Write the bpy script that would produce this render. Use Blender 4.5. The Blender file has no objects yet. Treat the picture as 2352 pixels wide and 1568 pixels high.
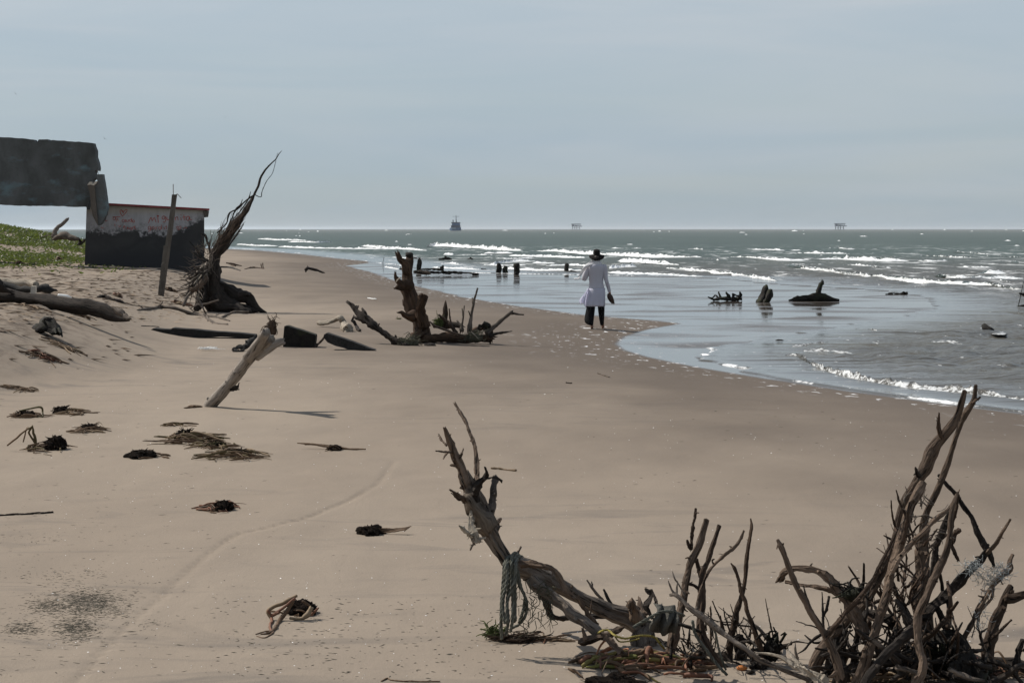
import bpy, bmesh, math, random
import numpy as np
from mathutils import Vector, Matrix

# ------------------------------------------------------------------ camera, world, sun, exposure
S = bpy.context.scene
COL = S.collection
CAM_Z = 2.25
FOC = 4573.0                       # focal length for a picture 2352 wide
W0, H0, HOR = 2352.0, 1568.0, 526.0
PITCH = math.atan((H0 / 2 - HOR) / FOC)

cam_d = bpy.data.cameras.new('camera')
cam = bpy.data.objects.new('camera', cam_d)
COL.objects.link(cam)
cam_d.sensor_width = 36.0
cam_d.lens = 36.0 * FOC / W0
cam_d.clip_start = 0.1
cam_d.clip_end = 60000
cam.location = (0, 0, CAM_Z)
cam.rotation_euler = (math.pi / 2 - PITCH, 0, 0)
S.camera = cam

SUN_EL = math.radians(46)
SUN_AZ = math.radians(-62)         # measured from +Y towards +X: to the left and ahead
sun_dir = Vector((math.sin(SUN_AZ) * math.cos(SUN_EL), math.cos(SUN_AZ) * math.cos(SUN_EL), math.sin(SUN_EL)))

world = bpy.data.worlds.new('World')
S.world = world
world.use_nodes = True
wn, wl = world.node_tree.nodes, world.node_tree.links
wn.clear()
w_out = wn.new('ShaderNodeOutputWorld')
w_bg = wn.new('ShaderNodeBackground')
w_bg.inputs['Strength'].default_value = 0.085
sky = wn.new('ShaderNodeTexSky')
sky.sky_type = 'NISHITA'
sky.sun_disc = False
sky.sun_elevation = SUN_EL
sky.sun_rotation = SUN_AZ
sky.altitude = 0
sky.air_density = 1.0
sky.dust_density = 0.6
sky.ozone_density = 2.0
w_co = wn.new('ShaderNodeTexCoord')
w_map = wn.new('ShaderNodeMapping')
w_map.inputs['Scale'].default_value = (2.2, 2.2, 26.0)
w_map.inputs['Rotation'].default_value = (0, math.radians(2.5), 0)
w_noise = wn.new('ShaderNodeTexNoise')
w_noise.inputs['Scale'].default_value = 1.35
w_noise.inputs['Detail'].default_value = 5
w_noise.inputs['Roughness'].default_value = 0.5
w_noise.inputs['Distortion'].default_value = 0.7
w_ramp = wn.new('ShaderNodeMapRange')
w_ramp.inputs['From Min'].default_value = 0.34
w_ramp.inputs['From Max'].default_value = 0.72
w_ramp.inputs['To Min'].default_value = 0.80
w_ramp.inputs['To Max'].default_value = 1.0
w_mix = wn.new('ShaderNodeMix'); w_mix.data_type = 'RGBA'
# a thin veil of cloud: dense and grey blue towards the sea horizon, thinner and whiter higher up
w_sep = wn.new('ShaderNodeSeparateXYZ'); wl.new(w_co.outputs['Generated'], w_sep.inputs[0])
w_veil = wn.new('ShaderNodeValToRGB')
w_veil.color_ramp.elements[0].position = 0.0; w_veil.color_ramp.elements[0].color = (4.05 / 8, 5.0 / 8, 5.85 / 8, 1)
w_veil.color_ramp.elements[1].position = 0.13; w_veil.color_ramp.elements[1].color = (5.75 / 8, 6.45 / 8, 7.15 / 8, 1)
wl.new(w_sep.outputs[2], w_veil.inputs[0])
w_sc = wn.new('ShaderNodeMix'); w_sc.data_type = 'RGBA'; w_sc.blend_type = 'MULTIPLY'; w_sc.inputs[0].default_value = 1.0
wl.new(w_veil.outputs[0], w_sc.inputs[6])
w_n2 = wn.new('ShaderNodeTexNoise'); w_n2.inputs['Scale'].default_value = 2.1; w_n2.inputs['Detail'].default_value = 6; w_n2.inputs['Distortion'].default_value = 1.2
w_map2 = wn.new('ShaderNodeMapping'); w_map2.inputs['Scale'].default_value = (1.6, 1.6, 17.0); w_map2.inputs['Rotation'].default_value = (0, math.radians(-3), 0); w_map2.inputs['Location'].default_value = (3.1, 0, .4)
wl.new(w_co.outputs['Generated'], w_map2.inputs['Vector']); wl.new(w_map2.outputs['Vector'], w_n2.inputs['Vector'])
w_tint = wn.new('ShaderNodeValToRGB')
w_tint.color_ramp.elements[0].position = .32; w_tint.color_ramp.elements[0].color = (.865, .925, .955, 1)
w_tint.color_ramp.elements[1].position = .70; w_tint.color_ramp.elements[1].color = (1.03, 1.015, 1.0, 1)
wl.new(w_n2.outputs['Fac'], w_tint.inputs[0])
w_sc8 = wn.new('ShaderNodeMix'); w_sc8.data_type = 'RGBA'; w_sc8.blend_type = 'MULTIPLY'; w_sc8.inputs[0].default_value = 1.0
w_sc8.inputs[7].default_value = (8.95, 8.7, 8.55, 1); wl.new(w_tint.outputs[0], w_sc8.inputs[6]); wl.new(w_sc8.outputs[2], w_sc.inputs[7])
wl.new(w_sc.outputs[2], w_mix.inputs[7])
w_thin = wn.new('ShaderNodeMapRange')
w_thin.inputs['From Min'].default_value = 0.1; w_thin.inputs['From Max'].default_value = 1.0
w_thin.inputs['To Min'].default_value = 0.94; w_thin.inputs['To Max'].default_value = 0.3
wl.new(w_sep.outputs[2], w_thin.inputs['Value'])
w_mul = wn.new('ShaderNodeMath'); w_mul.operation = 'MULTIPLY'
wl.new(w_thin.outputs[0], w_mul.inputs[0])
wl.new(w_co.outputs['Generated'], w_map.inputs['Vector'])
wl.new(w_map.outputs['Vector'], w_noise.inputs['Vector'])
wl.new(w_noise.outputs['Fac'], w_ramp.inputs['Value'])
wl.new(w_ramp.outputs['Result'], w_mul.inputs[1])
wl.new(w_mul.outputs[0], w_mix.inputs[0])
wl.new(sky.outputs['Color'], w_mix.inputs[6])
wl.new(w_mix.outputs[2], w_bg.inputs['Color'])
wl.new(w_bg.outputs['Background'], w_out.inputs['Surface'])

sun_d = bpy.data.lights.new('sun', 'SUN')
sun_d.energy = 5.0
sun_d.angle = math.radians(0.6)
sun_d.color = (1.0, 0.95, 0.87)
sun = bpy.data.objects.new('sun', sun_d)
COL.objects.link(sun)
sun.rotation_euler = sun_dir.to_track_quat('Z', 'Y').to_euler()
sun.location = (-30, 20, 40)

S.view_settings.view_transform = 'Standard'
S.view_settings.look = 'None'
S.view_settings.exposure = 0.0
S.view_settings.gamma = 1.0
S.view_settings.use_curve_mapping = False

RNG = random.Random(7)
NPR = np.random.RandomState(11)

# ------------------------------------------------------------------ numpy noise
_perm = np.random.RandomState(5).rand(256, 256)
def vnoise(x, y):
    xi = np.floor(x).astype(int); yi = np.floor(y).astype(int)
    fx = x - xi; fy = y - yi
    fx = fx * fx * (3 - 2 * fx); fy = fy * fy * (3 - 2 * fy)
    a = _perm[xi & 255, yi & 255]; b = _perm[(xi + 1) & 255, yi & 255]
    c = _perm[xi & 255, (yi + 1) & 255]; d = _perm[(xi + 1) & 255, (yi + 1) & 255]
    return (a * (1 - fx) + b * fx) * (1 - fy) + (c * (1 - fx) + d * fx) * fy
def fbm(x, y, o=4):
    s = 0; a = .5; f = 1.0; t = 0
    for i in range(o):
        s = s + a * vnoise(x * f + 17.3 * i, y * f + 9.1 * i); t += a; a *= .5; f *= 2.03
    return s / t
def sstep(a, b, x):
    t = np.clip((x - a) / (b - a), 0, 1)
    return t * t * (3 - 2 * t)

# ------------------------------------------------------------------ the lie of the land (metres, camera at x=y=0 looking along +Y)
_XS = np.array([[-20, 17], [5, 13], [10, 10.6], [15, 9.0], [20, 7.5], [24, 6.25], [27.5, 4.65], [30, 3.75], [32.5, 2.95], [35, 2.35], [37, 2.05],
                [39, 2.0], [42, 2.35], [45, 3.1], [47.5, 4.0], [49, 3.4], [52, 1.9], [57.5, .3], [66, -1.7], [76, -3.4], [90, -5.6], [104, -7.4], [122, -10.2],
                [133, -9.6], [140, -10.2], [150, -13], [174, -18], [210, -27], [300, -63], [470, -125], [1000, -330], [4000, -2000]])
_XC = np.array([[-20, 17.1], [5, 13.1], [10, 10.7], [15, 9.1], [20, 7.6], [24, 6.35], [27.5, 4.75], [30, 3.86], [31.3, 3.55], [33, 3.45], [35.5, 3.15],
                [37.5, 3.75], [39, 4.3], [40.3, 4.8], [41.7, 5.6], [45.1, 7.0], [51, 10], [57.2, 12.1], [63, 13.2], [68, 13.7], [72.5, 13.6], [82, 10.6], [92, 9.2],
                [98, 4], [101, -.6], [106, -4.2], [130, -8.2], [147, -12], [184, -19.5], [224, -29.5], [300, -60], [470, -120], [1000, -320], [4000, -1950]])
_XB = np.array([[-20, -14], [10, -11], [20, -8.6], [24, -7.1], [27, -6.45], [29.5, -6.1], [34, -6.7], [40, -7.5], [46, -8.5], [52, -9.2], [60, -9.9], [70, -10.4],
                [80, -12], [90, -15], [105, -19.5], [130, -28], [170, -45], [300, -110], [1000, -450], [4000, -2300]])
def xs_of(y): return np.interp(y, _XS[:, 0], _XS[:, 1])
def xc_of(y): return np.interp(y, _XC[:, 0], _XC[:, 1])
def xb_of(y): return np.interp(y, _XB[:, 0], _XB[:, 1])
def ground(x, y):
    x = np.asarray(x, float); y = np.asarray(y, float)
    d = xs_of(y) - x
    z = np.where(d > 0, 0.30 * (1 - np.exp(-np.maximum(d, 0) / 5.5)), 0.0)
    z = z - 0.03 * np.maximum(x - xc_of(y), 0)
    z = np.maximum(z, -3.0)
    wb = 1.5 + 0.02 * y
    b = (xb_of(y) - x) / wb
    ridge = 0.62 * sstep(-.6, .75, b)
    ridge = ridge + 0.13 * np.exp(-((b - .9) / .5) ** 2) * sstep(20, 24, y) * (1 - sstep(34, 40, y))
    z = z + ridge
    inl = np.maximum(xb_of(y) - x - 3, 0)
    z = z + 1.15 * (1 - np.exp(-inl / 14.0)) * sstep(38, 90, y)
    z = z + 1.15 * np.exp(-((x + 26.5) / 7.0) ** 2 - ((y - 97) / 15.0) ** 2)
    z = z + (fbm(x * .16 + 3, y * .10 + 8, 3) - .5) * 0.10 * sstep(.5, 5, d)
    z = z + (fbm(x * .9, y * .45, 3) - .5) * 0.10 * sstep(.2, 1.0, b)
    z = z + (fbm(x * 2.6, y * 1.6, 2) - .5) * 0.018 * sstep(1, 5, d)
    return z
def gz(x, y): return float(ground(np.array([x]), np.array([y]))[0])

CP, SP = math.cos(PITCH), math.sin(PITCH)
def ray(px, py):
    v = (px - W0 / 2) / FOC; w = (H0 / 2 - py) / FOC
    return np.array([v, CP + w * SP, -SP + w * CP])
def at(px, py):
    """where the line of sight through a picture point meets the ground"""
    d = ray(px, py); d = d / d[1]
    ys = np.concatenate([np.arange(4, 60, .02), np.arange(60, 400, .1)])
    xx = d[0] * ys; zz = CAM_Z + d[2] * ys
    g = np.maximum(ground(xx, ys), 0)
    hit = np.nonzero(zz <= g)[0]
    i = hit[0] if len(hit) else len(ys) - 1
    return Vector((xx[i], ys[i], g[i]))
def on(px, py, y):
    d = ray(px, py); d = d / d[1]
    return Vector((d[0] * y, y, CAM_Z + d[2] * y))

# ------------------------------------------------------------------ object helpers
def tag(o, label=None, cat=None, group=None, kind=None):
    if label: o['label'] = label
    if cat: o['category'] = cat
    if group: o['group'] = group
    if kind: o['kind'] = kind
    elif cat: o['kind'] = 'thing'
    return o
def thing(name, label, cat, loc, group=None):
    o = bpy.data.objects.new(name, None)
    o.empty_display_size = .2
    COL.objects.link(o)
    o.location = loc
    return tag(o, label, cat, group)
class MB:
    """collects shapes in world metres; build() links them as one mesh"""
    def __init__(self): self.v = []; self.f = []; self.g = []; self.n = 0; self.sharp = False
    def add(self, v, f, g=None):
        v = np.asarray(v, float).reshape(-1, 3)
        g = v.copy() if g is None else np.asarray(g, float).reshape(-1, 3)
        self.v.append(v); self.g.append(g)
        n = self.n
        self.f.extend([tuple(i + n for i in q) for q in f])
        self.n += len(v)
    def build(self, name, mat, parent=None, smooth=True, origin=None):
        v = np.concatenate(self.v); g = np.concatenate(self.g)
        if parent is not None: origin = tuple(parent.matrix_world.translation) if parent.parent else tuple(parent.location)
        if origin is None:
            origin = ((v[:, 0].min() + v[:, 0].max()) / 2, (v[:, 1].min() + v[:, 1].max()) / 2, v[:, 2].min())
        org = np.array(origin)
        me = bpy.data.meshes.new(name)
        me.from_pydata((v - org).tolist(), [], self.f)
        a = me.attributes.new('grain', 'FLOAT_VECTOR', 'POINT')
        a.data.foreach_set('vector', g.astype(np.float32).ravel())
        if smooth: me.polygons.foreach_set('use_smooth', [True] * len(me.polygons))
        me.materials.append(mat)
        me.update()
        o = bpy.data.objects.new(name, me)
        COL.objects.link(o)
        if parent is not None: o.parent = parent
        else: o.location = origin
        return o
def child(name, mb, mat, parent, smooth=True):
    """a part under a thing (or a sub-part under a part); parts sit at their thing's origin"""
    root = parent
    while root.parent: root = root.parent
    v = mb
    o = mb.build(name, mat, None, smooth, origin=tuple(root.location))
    o.location = (0, 0, 0)
    o.parent = parent
    return o

def catmull(P, R, n):
    P = np.asarray(P, float); R = np.asarray(R, float)
    if len(P) == 2:
        t = np.linspace(0, 1, n)[:, None]
        return P[0] * (1 - t) + P[1] * t, R[0] * (1 - t[:, 0]) + R[1] * t[:, 0]
    Q = np.vstack([2 * P[0] - P[1], P, 2 * P[-1] - P[-2]])
    seg = np.linalg.norm(np.diff(P, axis=0), axis=1); cum = np.concatenate([[0], np.cumsum(seg)])
    s = np.linspace(0, cum[-1], n)
    k = np.clip(np.searchsorted(cum, s, side='right') - 1, 0, len(P) - 2)
    t = ((s - cum[k]) / np.maximum(seg[k], 1e-9))[:, None]
    p0, p1, p2, p3 = Q[k], Q[k + 1], Q[k + 2], Q[k + 3]
    pos = .5 * ((2 * p1) + (-p0 + p2) * t + (2 * p0 - 5 * p1 + 4 * p2 - p3) * t ** 2 + (-p0 + 3 * p1 - 3 * p2 + p3) * t ** 3)
    t = t[:, 0]; tt = t * t * (3 - 2 * t)
    return pos, R[k] * (1 - tt) + R[k + 1] * tt

def tube(mb, P, R, seg=8, rough=.10, jag=(0.0, 0.8), wander=.25, rng=None, step=.85, spurs=0, spur_len=3.0, flat=1.0):
    """a limb of wood along P with radii R: fluted, knotted, its ends broken (jag = start, end)"""
    rng = rng or NPR
    P = np.asarray(P, float); R = np.asarray(R, float)
    L = np.linalg.norm(np.diff(P, axis=0), axis=1).sum()
    n = int(np.clip(L / max(R.mean() * step, 1e-4), max(5, 2 * len(P)), 96))
    C, r = catmull(P, R, n)
    if wander and n > 4:
        ph = rng.rand(3, 2) * 6.28
        s = np.linspace(0, 1, n)
        env = np.sin(np.pi * s)
        for ax in range(3):
            kn = np.interp(s, np.linspace(0, 1, max(4, n // 5)), rng.rand(max(4, n // 5)) - .5)
            C[:, ax] += env * wander * 3.2 * r * kn
            C[:, ax] += env * wander * .45 * r.mean() * (np.sin(s * 9 + ph[ax, 0]) + .6 * np.sin(s * 23 + ph[ax, 1]))
    T = np.gradient(C, axis=0); T /= np.maximum(np.linalg.norm(T, axis=1)[:, None], 1e-9)
    u = np.cross(T[0], [0.3, 1, .2]); u /= np.linalg.norm(u)
    U = np.zeros_like(C)
    for i in range(n):
        u = u - T[i] * np.dot(u, T[i]); u /= max(np.linalg.norm(u), 1e-9); U[i] = u
    V = np.cross(T, U)
    th = np.linspace(0, 2 * np.pi, seg, endpoint=False)
    s = np.linspace(0, L, n)
    k = rng.rand(8) * 6.28
    rm = max(r.mean(), 1e-4)
    tw = rng.uniform(-.6, .6) / max(rm * 8, 1e-3)
    A = th[None, :] + s[:, None] * tw
    rough = rough * 1.25
    mod = 1 + rough * (.7 * np.cos(2 * A + k[0] + s[:, None] / rm * .21) + .5 * np.cos(3 * A + k[1] - s[:, None] / rm * .13) + .45 * np.cos(5 * A + k[2]))
    mod = mod - rough * 1.3 * (1 - np.abs(np.sin(1.5 * A + k[6]))) ** 3 - rough * .8 * (1 - np.abs(np.sin(2.5 * A + k[7] + np.sin(s / rm * .3)[:, None]))) ** 4
    mod = mod + rough * .9 * (np.sin(s / rm * .9 + k[3]) * np.sin(s / rm * .37 + k[4]))[:, None] + rough * 1.5 * (rng.rand(n, seg) - .5)
    rr = r[:, None] * mod
    ring = C[:, None, :] + (np.cos(th)[None, :, None] * U[:, None, :] + flat * np.sin(th)[None, :, None] * V[:, None, :]) * rr[:, :, None]
    for end, j in ((0, jag[0]), (-1, jag[1])):
        if j > 0:
            ring[end] += (T[end] * (1 if end == -1 else -1))[None, :] * (rng.rand(seg) - .35)[:, None] * r[end] * 2 * j
    G = np.stack([np.broadcast_to(np.cos(th)[None, :], (n, seg)) * rm + k[5] * 3, np.broadcast_to(np.sin(th)[None, :], (n, seg)) * rm + k[6] * 3,
                  np.broadcast_to(s[:, None], (n, seg)) * .12], axis=-1)
    v = ring.reshape(-1, 3); g = G.reshape(-1, 3)
    f = []
    for i in range(n - 1):
        for j in range(seg):
            a = i * seg + j; b = i * seg + (j + 1) % seg
            f.append((a, b, b + seg, a + seg))
    c0 = C[0] - T[0] * r[0] * (.2 if jag[0] else .5); c1 = C[-1] + T[-1] * r[-1] * (.1 if jag[1] else .6)
    v = np.vstack([v, c0, c1]); g = np.vstack([g, g[0], g[-1]])
    b0 = n * seg
    for j in range(seg):
        f.append(((j + 1) % seg, j, b0))
        f.append(((n - 1) * seg + j, (n - 1) * seg + (j + 1) % seg, b0 + 1))
    mb.add(v, f, g)
    if jag[1] >= .8 and seg >= 8 and r[-1] > .004:
        for q in range(3):
            a = rng.rand() * 6.28; rad = (U[-1] * math.cos(a) + V[-1] * math.sin(a)) * r[-1] * .6
            ln = r[-1] * rng.uniform(.7, 2.6)
            p0 = C[-1] + rad - T[-1] * r[-1] * .5
            tube(mb, [p0, p0 + T[-1] * (ln * .6 + r[-1] * .4) + rad * .1, p0 + T[-1] * (ln + r[-1] * .5) + rad * .25], [r[-1] * .42, r[-1] * .28, r[-1] * .06], seg=4, rough=.1, jag=(0, 0), wander=.1, rng=rng, step=2)
    for q in range(spurs):
        i = rng.randint(max(1, n // 8), max(2, n - 1))
        a = rng.rand() * 6.28
        rad = U[i] * math.cos(a) + V[i] * math.sin(a)
        ln = r[i] * spur_len * (.4 + rng.rand())
        rs = r[i] * (.16 + .2 * rng.rand())
        p0 = C[i] + rad * r[i] * .6
        p1 = p0 + (rad + T[i] * rng.uniform(-.3, .8)) * ln * .7
        p2 = p1 + (rad * .5 + T[i] * rng.uniform(-.2, .7) + rng.normal(size=3) * .2) * ln * .5
        tube(mb, [p0, p1, p2], [rs * 1.6, rs, rs * .5], seg=5, rough=.1, jag=(0, .6), wander=.1, rng=rng, step=2)
    return C, r

def blob(mb, c, rx, ry, rz, amp=.25, freq=2.0, sub=3, rng=None, flatten=None, seed=0):
    bm = bmesh.new(); bmesh.ops.create_icosphere(bm, subdivisions=sub, radius=1)
    v = np.array([x.co[:] for x in bm.verts]); f = [[q.index for q in p.verts] for p in bm.faces]; bm.free()
    n = fbm(v[:, 0] * freq + seed * 3.1 + 20 + v[:, 2] * 1.7, v[:, 1] * freq + seed * 1.7 + 20 - v[:, 2] * 1.3, 4) - .5
    v = v * (1 + 2 * amp * n)[:, None]
    v = v * np.array([rx, ry, rz]) + np.array(c)
    if flatten is not None: v[:, 2] = np.maximum(v[:, 2], flatten)
    mb.add(v, f)

def prism(mb, poly, y0, y1):
    """a closed outline [(x,z)...] given thickness between depths y0 and y1"""
    n = len(poly)
    v = [(x, y0, z) for x, z in poly] + [(x, y1, z) for x, z in poly]
    a = sum(poly[i][0] * poly[(i + 1) % n][1] - poly[(i + 1) % n][0] * poly[i][1] for i in range(n))
    idx = list(range(n))
    if a < 0: idx = idx[::-1]
    f = [tuple(idx), tuple(i + n for i in idx[::-1])]
    for i in range(n):
        p, q = idx[i], idx[(i + 1) % n]
        f.append((q, p, p + n, q + n))
    mb.add(v, f)

def box(mb, c, sx, sy, sz, rot=None):
    v = np.array([[x, y, z] for x in (-.5, .5) for y in (-.5, .5) for z in (-.5, .5)]) * np.array([sx, sy, sz])
    if rot is not None: v = v @ np.array(rot.to_3x3()).T
    mb.add(v + np.array(c), [(0, 1, 3, 2), (4, 6, 7, 5), (0, 4, 5, 1), (2, 3, 7, 6), (0, 2, 6, 4), (1, 5, 7, 3)])

# ------------------------------------------------------------------ materials
class NT:
    def __init__(self, name):
        self.m = bpy.data.materials.new(name); self.m.use_nodes = True
        self.t = self.m.node_tree; self.n = self.t.nodes; self.l = self.t.links
        self.n.clear()
        self.out = self.n.new('ShaderNodeOutputMaterial')
        self.b = self.n.new('ShaderNodeBsdfPrincipled')
        self.l.new(self.b.outputs[0], self.out.inputs['Surface'])
    def node(self, t, **kw):
        x = self.n.new(t)
        for k, v in kw.items():
            if hasattr(x, k) and k not in x.inputs: setattr(x, k, v)
            else: x.inputs[k].default_value = v
        return x
    def link(self, a, b): self.l.new(a, b)
    def attr(self, name): return self.node('ShaderNodeAttribute', attribute_name=name)
    def mapping(self, src, scale, loc=(0, 0, 0), rot=(0, 0, 0)):
        m = self.node('ShaderNodeMapping'); m.inputs['Scale'].default_value = scale; m.inputs['Location'].default_value = loc; m.inputs['Rotation'].default_value = rot
        self.link(src, m.inputs['Vector']); return m.outputs['Vector']
    def noise(self, vec, scale, detail=4, rough=.55, dist=0.0):
        x = self.node('ShaderNodeTexNoise'); x.inputs['Scale'].default_value = scale; x.inputs['Detail'].default_value = detail
        x.inputs['Roughness'].default_value = rough; x.inputs['Distortion'].default_value = dist
        if vec is not None: self.link(vec, x.inputs['Vector'])
        return x.outputs['Fac']
    def rng(self, v, a, b, c=0.0, d=1.0, smooth=False):
        x = self.node('ShaderNodeMapRange'); x.inputs['From Min'].default_value = a; x.inputs['From Max'].default_value = b
        x.inputs['To Min'].default_value = c; x.inputs['To Max'].default_value = d
        if smooth: x.interpolation_type = 'SMOOTHSTEP'
        self.link(v, x.inputs['Value']); return x.outputs['Result']
    def mix(self, f, a, b, blend='MIX'):
        x = self.node('ShaderNodeMix'); x.data_type = 'RGBA'; x.blend_type = blend
        for i, v in ((0, f), (6, a), (7, b)):
            s = x.inputs[i]
            if hasattr(v, 'links'): self.link(v, s)
            elif isinstance(v, (int, float)): s.default_value = v if i == 0 else (v, v, v, 1)
            else: s.default_value = tuple(v) + (1,) if len(v) == 3 else v
        return x.outputs[2]
    def math(self, op, a, b=None, clamp=False):
        x = self.node('ShaderNodeMath'); x.operation = op; x.use_clamp = clamp
        for i, v in enumerate((a, b)):
            if v is None: continue
            if hasattr(v, 'links'): self.link(v, x.inputs[i])
            else: x.inputs[i].default_value = v
        return x.outputs[0]
    def bump(self, h, strength=.5, dist=.01, normal=None):
        x = self.node('ShaderNodeBump'); x.inputs['Strength'].default_value = strength; x.inputs['Distance'].default_value = dist
        self.link(h, x.inputs['Height'])
        if normal is not None: self.link(normal, x.inputs['Normal'])
        return x.outputs['Normal']
    def set(self, **kw):
        for k, v in kw.items():
            k = k.replace('_', ' ')
            if hasattr(v, 'links'): self.link(v, self.b.inputs[k])
            else: self.b.inputs[k].default_value = tuple(v) + (1,) if isinstance(v, (tuple, list)) and len(v) == 3 and k != 'Normal' else v

def wood(name, light, dark, rough=.85, grain=64.0, stain=.5, moss=None, bump=1.0, spec=.15):
    t = NT(name)
    g = t.attr('grain').outputs['Vector']
    n1 = t.noise(g, grain, 6, .65, .6)
    n2 = t.noise(g, grain * .16, 4, .55)
    n3 = t.noise(g, grain * 3.2, 3, .6)
    oi = t.node('ShaderNodeObjectInfo').outputs['Random']
    f = t.math('MULTIPLY', t.rng(n1, .36, .60), t.rng(n2, .34, .56), True)
    f = t.math('ADD', t.math('MULTIPLY', f, .75), t.math('MULTIPLY', t.rng(n3, .35, .65), .3), True)
    f = t.math('MULTIPLY', f, t.rng(oi, 0, 1, .65, 1.15), True)
    c = t.mix(f, dark, light)
    crack = t.rng(n1, .37, .42)
    c = t.mix(crack, tuple(x * .3 for x in dark), c)
    if moss:
        geo = t.node('ShaderNodeNewGeometry')
        m = t.rng(t.noise(geo.outputs['Position'], 5.0, 4), .52, .64)
        c = t.mix(t.math('MULTIPLY', m, .8), c, moss)
    h = t.math('ADD', t.math('MULTIPLY', n1, .8), t.math('MULTIPLY', n3, .35))
    t.set(Base_Color=c, Roughness=rough, Normal=t.bump(h, bump, .022))
    t.b.inputs['Specular IOR Level'].default_value = spec
    return t.m
def plain(name, col, rough=.8, var=.35, scale=8.0, bump=.3, spec=.3, dist=.01):
    t = NT(name)
    co = t.node('ShaderNodeTexCoord').outputs['Object']
    n = t.noise(co, scale, 5, .6)
    c = t.mix(t.rng(n, .3, .7), tuple(x * (1 - var) for x in col), tuple(min(1, x * (1 + var)) for x in col))
    t.set(Base_Color=c, Roughness=rough)
    t.b.inputs['Specular IOR Level'].default_value = spec
    if bump: t.set(Normal=t.bump(t.noise(co, scale * 3, 4), bump, dist))
    return t.m

M = {}
M['wood_tan'] = wood('driftwood tan', (.225, .160, .115), (.045, .032, .024))
M['wood_grey'] = wood('driftwood grey', (.255, .210, .172), (.058, .046, .037))
M['wood_brown'] = wood('driftwood brown', (.110, .071, .048), (.025, .017, .012))
M['wood_dark'] = wood('driftwood dark', (.060, .047, .038), (.015, .012, .010))
M['wood_log'] = wood('weathered log', (.36, .315, .27), (.16, .135, .112), grain=45)
M['wood_stump'] = wood('stump wood', (.125, .078, .05), (.030, .019, .013), grain=45)
M['wood_black'] = wood('waterlogged wood', (.032, .027, .022), (.010, .009, .008), rough=.75, moss=(.03, .033, .016), spec=.15)
M['wood_pale'] = wood('bleached wood', (.50, .44, .36), (.24, .20, .155), stain=.2)
M['wood_charred'] = wood('sooty wood', (.05, .046, .042), (.016, .015, .014), rough=.75)

# ------------------------------------------------------------------ beach: one sheet of sand, wet towards the sea
def grid_mesh(name, X, Y, Z, attrs, mat, kind):
    n, m = X.shape
    me = bpy.data.meshes.new(name)
    nv = n * m
    me.vertices.add(nv)
    me.vertices.foreach_set('co', np.stack([X, Y, Z], -1).astype(np.float32).ravel())
    i = np.arange(n - 1)[:, None] * m + np.arange(m - 1)[None, :]
    q = np.stack([i, i + 1, i + 1 + m, i + m], -1).reshape(-1, 4)
    me.loops.add(q.size); me.loops.foreach_set('vertex_index', q.ravel().astype(np.int32))
    me.polygons.add(len(q)); me.polygons.foreach_set('loop_start', np.arange(0, q.size, 4, dtype=np.int32))
    me.polygons.foreach_set('loop_total', np.full(len(q), 4, np.int32))
    me.polygons.foreach_set('use_smooth', np.ones(len(q), bool))
    for k, v in attrs.items():
        a = me.attributes.new(k, 'FLOAT', 'POINT'); a.data.foreach_set('value', v.astype(np.float32).ravel())
    me.update(calc_edges=True)
    me.materials.append(mat)
    o = bpy.data.objects.new(name, me); COL.objects.link(o); o['kind'] = kind
    return o

def seg_dist(X, Y, pts):
    best = np.full(X.shape, 1e9); along = np.zeros(X.shape); acc = 0
    for (x0, y0), (x1, y1) in zip(pts[:-1], pts[1:]):
        dx, dy = x1 - x0, y1 - y0; L2 = dx * dx + dy * dy
        t = np.clip(((X - x0) * dx + (Y - y0) * dy) / L2, 0, 1)
        d = np.hypot(X - x0 - t * dx, Y - y0 - t * dy)
        m = d < best
        best = np.where(m, d, best); along = np.where(m, acc + t * math.sqrt(L2), along)
        acc += math.sqrt(L2)
    return best, along

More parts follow.
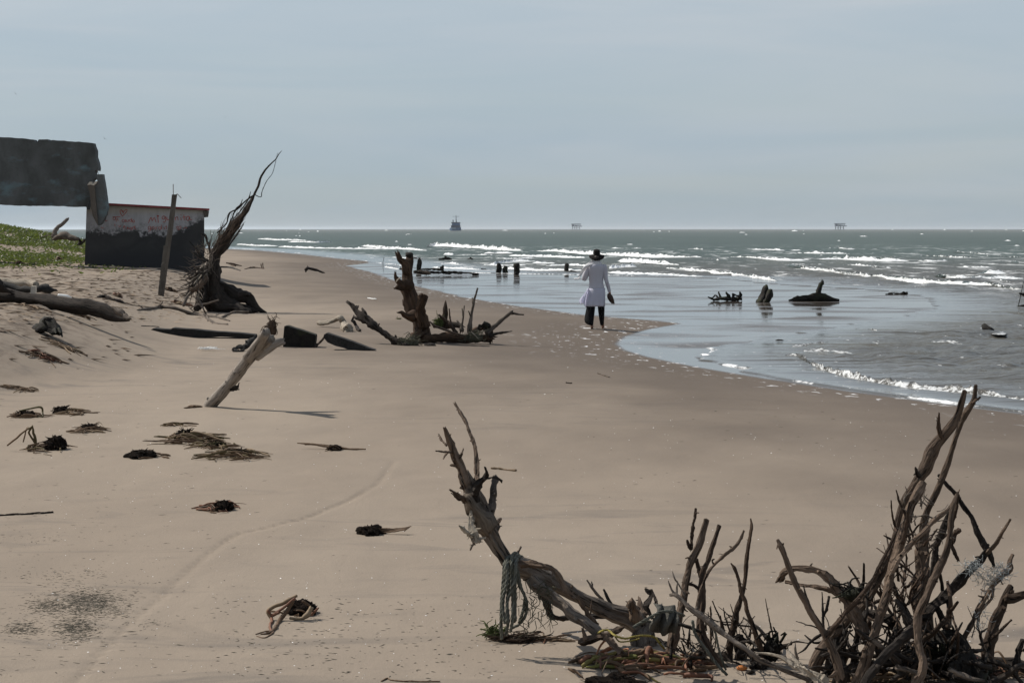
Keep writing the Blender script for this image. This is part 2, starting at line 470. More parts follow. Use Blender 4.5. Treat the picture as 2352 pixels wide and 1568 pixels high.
def sand_material():
    t = NT('beach sand')
    P = t.node('ShaderNodeNewGeometry').outputs['Position']
    wet = t.attr('wet').outputs['Fac']; damp = t.attr('damp').outputs['Fac']; edge = t.attr('edge').outputs['Fac']; bank = t.attr('bank').outputs['Fac']
    big = t.noise(t.mapping(P, (.35, .12, 1)), 1.0, 4, .55)
    mid = t.noise(t.mapping(P, (1.2, .7, 1)), 1.6, 5, .6, .4)
    fine = t.noise(P, 55.0, 4, .65)
    grains = t.noise(P, 420.0, 2, .6)
    dry = t.mix(t.rng(big, .3, .7), (.236, .190, .147), (.278, .228, .178))
    dry = t.mix(t.math('MULTIPLY', t.rng(mid, .42, .78), .35), dry, (.19, .157, .126))
    # dark heavy-mineral streaks laid down by the wind
    st = t.noise(t.mapping(P, (.55, 1.5, 1), rot=(0, 0, math.radians(22))), 1.1, 5, .62, 1.1)
    st2 = t.noise(t.mapping(P, (.12, .12, 1)), 1.0, 2)
    stf = t.math('MULTIPLY', t.rng(st, .54, .70), t.rng(st2, .44, .60), True)
    dry = t.mix(t.math('MULTIPLY', stf, .58), dry, (.088, .081, .077))
    dry = t.mix(t.math('MULTIPLY', t.rng(fine, .55, .8), .25), dry, (.16, .132, .105))
    dry = t.mix(t.math('MULTIPLY', t.rng(grains, .62, .75), .35), dry, (.40, .35, .30))
    bn = t.noise(t.mapping(P, (1.3, .6, 1)), 3.0, 5, .7)
    dry = t.mix(t.math('MULTIPLY', bank, t.rng(bn, .48, .66)), dry, (.125, .095, .072))
    dampc = t.mix(t.rng(big, .3, .7), (.104, .082, .064), (.128, .102, .081))
    c = t.mix(damp, dry, dampc)
    ws = t.noise(t.mapping(P, (.16, .30, 1)), 1.5, 4, .55, .6)
    c = t.mix(wet, c, (.080, .068, .058))
    # lace of dried foam along the edge of the wash
    lace = t.noise(t.mapping(P, (1.4, .55, 1)), 3.4, 5, .62, .5)
    lf = t.math('MULTIPLY', edge, t.rng(lace, .60, .645), True)
    c = t.mix(lf, c, (.66, .66, .66))
    film = t.math('MULTIPLY', wet, t.rng(ws, .30, .52, .45, 1.0), True)
    rough = t.math('MULTIPLY', t.rng(damp, 0, 1, .95, .80), t.rng(film, 0, 1, 1.0, .07))
    rough = t.math('ADD', rough, t.math('MULTIPLY', lf, .6), True)
    t.set(Base_Color=c, Roughness=rough)
    t.link(t.rng(film, 0, 1, .12, .55), t.b.inputs['Specular IOR Level'])
    dryf = t.math('SUBTRACT', 1.0, wet, True)
    h = t.math('ADD', t.math('MULTIPLY', fine, .35), t.math('ADD', t.math('MULTIPLY', mid, 1.3), t.math('MULTIPLY', grains, .12)))
    h = t.math('MULTIPLY', h, t.math('ADD', t.math('MULTIPLY', dryf, 1.0), .03))
    t.set(Normal=t.bump(h, .55, .02))
    return t.m

u_in = np.linspace(-.29, .29, 620)
u = np.concatenate([np.linspace(-1.3, -.30, 50), u_in, np.linspace(.30, 1.3, 50)])
pr = np.concatenate([np.linspace(1640, 1000, 330), np.linspace(999, 700, 210), np.linspace(699, 590, 150), np.linspace(589, 545, 60)])
ys = (CAM_Z - .12) * FOC / (pr - HOR)
ys = np.concatenate([np.linspace(-12, 7.9, 24)[:-1], ys[ys > 7.9], np.array([560, 700, 900])])
ys = np.unique(ys)
U_, Y_ = np.meshgrid(u, ys)
X_ = U_ * np.maximum(Y_, 9.0)
Z_ = ground(X_, Y_)
d_ = xs_of(Y_) - X_
# the track of a cart wheel across the sand
trk = [tuple(at(a, b)[:2]) for a, b in ((905, 1060), (870, 1110), (800, 1150), (700, 1190), (620, 1210), (545, 1226), (480, 1270), (400, 1340), (300, 1430), (205, 1530), (120, 1640))]
td, ta = seg_dist(X_, Y_, trk)
tread = .5 + .5 * np.sign(np.sin(ta * 48 + td * 20))
Z_ = Z_ - .013 * np.exp(-(td / .034) ** 2) * (.35 + .65 * tread) * (Y_ > 6) * (.6 + .4 * np.exp(-((Y_ - 14.2) / 2.2) ** 2))
jit = (fbm(X_ * .8, Y_ * .5, 3) - .5)
wet = sstep(-.02 - .05, .12, -(d_ + jit * .35 * sstep(30, 80, Y_)))
damp = 1 - sstep(.5, 10.5, d_ + jit * 4.0)
edge = np.exp(-((d_ - .35) / (.45 + .006 * Y_)) ** 2)
edge = edge * (d_ > -.15) + .75 * np.exp(-((np.abs(d_ - .9)) / .9) ** 2) * np.exp(-((Y_ - 41) / 7.0) ** 2) + .35 * wet * (xc_of(Y_) - X_ > .4) * np.exp(-((Y_ - 38) / 9.) ** 2)
bank = sstep(-.5, .6, (xb_of(Y_) - X_) / 2.0) * sstep(19, 25, Y_)
beach = grid_mesh('beach', X_, Y_, Z_, {'wet': wet, 'damp': damp, 'edge': np.clip(edge, 0, 1), 'bank': bank}, sand_material(), 'structure')

# ------------------------------------------------------------------ sea
def water_material():
    t = NT('sea water')
    P = t.node('ShaderNodeNewGeometry').outputs['Position']
    sep = t.node('ShaderNodeSeparateXYZ'); t.link(P, sep.inputs[0])
    edge = t.attr('edge').outputs['Fac']; chop = t.attr('chop').outputs['Fac']; turb = t.attr('turbid').outputs['Fac']
    n1 = t.noise(t.mapping(P, (.030, .012, 1)), 1.0, 4, .55)
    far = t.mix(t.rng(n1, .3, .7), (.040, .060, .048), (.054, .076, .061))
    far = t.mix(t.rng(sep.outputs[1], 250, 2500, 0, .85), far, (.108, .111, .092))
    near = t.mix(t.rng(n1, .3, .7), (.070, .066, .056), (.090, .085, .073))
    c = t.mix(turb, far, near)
    # whitewash left on the surface by the breakers
    fo = t.noise(t.mapping(P, (.55, .17, 1)), 1.0, 7, .68, .5)
    fo2 = t.noise(t.mapping(P, (.045, .030, 1)), 1.0, 3, .5)
    surf = t.attr('surf').outputs['Fac']
    f1 = t.math('MULTIPLY', t.rng(t.math('ADD', fo, t.math('MULTIPLY', fo2, .25)), .665, .80), t.math('MULTIPLY', surf, .75), True)
    el = t.noise(t.mapping(P, (2.0, 1.0, 1)), 3.0, 5, .65, .4)
    f2 = t.rng(t.math('ADD', edge, t.math('MULTIPLY', t.math('SUBTRACT', el, .5), 1.1)), .55, .75)
    fleck = t.noise(t.mapping(P, (3.2, 1.1, 1)), 1.6, 4, .6)
    f3 = t.math('MULTIPLY', t.rng(fleck, .655, .70), t.math('MULTIPLY', turb, .40), True)
    foam = t.math('MAXIMUM', t.math('MAXIMUM', f1, f2), f3)
    c = t.mix(foam, c, (.78, .79, .79))
    rough = t.math('ADD', t.math('MULTIPLY', foam, .55), .10, True)
    w1 = t.noise(t.mapping(P, (.55, 1.1, 1)), .9, 5, .62, .5)
    w2 = t.noise(t.mapping(P, (.08, .22, 1)), 1.0, 3, .55)
    h = t.math('ADD', t.math('MULTIPLY', w1, .5), t.math('MULTIPLY', w2, 2.2))
    h = t.math('MULTIPLY', h, chop)
    nrm = t.bump(h, 1.0, .85)
    # a choppy surface turns much of itself towards the eye, so it mirrors far less than a calm one
    df = t.node('ShaderNodeBsdfDiffuse'); t.link(c, df.inputs['Color']); t.link(nrm, df.inputs['Normal'])
    gl = t.node('ShaderNodeBsdfGlossy'); t.link(rough, gl.inputs['Roughness']); t.link(nrm, gl.inputs['Normal']); gl.inputs['Color'].default_value = (1, 1, 1, 1)
    fr = t.node('ShaderNodeFresnel'); fr.inputs['IOR'].default_value = 1.33; t.link(nrm, fr.inputs['Normal'])
    k = t.math('MINIMUM', fr.outputs[0], t.rng(chop, .06, .5, .80, .30))
    k = t.math('MULTIPLY', k, t.math('SUBTRACT', 1.0, foam, True))
    mx = t.node('ShaderNodeMixShader'); t.link(k, mx.inputs[0]); t.link(df.outputs[0], mx.inputs[1]); t.link(gl.outputs[0], mx.inputs[2])
    t.link(mx.outputs[0], t.out.inputs['Surface'])
    t.n.remove(t.b)
    return t.m
M['water'] = water_material()
uu = np.linspace(0, 1, 460)
pr = np.concatenate([np.linspace(1700, 960, 40)[:-1], np.linspace(960, 700, 330), np.linspace(699, 600, 150), np.linspace(599, 540, 90), np.linspace(539, 530, 26)])
ys = np.concatenate([CAM_Z * FOC / (pr - HOR), [3000, 4200, 6500, 10000, 18000, 40000]])
ys = np.unique(ys)
UU, YY = np.meshgrid(uu, ys)
xl = np.maximum(xc_of(YY) + (fbm(YY * 1.5, YY * 0 + 3, 4) - .5) * .62 * sstep(29.5, 33, YY) * (1 + YY * .008), -.85 * YY)
xr = np.maximum(.42 * YY + 3, xl + 1.0)
xr = np.maximum(xr, 24)
# columns gather at the shore edge and inside the picture
vis = np.clip(.30 * YY, xl + .5, None)
k = 1 - .10
XX = np.where(UU < .9, xl + (vis - xl) * (UU / .9) ** 1.25, vis + (np.maximum(xr, vis + 1) - vis) * (UU - .9) / .1)
dc = XX - xl
off = sstep(0, 5, dc)
rip = (fbm(XX * 1.5, YY * 1.0, 4) - .5) * .12 + (fbm(XX * .30 + 5, YY * .55 + 9, 3) - .5) * .17
near = 1 - sstep(75, 130, YY)
ZZ = .012 - .045 * (1 - sstep(0, .16, dc)) + .010 * np.exp(-((dc - .2) / .1) ** 2) + rip * sstep(.5, 4.5, dc) * near * 1.7
swell = (fbm(XX * .02, YY * .075 + 3, 3) - .5) * .9 * sstep(60, 130, YY) * sstep(4, 30, dc)
ZZ = ZZ + swell * (1 - sstep(1200, 3000, YY)) * .6
ZZ = ZZ * (1 - sstep(2500, 4000, YY))
edg = np.exp(-((dc - .12) / (.05 + .0016 * YY)) ** 2) * np.clip(-.05 + 1.2 * (fbm(YY * 1.3, XX * .2, 3)), 0, .72) * (1 - .62 * sstep(36, 41, YY) * (1 - sstep(84, 95, YY)))
chop = .06 + .50 * sstep(.3, 4.0, dc) * (1 - sstep(55, 110, YY)) + .9 * sstep(55, 110, YY) * sstep(2, 10, dc)
turb = 1 - sstep(85, 190, YY)
surf = sstep(62, 80, YY) * (1 - sstep(165, 330, YY)) * sstep(.5, 3, dc)
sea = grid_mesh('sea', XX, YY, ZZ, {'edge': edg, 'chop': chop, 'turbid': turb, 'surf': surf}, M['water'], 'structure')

# breaking waves: ridges of water with a tumbling white face
def foam_material():
    t = NT('breaking wave')
    g = t.attr('grain').outputs['Vector']       # x: metres along, y: 0 back .. 1 toe, z: strength
    sep = t.node('ShaderNodeSeparateXYZ'); t.link(g, sep.inputs[0])
    P = t.node('ShaderNodeNewGeometry').outputs['Position']
    n = t.noise(t.mapping(P, (1.5, .7, 2.5)), 1.3, 6, .68, .6)
    a = t.math('SUBTRACT', sep.outputs[1], .36)
    a = t.math('ADD', t.math('MULTIPLY', a, 2.6), t.math('MULTIPLY', t.math('SUBTRACT', n, .5), 3.2))
    f = t.math('MULTIPLY', t.rng(a, .05, .35), t.rng(t.math('ADD', sep.outputs[2], t.math('MULTIPLY', t.math('SUBTRACT', n, .5), 1.4)), .22, .42), True)
    c = t.mix(f, (.045, .062, .050), (.80, .81, .81))
    t.set(Base_Color=c, Roughness=t.math('ADD', t.math('MULTIPLY', f, .6), .14), IOR=1.33, Normal=t.bump(n, .7, .25))
    return t.m
M['foam'] = foam_material()
def lace_material():
    t = NT('lacy foam')
    g = t.attr('grain').outputs['Vector']
    sep = t.node('ShaderNodeSeparateXYZ'); t.link(g, sep.inputs[0])
    P = t.node('ShaderNodeNewGeometry').outputs['Position']
    n = t.noise(t.mapping(P, (1.6, .9, 2.0)), 1.6, 6, .7, .8)
    n2 = t.noise(t.mapping(P, (1.0, .7, 1.0)), 13.0, 5, .7)
    v = t.math('MULTIPLY', t.rng(sep.outputs[1], .30, .48), t.rng(sep.outputs[1], 1.0, .86), True)
    a = t.math('ADD', t.math('MULTIPLY', t.math('SUBTRACT', n, .5), 1.6), t.math('MULTIPLY', t.math('SUBTRACT', n2, .5), 2.6))
    a = t.math('ADD', a, t.math('MULTIPLY', v, .62))
    a = t.math('MULTIPLY', t.rng(a, .40, .78), t.rng(sep.outputs[2], .12, .4), True)
    c = t.mix(a, (.080, .073, .060), (.64, .65, .65))
    t.set(Base_Color=c, Roughness=t.math('ADD', t.math('MULTIPLY', a, .6), .16), IOR=1.33, Normal=t.bump(n2, .8, .05))
    return t.m
M['lace'] = lace_material()
wave_rng = np.random.RandomState(3)
def breaker(px_pts, hpx, depth=2.6, lump=.45, name='breaking_wave', mat='foam'):
    P = []
    for a, b in px_pts:
        y = CAM_Z * FOC / (b - HOR); P.append((a - W0 / 2) / FOC * y); P.append(y)
    P = np.array(P).reshape(-1, 2)
    L = np.linalg.norm(np.diff(P, axis=0), axis=1).sum()
    ym = P[:, 1].mean(); px_m = ym / FOC
    n = int(np.clip(L / max(px_m * 2.0, .05), 14, 420))
    C, _ = catmull(np.c_[P, np.zeros(len(P))], np.ones(len(P)), n)
    s = np.linspace(0, L, n); t = np.linspace(0, 1, n)
    H = hpx * px_m
    env = np.clip(np.minimum(t, 1 - t) * 7, 0, 1) ** .6
    seed = wave_rng.rand() * 100
    amp = env * np.maximum(0, 1 + lump * 2 * (fbm(s / (px_m * 40) + seed, s * 0 + seed, 4) - .5))
    m = 11
    v = np.linspace(0, 1, m)
    prof = np.interp(v, [0, .12, .26, .36, .42, .55, .75, 1], [0, .25, .75, 1, .97, .62, .28, 0])
    off = np.interp(v, [0, .36, .46, 1], [depth * .65, 0, -depth * .04, -depth * .55])   # back ... toe
    X = np.zeros((n, m)); Y = np.zeros((n, m)); Z = np.zeros((n, m))
    for j in range(m):
        jit = (fbm(s / (px_m * 9) + j * 3.7 + seed, s * 0 + j * 1.9, 3) - .5)
        X[:, j] = C[:, 0] + jit * px_m * 5
        Y[:, j] = C[:, 1] + off[j] + jit * depth * .25 * (v[j] > .3) + depth * .25 * (fbm(s / (px_m * 55) + seed, s * 0, 3) - .5)
        Z[:, j] = -.02 + prof[j] * H * amp * (1 + lump * 1.5 * jit * (v[j] > .25))
    mb = MB()
    g = np.stack([np.broadcast_to(s[:, None], (n, m)), np.broadcast_to(v[None, :], (n, m)), np.broadcast_to(amp[:, None], (n, m))], -1)
    f = [(i * m + j, i * m + j + 1, (i + 1) * m + j + 1, (i + 1) * m + j) for i in range(n - 1) for j in range(m - 1)]
    mb.add(np.stack([X, Y, Z], -1).reshape(-1, 3), f, g.reshape(-1, 3))
    o = mb.build(name, M[mat])
    o['kind'] = 'structure'
    return o
for pts, h in (
    ([(980, 566), (1003, 564), (1060, 568), (1130, 573), (1205, 577)], 8.5),
    ([(1213, 577), (1290, 579), (1354, 584), (1420, 587), (1449, 588), (1530, 592), (1656, 595)], 8),
    ([(1664, 593), (1740, 597), (1800, 599), (1864, 599)], 7.5),
    ([(1868, 598), (1930, 598), (2010, 600), (2090, 601)], 9.5),
    ([(2101, 601), (2140, 602), (2178, 600)], 6),
    ([(2205, 615), (2240, 616), (2282, 616)], 7),
    ([(1806, 609), (1833, 617), (1910, 626), (1986, 636), (2082, 646), (2178, 654), (2255, 657), (2352, 668), (2420, 672)], 10),
    ([(2148, 636), (2200, 641), (2294, 640), (2360, 640)], 8),
    ([(2255, 628), (2280, 628), (2305, 627)], 8),
    ([(1522, 616), (1570, 620), (1626, 625), (1718, 636), (1794, 647)], 7),
    ([(1165, 587), (1255, 589), (1354, 593)], 4.5),
    ([(1111, 581), (1180, 581)], 3.5),
    ([(1130, 606), (1180, 601), (1235, 600)], 6),
    ([(1145, 615), (1200, 620), (1295, 622), (1380, 622)], 5.5),
    ([(1391, 625), (1466, 628), (1540, 632), (1622, 635)], 4.5),
    ([(1396, 617), (1430, 614), (1462, 612)], 8),
    ([(1416, 600), (1466, 602), (1540, 606)], 9),
    ([(1480, 603), (1560, 608)], 4),
    ([(830, 565), (883, 569), (982, 576)], 5),
    ([(590, 550), (650, 552), (710, 553)], 4),
    ([(660, 557), (720, 559), (770, 558)], 4.5),
    ([(545, 561), (590, 564), (640, 565)], 3),
    ([(640, 567), (720, 570), (790, 571)], 3.5),
    ([(987, 614), (1040, 616), (1106, 619)], 4),
    ([(883, 612), (917, 618)], 3),
    ([(1019, 585), (1042, 585)], 5.5),
    ([(1250, 611), (1310, 609), (1365, 612)], 4.5),
    ([(1150, 596), (1230, 593)], 3),
    ([(900, 591), (960, 594)], 2.5),
):
    breaker(pts, h)
# the wavelet running in over the shallows, and the two lips behind it
breaker([(1794, 820), (1815, 817), (1833, 820), (1871, 842), (1948, 866), (2025, 881), (2102, 892), (2217, 903), (2352, 920), (2440, 930)], 15, depth=.9, lump=.6, mat='lace')
breaker([(1815, 797), (1850, 792), (1890, 788), (1915, 787)], 6, depth=.7, lump=.7, mat='lace')
breaker([(1840, 806), (1880, 804), (1960, 809)], 5, depth=.6, lump=.7, mat='lace')
breaker([(2240, 760), (2290, 764), (2310, 760)], 3, depth=.8, lump=.7, mat='lace')
breaker([(2300, 742), (2352, 748)], 3, depth=.8, lump=.7, mat='lace')
breaker([(1583, 812), (1600, 822), (1640, 840), (1690, 853), (1750, 866), (1840, 884), (1950, 903), (2105, 923)], 1.3, depth=.07, lump=1.2, mat='lace')
for k_ in range(12):
    px = wave_rng.uniform(1850, 2360); py = wave_rng.uniform(735, 872)
    if py > 790 + (px - 1800) * .14: continue
    breaker([(px, py), (px + 40, py + 2 + wave_rng.uniform(-2, 2)), (px + wave_rng.uniform(60, 130), py + 6)], wave_rng.uniform(2.5, 4.5), depth=.7, lump=.9, mat='lace')

for i in range(46):
    py = 566 + 88 * wave_rng.rand(); px = wave_rng.uniform(620, 2400)
    y = CAM_Z * FOC / (py - HOR); x = (px - W0 / 2) / FOC * y
    if x < xc_of(y) + 3: continue
    L = wave_rng.uniform(25, 150); sl = (.010 + .10 * max(0, (px - 1500) / 900)) * (py - 526) / 100
    breaker([(px, py), (px + L * .5, py + L * sl * .5 + wave_rng.uniform(-1, 1)), (px + L, py + L * sl)], wave_rng.uniform(1.2, 4.0), depth=1.8, lump=1.5)

# whitecaps out at sea, far too many to count
caps = MB()
cr = np.random.RandomState(21)
for i in range(50):
    py = 526 + 2.0 + 38 * cr.rand() ** 1.5
    px = cr.uniform(480, 2500)
    y = CAM_Z * FOC / (py - HOR); x = (px - W0 / 2) / FOC * y; m = y / FOC
    if x < xc_of(y) + 8: continue
    w = m * (cr.uniform(1.2, 5) if cr.rand() < .85 else cr.uniform(6, 17)) * (.45 + (py - 526) / 35)
    h = m * cr.uniform(.5, 2.0)
    n = 9; t = np.linspace(-1, 1, n)
    prof = (1 - t * t) * (.5 + cr.rand(n))
    v = []
    for q in range(n): v += [(x + t[q] * w, y + 1.5 + cr.rand(), -.05), (x + t[q] * w, y + cr.rand() * .5, h * prof[q]), (x + t[q] * w, y - 1.5 - cr.rand(), -.05)]
    f = [(3 * q + a, 3 * q + a + 1, 3 * q + a + 4, 3 * q + a + 3) for q in range(n - 1) for a in (0, 1)]
    caps.add(v, f, np.tile([0, 1, 1], (3 * n, 1)))
capo = caps.build('whitecaps', M['foam']); capo['kind'] = 'stuff'

# ------------------------------------------------------------------ ruined concrete house by the beach
def concrete(name, col, stain, cyan=True):
    t = NT(name)
    co = t.node('ShaderNodeTexCoord').outputs['Object']
    a = t.noise(t.mapping(co, (1, 1, .55)), 1.1, 6, .62, .4)
    b = t.noise(co, 9, 5, .65)
    c = t.mix(t.rng(a, .35, .65), stain, col)
    if cyan:
        k = t.noise(t.mapping(co, (.8, .8, 1.6), (4, 2, 7)), 1.3, 4, .6)
        c = t.mix(t.math('MULTIPLY', t.rng(k, .54, .68), .7), c, (.13, .20, .22))
    c = t.mix(t.math('MULTIPLY', t.rng(b, .5, .8), .4), c, tuple(x * .5 for x in stain))
    t.set(Base_Color=c, Roughness=.9, Normal=t.bump(b, .5, .02))
    return t.m
M['concrete'] = concrete('weathered concrete', (.100, .105, .102), (.052, .054, .051))
M['concrete_post'] = concrete('post concrete', (.12, .104, .084), (.036, .030, .024), False)
M['concrete_break'] = plain('fresh concrete break', (.52, .46, .38), .95, .2, 14)
M['brownface'] = concrete('rust stained concrete', (.115, .095, .075), (.05, .04, .032), False)
M['rust'] = plain('rusty steel', (.11, .07, .05), .8, .3, 30)
M['red_paint'] = plain('red painted edge', (.19, .035, .035), .7, .35, 6)
M['graffiti'] = plain('red spray paint', (.30, .075, .06), .85, .45, 12, 0)

YH = 70.0
def FH(zx, zy): return (199.9 + .12748 * zx, 449.8 + .12748 * zy)       # survey of the painted wall
def xz(px, py, y):
    p = on(px, py, y); return (p.x, p.z)
def wall_material():
    t = NT('painted wall')
    co = t.node('ShaderNodeTexCoord').outputs['Object']
    sep = t.node('ShaderNodeSeparateXYZ'); t.link(co, sep.inputs[0])
    n = t.noise(t.mapping(co, (1, 1, 1.3)), 1.15, 6, .66, .5)
    n2 = t.noise(co, 7.5, 6, .72)
    n3 = t.noise(t.mapping(co, (2.2, 2.2, .5)), 2.0, 5, .6)
    side = t.rng(sep.outputs[0], .9, 2.0, 0, .42)
    lvl = t.math('ADD', t.math('ADD', sep.outputs[2], t.math('MULTIPLY', t.math('SUBTRACT', n, .5), -.9)), t.math('MULTIPLY', t.math('SUBTRACT', n2, .5), -.55))
    lvl = t.math('SUBTRACT', lvl, side)
    soot = t.rng(lvl, 1.30, 1.17)
    white = t.mix(t.rng(n3, .35, .7), (.35, .34, .342), (.25, .245, .247))
    white = t.mix(t.math('MULTIPLY', t.rng(n2, .56, .75), .5), white, (.20, .195, .19))
    white = t.mix(t.rng(sep.outputs[2], 1.83, 2.0, 0, .45), white, (.34, .29, .20))
    damp = t.math('MULTIPLY', t.rng(lvl, 1.62, 1.3), t.rng(n2, .42, .6), True)
    white = t.mix(t.math('MULTIPLY', damp, .75), white, (.12, .118, .115))
    dark = t.mix(t.rng(n, .4, .65), (.024, .024, .024), (.040, .039, .038))
    dark = t.mix(t.rng(sep.outputs[2], .75, .35), dark, (.022, .022, .024))
    c = t.mix(soot, white, dark)
    t.set(Base_Color=c, Roughness=.9, Normal=t.bump(n2, .35, .02))
    return t.m
M['wall'] = wall_material()

HT = math.radians(11.5)            # the house stands turned a little away
HN = np.array([math.sin(HT), -math.cos(HT), 0.0]); H0_ = np.array(on(199, 600, YH)[:])
def onw(px, py, proud=0.0):
    d = ray(px, py); o = np.array([0, 0, CAM_Z])
    k = np.dot(H0_ - o, HN) / np.dot(d, HN)
    return o + d * k + HN * proud
def slabw(mb, pts, proud, depth):
    """an outline on the front wall, pushed back into the house"""
    F_ = [onw(a, b, proud) for a, b in pts]; n = len(F_)
    B_ = [p - HN * depth for p in F_]
    fa = [tuple(range(n))[::-1], tuple(range(n, 2 * n))] + [(i, (i + 1) % n, (i + 1) % n + n, i + n) for i in range(n)]
    mb.add(np.array(F_ + B_), fa)
hut_o = on(333, 607, YH + .3)
hut_o.z = min(hut_o.z, gz(hut_o.x, YH + .3))
hut = thing('ruined_house', 'small tilted white house end with sooty lower half and red painted roof edge', 'house', hut_o)
wb = MB()
slabw(wb, [(199, 470), (469, 483), (470, 650), (193, 650)], 0, 3.2)
child('wall', wb, M['wall'], hut, smooth=False)
rb = MB()
slabw(rb, [(198, 464.0), (480.5, 479.2), (480.2, 484.0), (198, 470.2)], .12, 3.5)
rs_ = child('roof', rb, M['concrete_post'], hut, smooth=False)
tb = MB()
slabw(tb, [(236, 466.0), (480.7, 479.2), (480.5, 483.4), (236, 470.6)], .135, .02)
child('red_trim', tb, M['red_paint'], rs_, smooth=False)
eb = MB()
slabw(eb, [(465.5, 484.2), (480.0, 484.9), (477.8, 498.6), (471, 498)], .10, 3.3)
child('beam_end', eb, M['brownface'], hut, smooth=False)

def ribbon(mb, pts, y, w, fh=FH):
    P = np.array([onw(*fh(a, b), .006) for a, b in pts])
    n = max(5, len(P) * 5)
    C, _ = catmull(P, np.ones(len(P)), n)
    T = np.gradient(C, axis=0); T /= np.maximum(np.linalg.norm(T, axis=1)[:, None], 1e-9)
    ww = w * (.75 + .5 * NPR.rand(n)); S_ = np.cross(T, HN)
    v = []
    for i in range(n): v.append(C[i] + S_[i] * ww[i]); v.append(C[i] - S_[i] * ww[i])
    f = [(2 * i, 2 * i + 1, 2 * i + 3, 2 * i + 2) for i in range(n - 1)]
    mb.add(v, f)
def loop(cx, cy, r, e=1.0): return [(cx + r * e * math.cos(a), cy - r * math.sin(a)) for a in np.linspace(.4, .4 + 2 * math.pi, 8)]
words = {
 'strong': [
  [(1105, 495), (1150, 392), (1175, 450), (1210, 392), (1245, 482)], [(1275, 392), (1285, 486)], [(1262, 362), (1275, 352), (1290, 360), (1277, 380), (1262, 362)],
  [(1272, 358), (1284, 366)],
  [(1412, 372), (1368, 368), (1352, 400), (1385, 425), (1412, 378), (1418, 440), (1398, 474), (1368, 466)], [(1438, 382), (1444, 430), (1476, 430), (1488, 382), (1492, 436)],
  [(1515, 408), (1555, 402), (1540, 375), (1516, 395), (1522, 436), (1560, 430)], [(1590, 385), (1597, 444)], [(1592, 402), (1610, 384), (1632, 388), (1640, 440)],
  [(1690, 385), (1698, 442)], [(1690, 338), (1692, 352)], [(1744, 340), (1752, 440)], [(1715, 388), (1782, 380)],
  [(1842, 372), (1800, 376), (1792, 425), (1826, 445), (1846, 378), (1856, 430), (1895, 424)],
  [(640, 368), (606, 320), (596, 272), (618, 252), (644, 292), (692, 254), (722, 256), (700, 302), (638, 368)], [(642, 264), (656, 318)], [(655, 275), (648, 310)]],
 'faint': [
  [(1142, 548), (1106, 560), (1104, 600), (1138, 600), (1145, 552), (1146, 618), (1100, 648)], loop(1190, 580, 23), [(1238, 558), (1243, 612)], [(1240, 575), (1268, 558)],
  loop(1312, 582, 23), [(1342, 520), (1347, 606)], [(1392, 560), (1397, 606)], [(1425, 528), (1430, 606)], [(1410, 560), (1446, 556)], loop(1500, 580, 22), [(1524, 560), (1530, 606)],
  [(1652, 616), (1618, 580), (1622, 548), (1645, 562), (1680, 544), (1692, 572), (1652, 616)], [(1640, 570), (1655, 596)],
  [(318, 400), (332, 455), (372, 440)], loop(492, 410, 26), [(520, 385), (528, 470)], [(560, 400), (545, 430), (572, 445)], [(460, 380), (600, 378)],
  loop(655, 450, 24), [(690, 425), (700, 480)], [(712, 430), (718, 468), (742, 462), (748, 428)], [(752, 362), (758, 372)], loop(785, 445, 20), [(805, 400), (808, 470)], loop(836, 458, 20),
  [(500, 505), (506, 552)], [(572, 530), (580, 560), (604, 552), (608, 530)], [(655, 560), (690, 556), (675, 540), (656, 572), (690, 596)], [(720, 560), (728, 600), (735, 568), (758, 600)],
  loop(790, 590, 20), [(820, 560), (826, 610)], [(832, 560), (868, 552), (850, 580), (884, 600)], [(1740, 592), (1770, 570), (1800, 584)], [(250, 560), (280, 585), (300, 570)]]}
wall_o = [c for c in hut.children if c.name.startswith('wall')][0]
for kind_, wd in (('strong', .0125), ('faint', .0095)):
    for s_ in words[kind_]:
        gb = MB(); ribbon(gb, s_, YH - .006, wd); child('painted_stroke', gb, M['graffiti'], wall_o, smooth=False)

# the wall panel of the next house, broken off and tipped against it
def FS(zx, zy): return (.14345 * zx, 291.5 + .14345 * zy)
YS = 69.3
def rough_poly(pts, fh, y, amp=.012):
    out = []
    for i in range(len(pts)):
        (a, b), (c, d) = pts[i], pts[(i + 1) % len(pts)]
        p = np.array(xz(*fh(a, b), y)); q = np.array(xz(*fh(c, d), y))
        n = int(np.clip(np.linalg.norm(q - p) / .12, 1, 30))
        for k in range(n):
            e = p + (q - p) * k / n
            out.append(tuple(e + NPR.uniform(-amp, amp, 2) * (k > 0)))
    return out
slab_o = on(-250, 700, YS); slab_o.z = gz(slab_o.x, YS)
slab = thing('broken_wall', 'dark grey concrete wall panel hanging above the ground with two notches in its top', 'wall', slab_o)
sb = MB()
outline = [(-2600, 30), (0, 165), (300, 183), (540, 205), (562, 248), (592, 250), (620, 202), (762, 200), (797, 246), (822, 214), (850, 210), (1330, 246), (1490, 262),
           (1500, 305), (1530, 380), (1530, 480), (1560, 570), (1576, 660), (1568, 705), (1525, 695), (1512, 755), (1548, 805), (1480, 860), (1440, 1180), (1395, 1325), (1380, 1282), (900, 1270), (470, 1260), (455, 1268), (0, 1243), (-2600, 1130)]
prism(sb, rough_poly(outline, FS, YS), YS, YS + .45)
child('panel', sb, M['concrete'], slab, smooth=False)
sb = MB()
for px in (-360, -210):
    p = on(px, 478, YS)
    g0 = gz(p.x, YS)
    tube(sb, [(p.x, YS + .22, g0 - .4), (p.x, YS + .22, p.z + .15)], [.17, .17], seg=6, rough=.03, wander=0)
child('support', sb, M['concrete_post'], slab)
sb = MB()
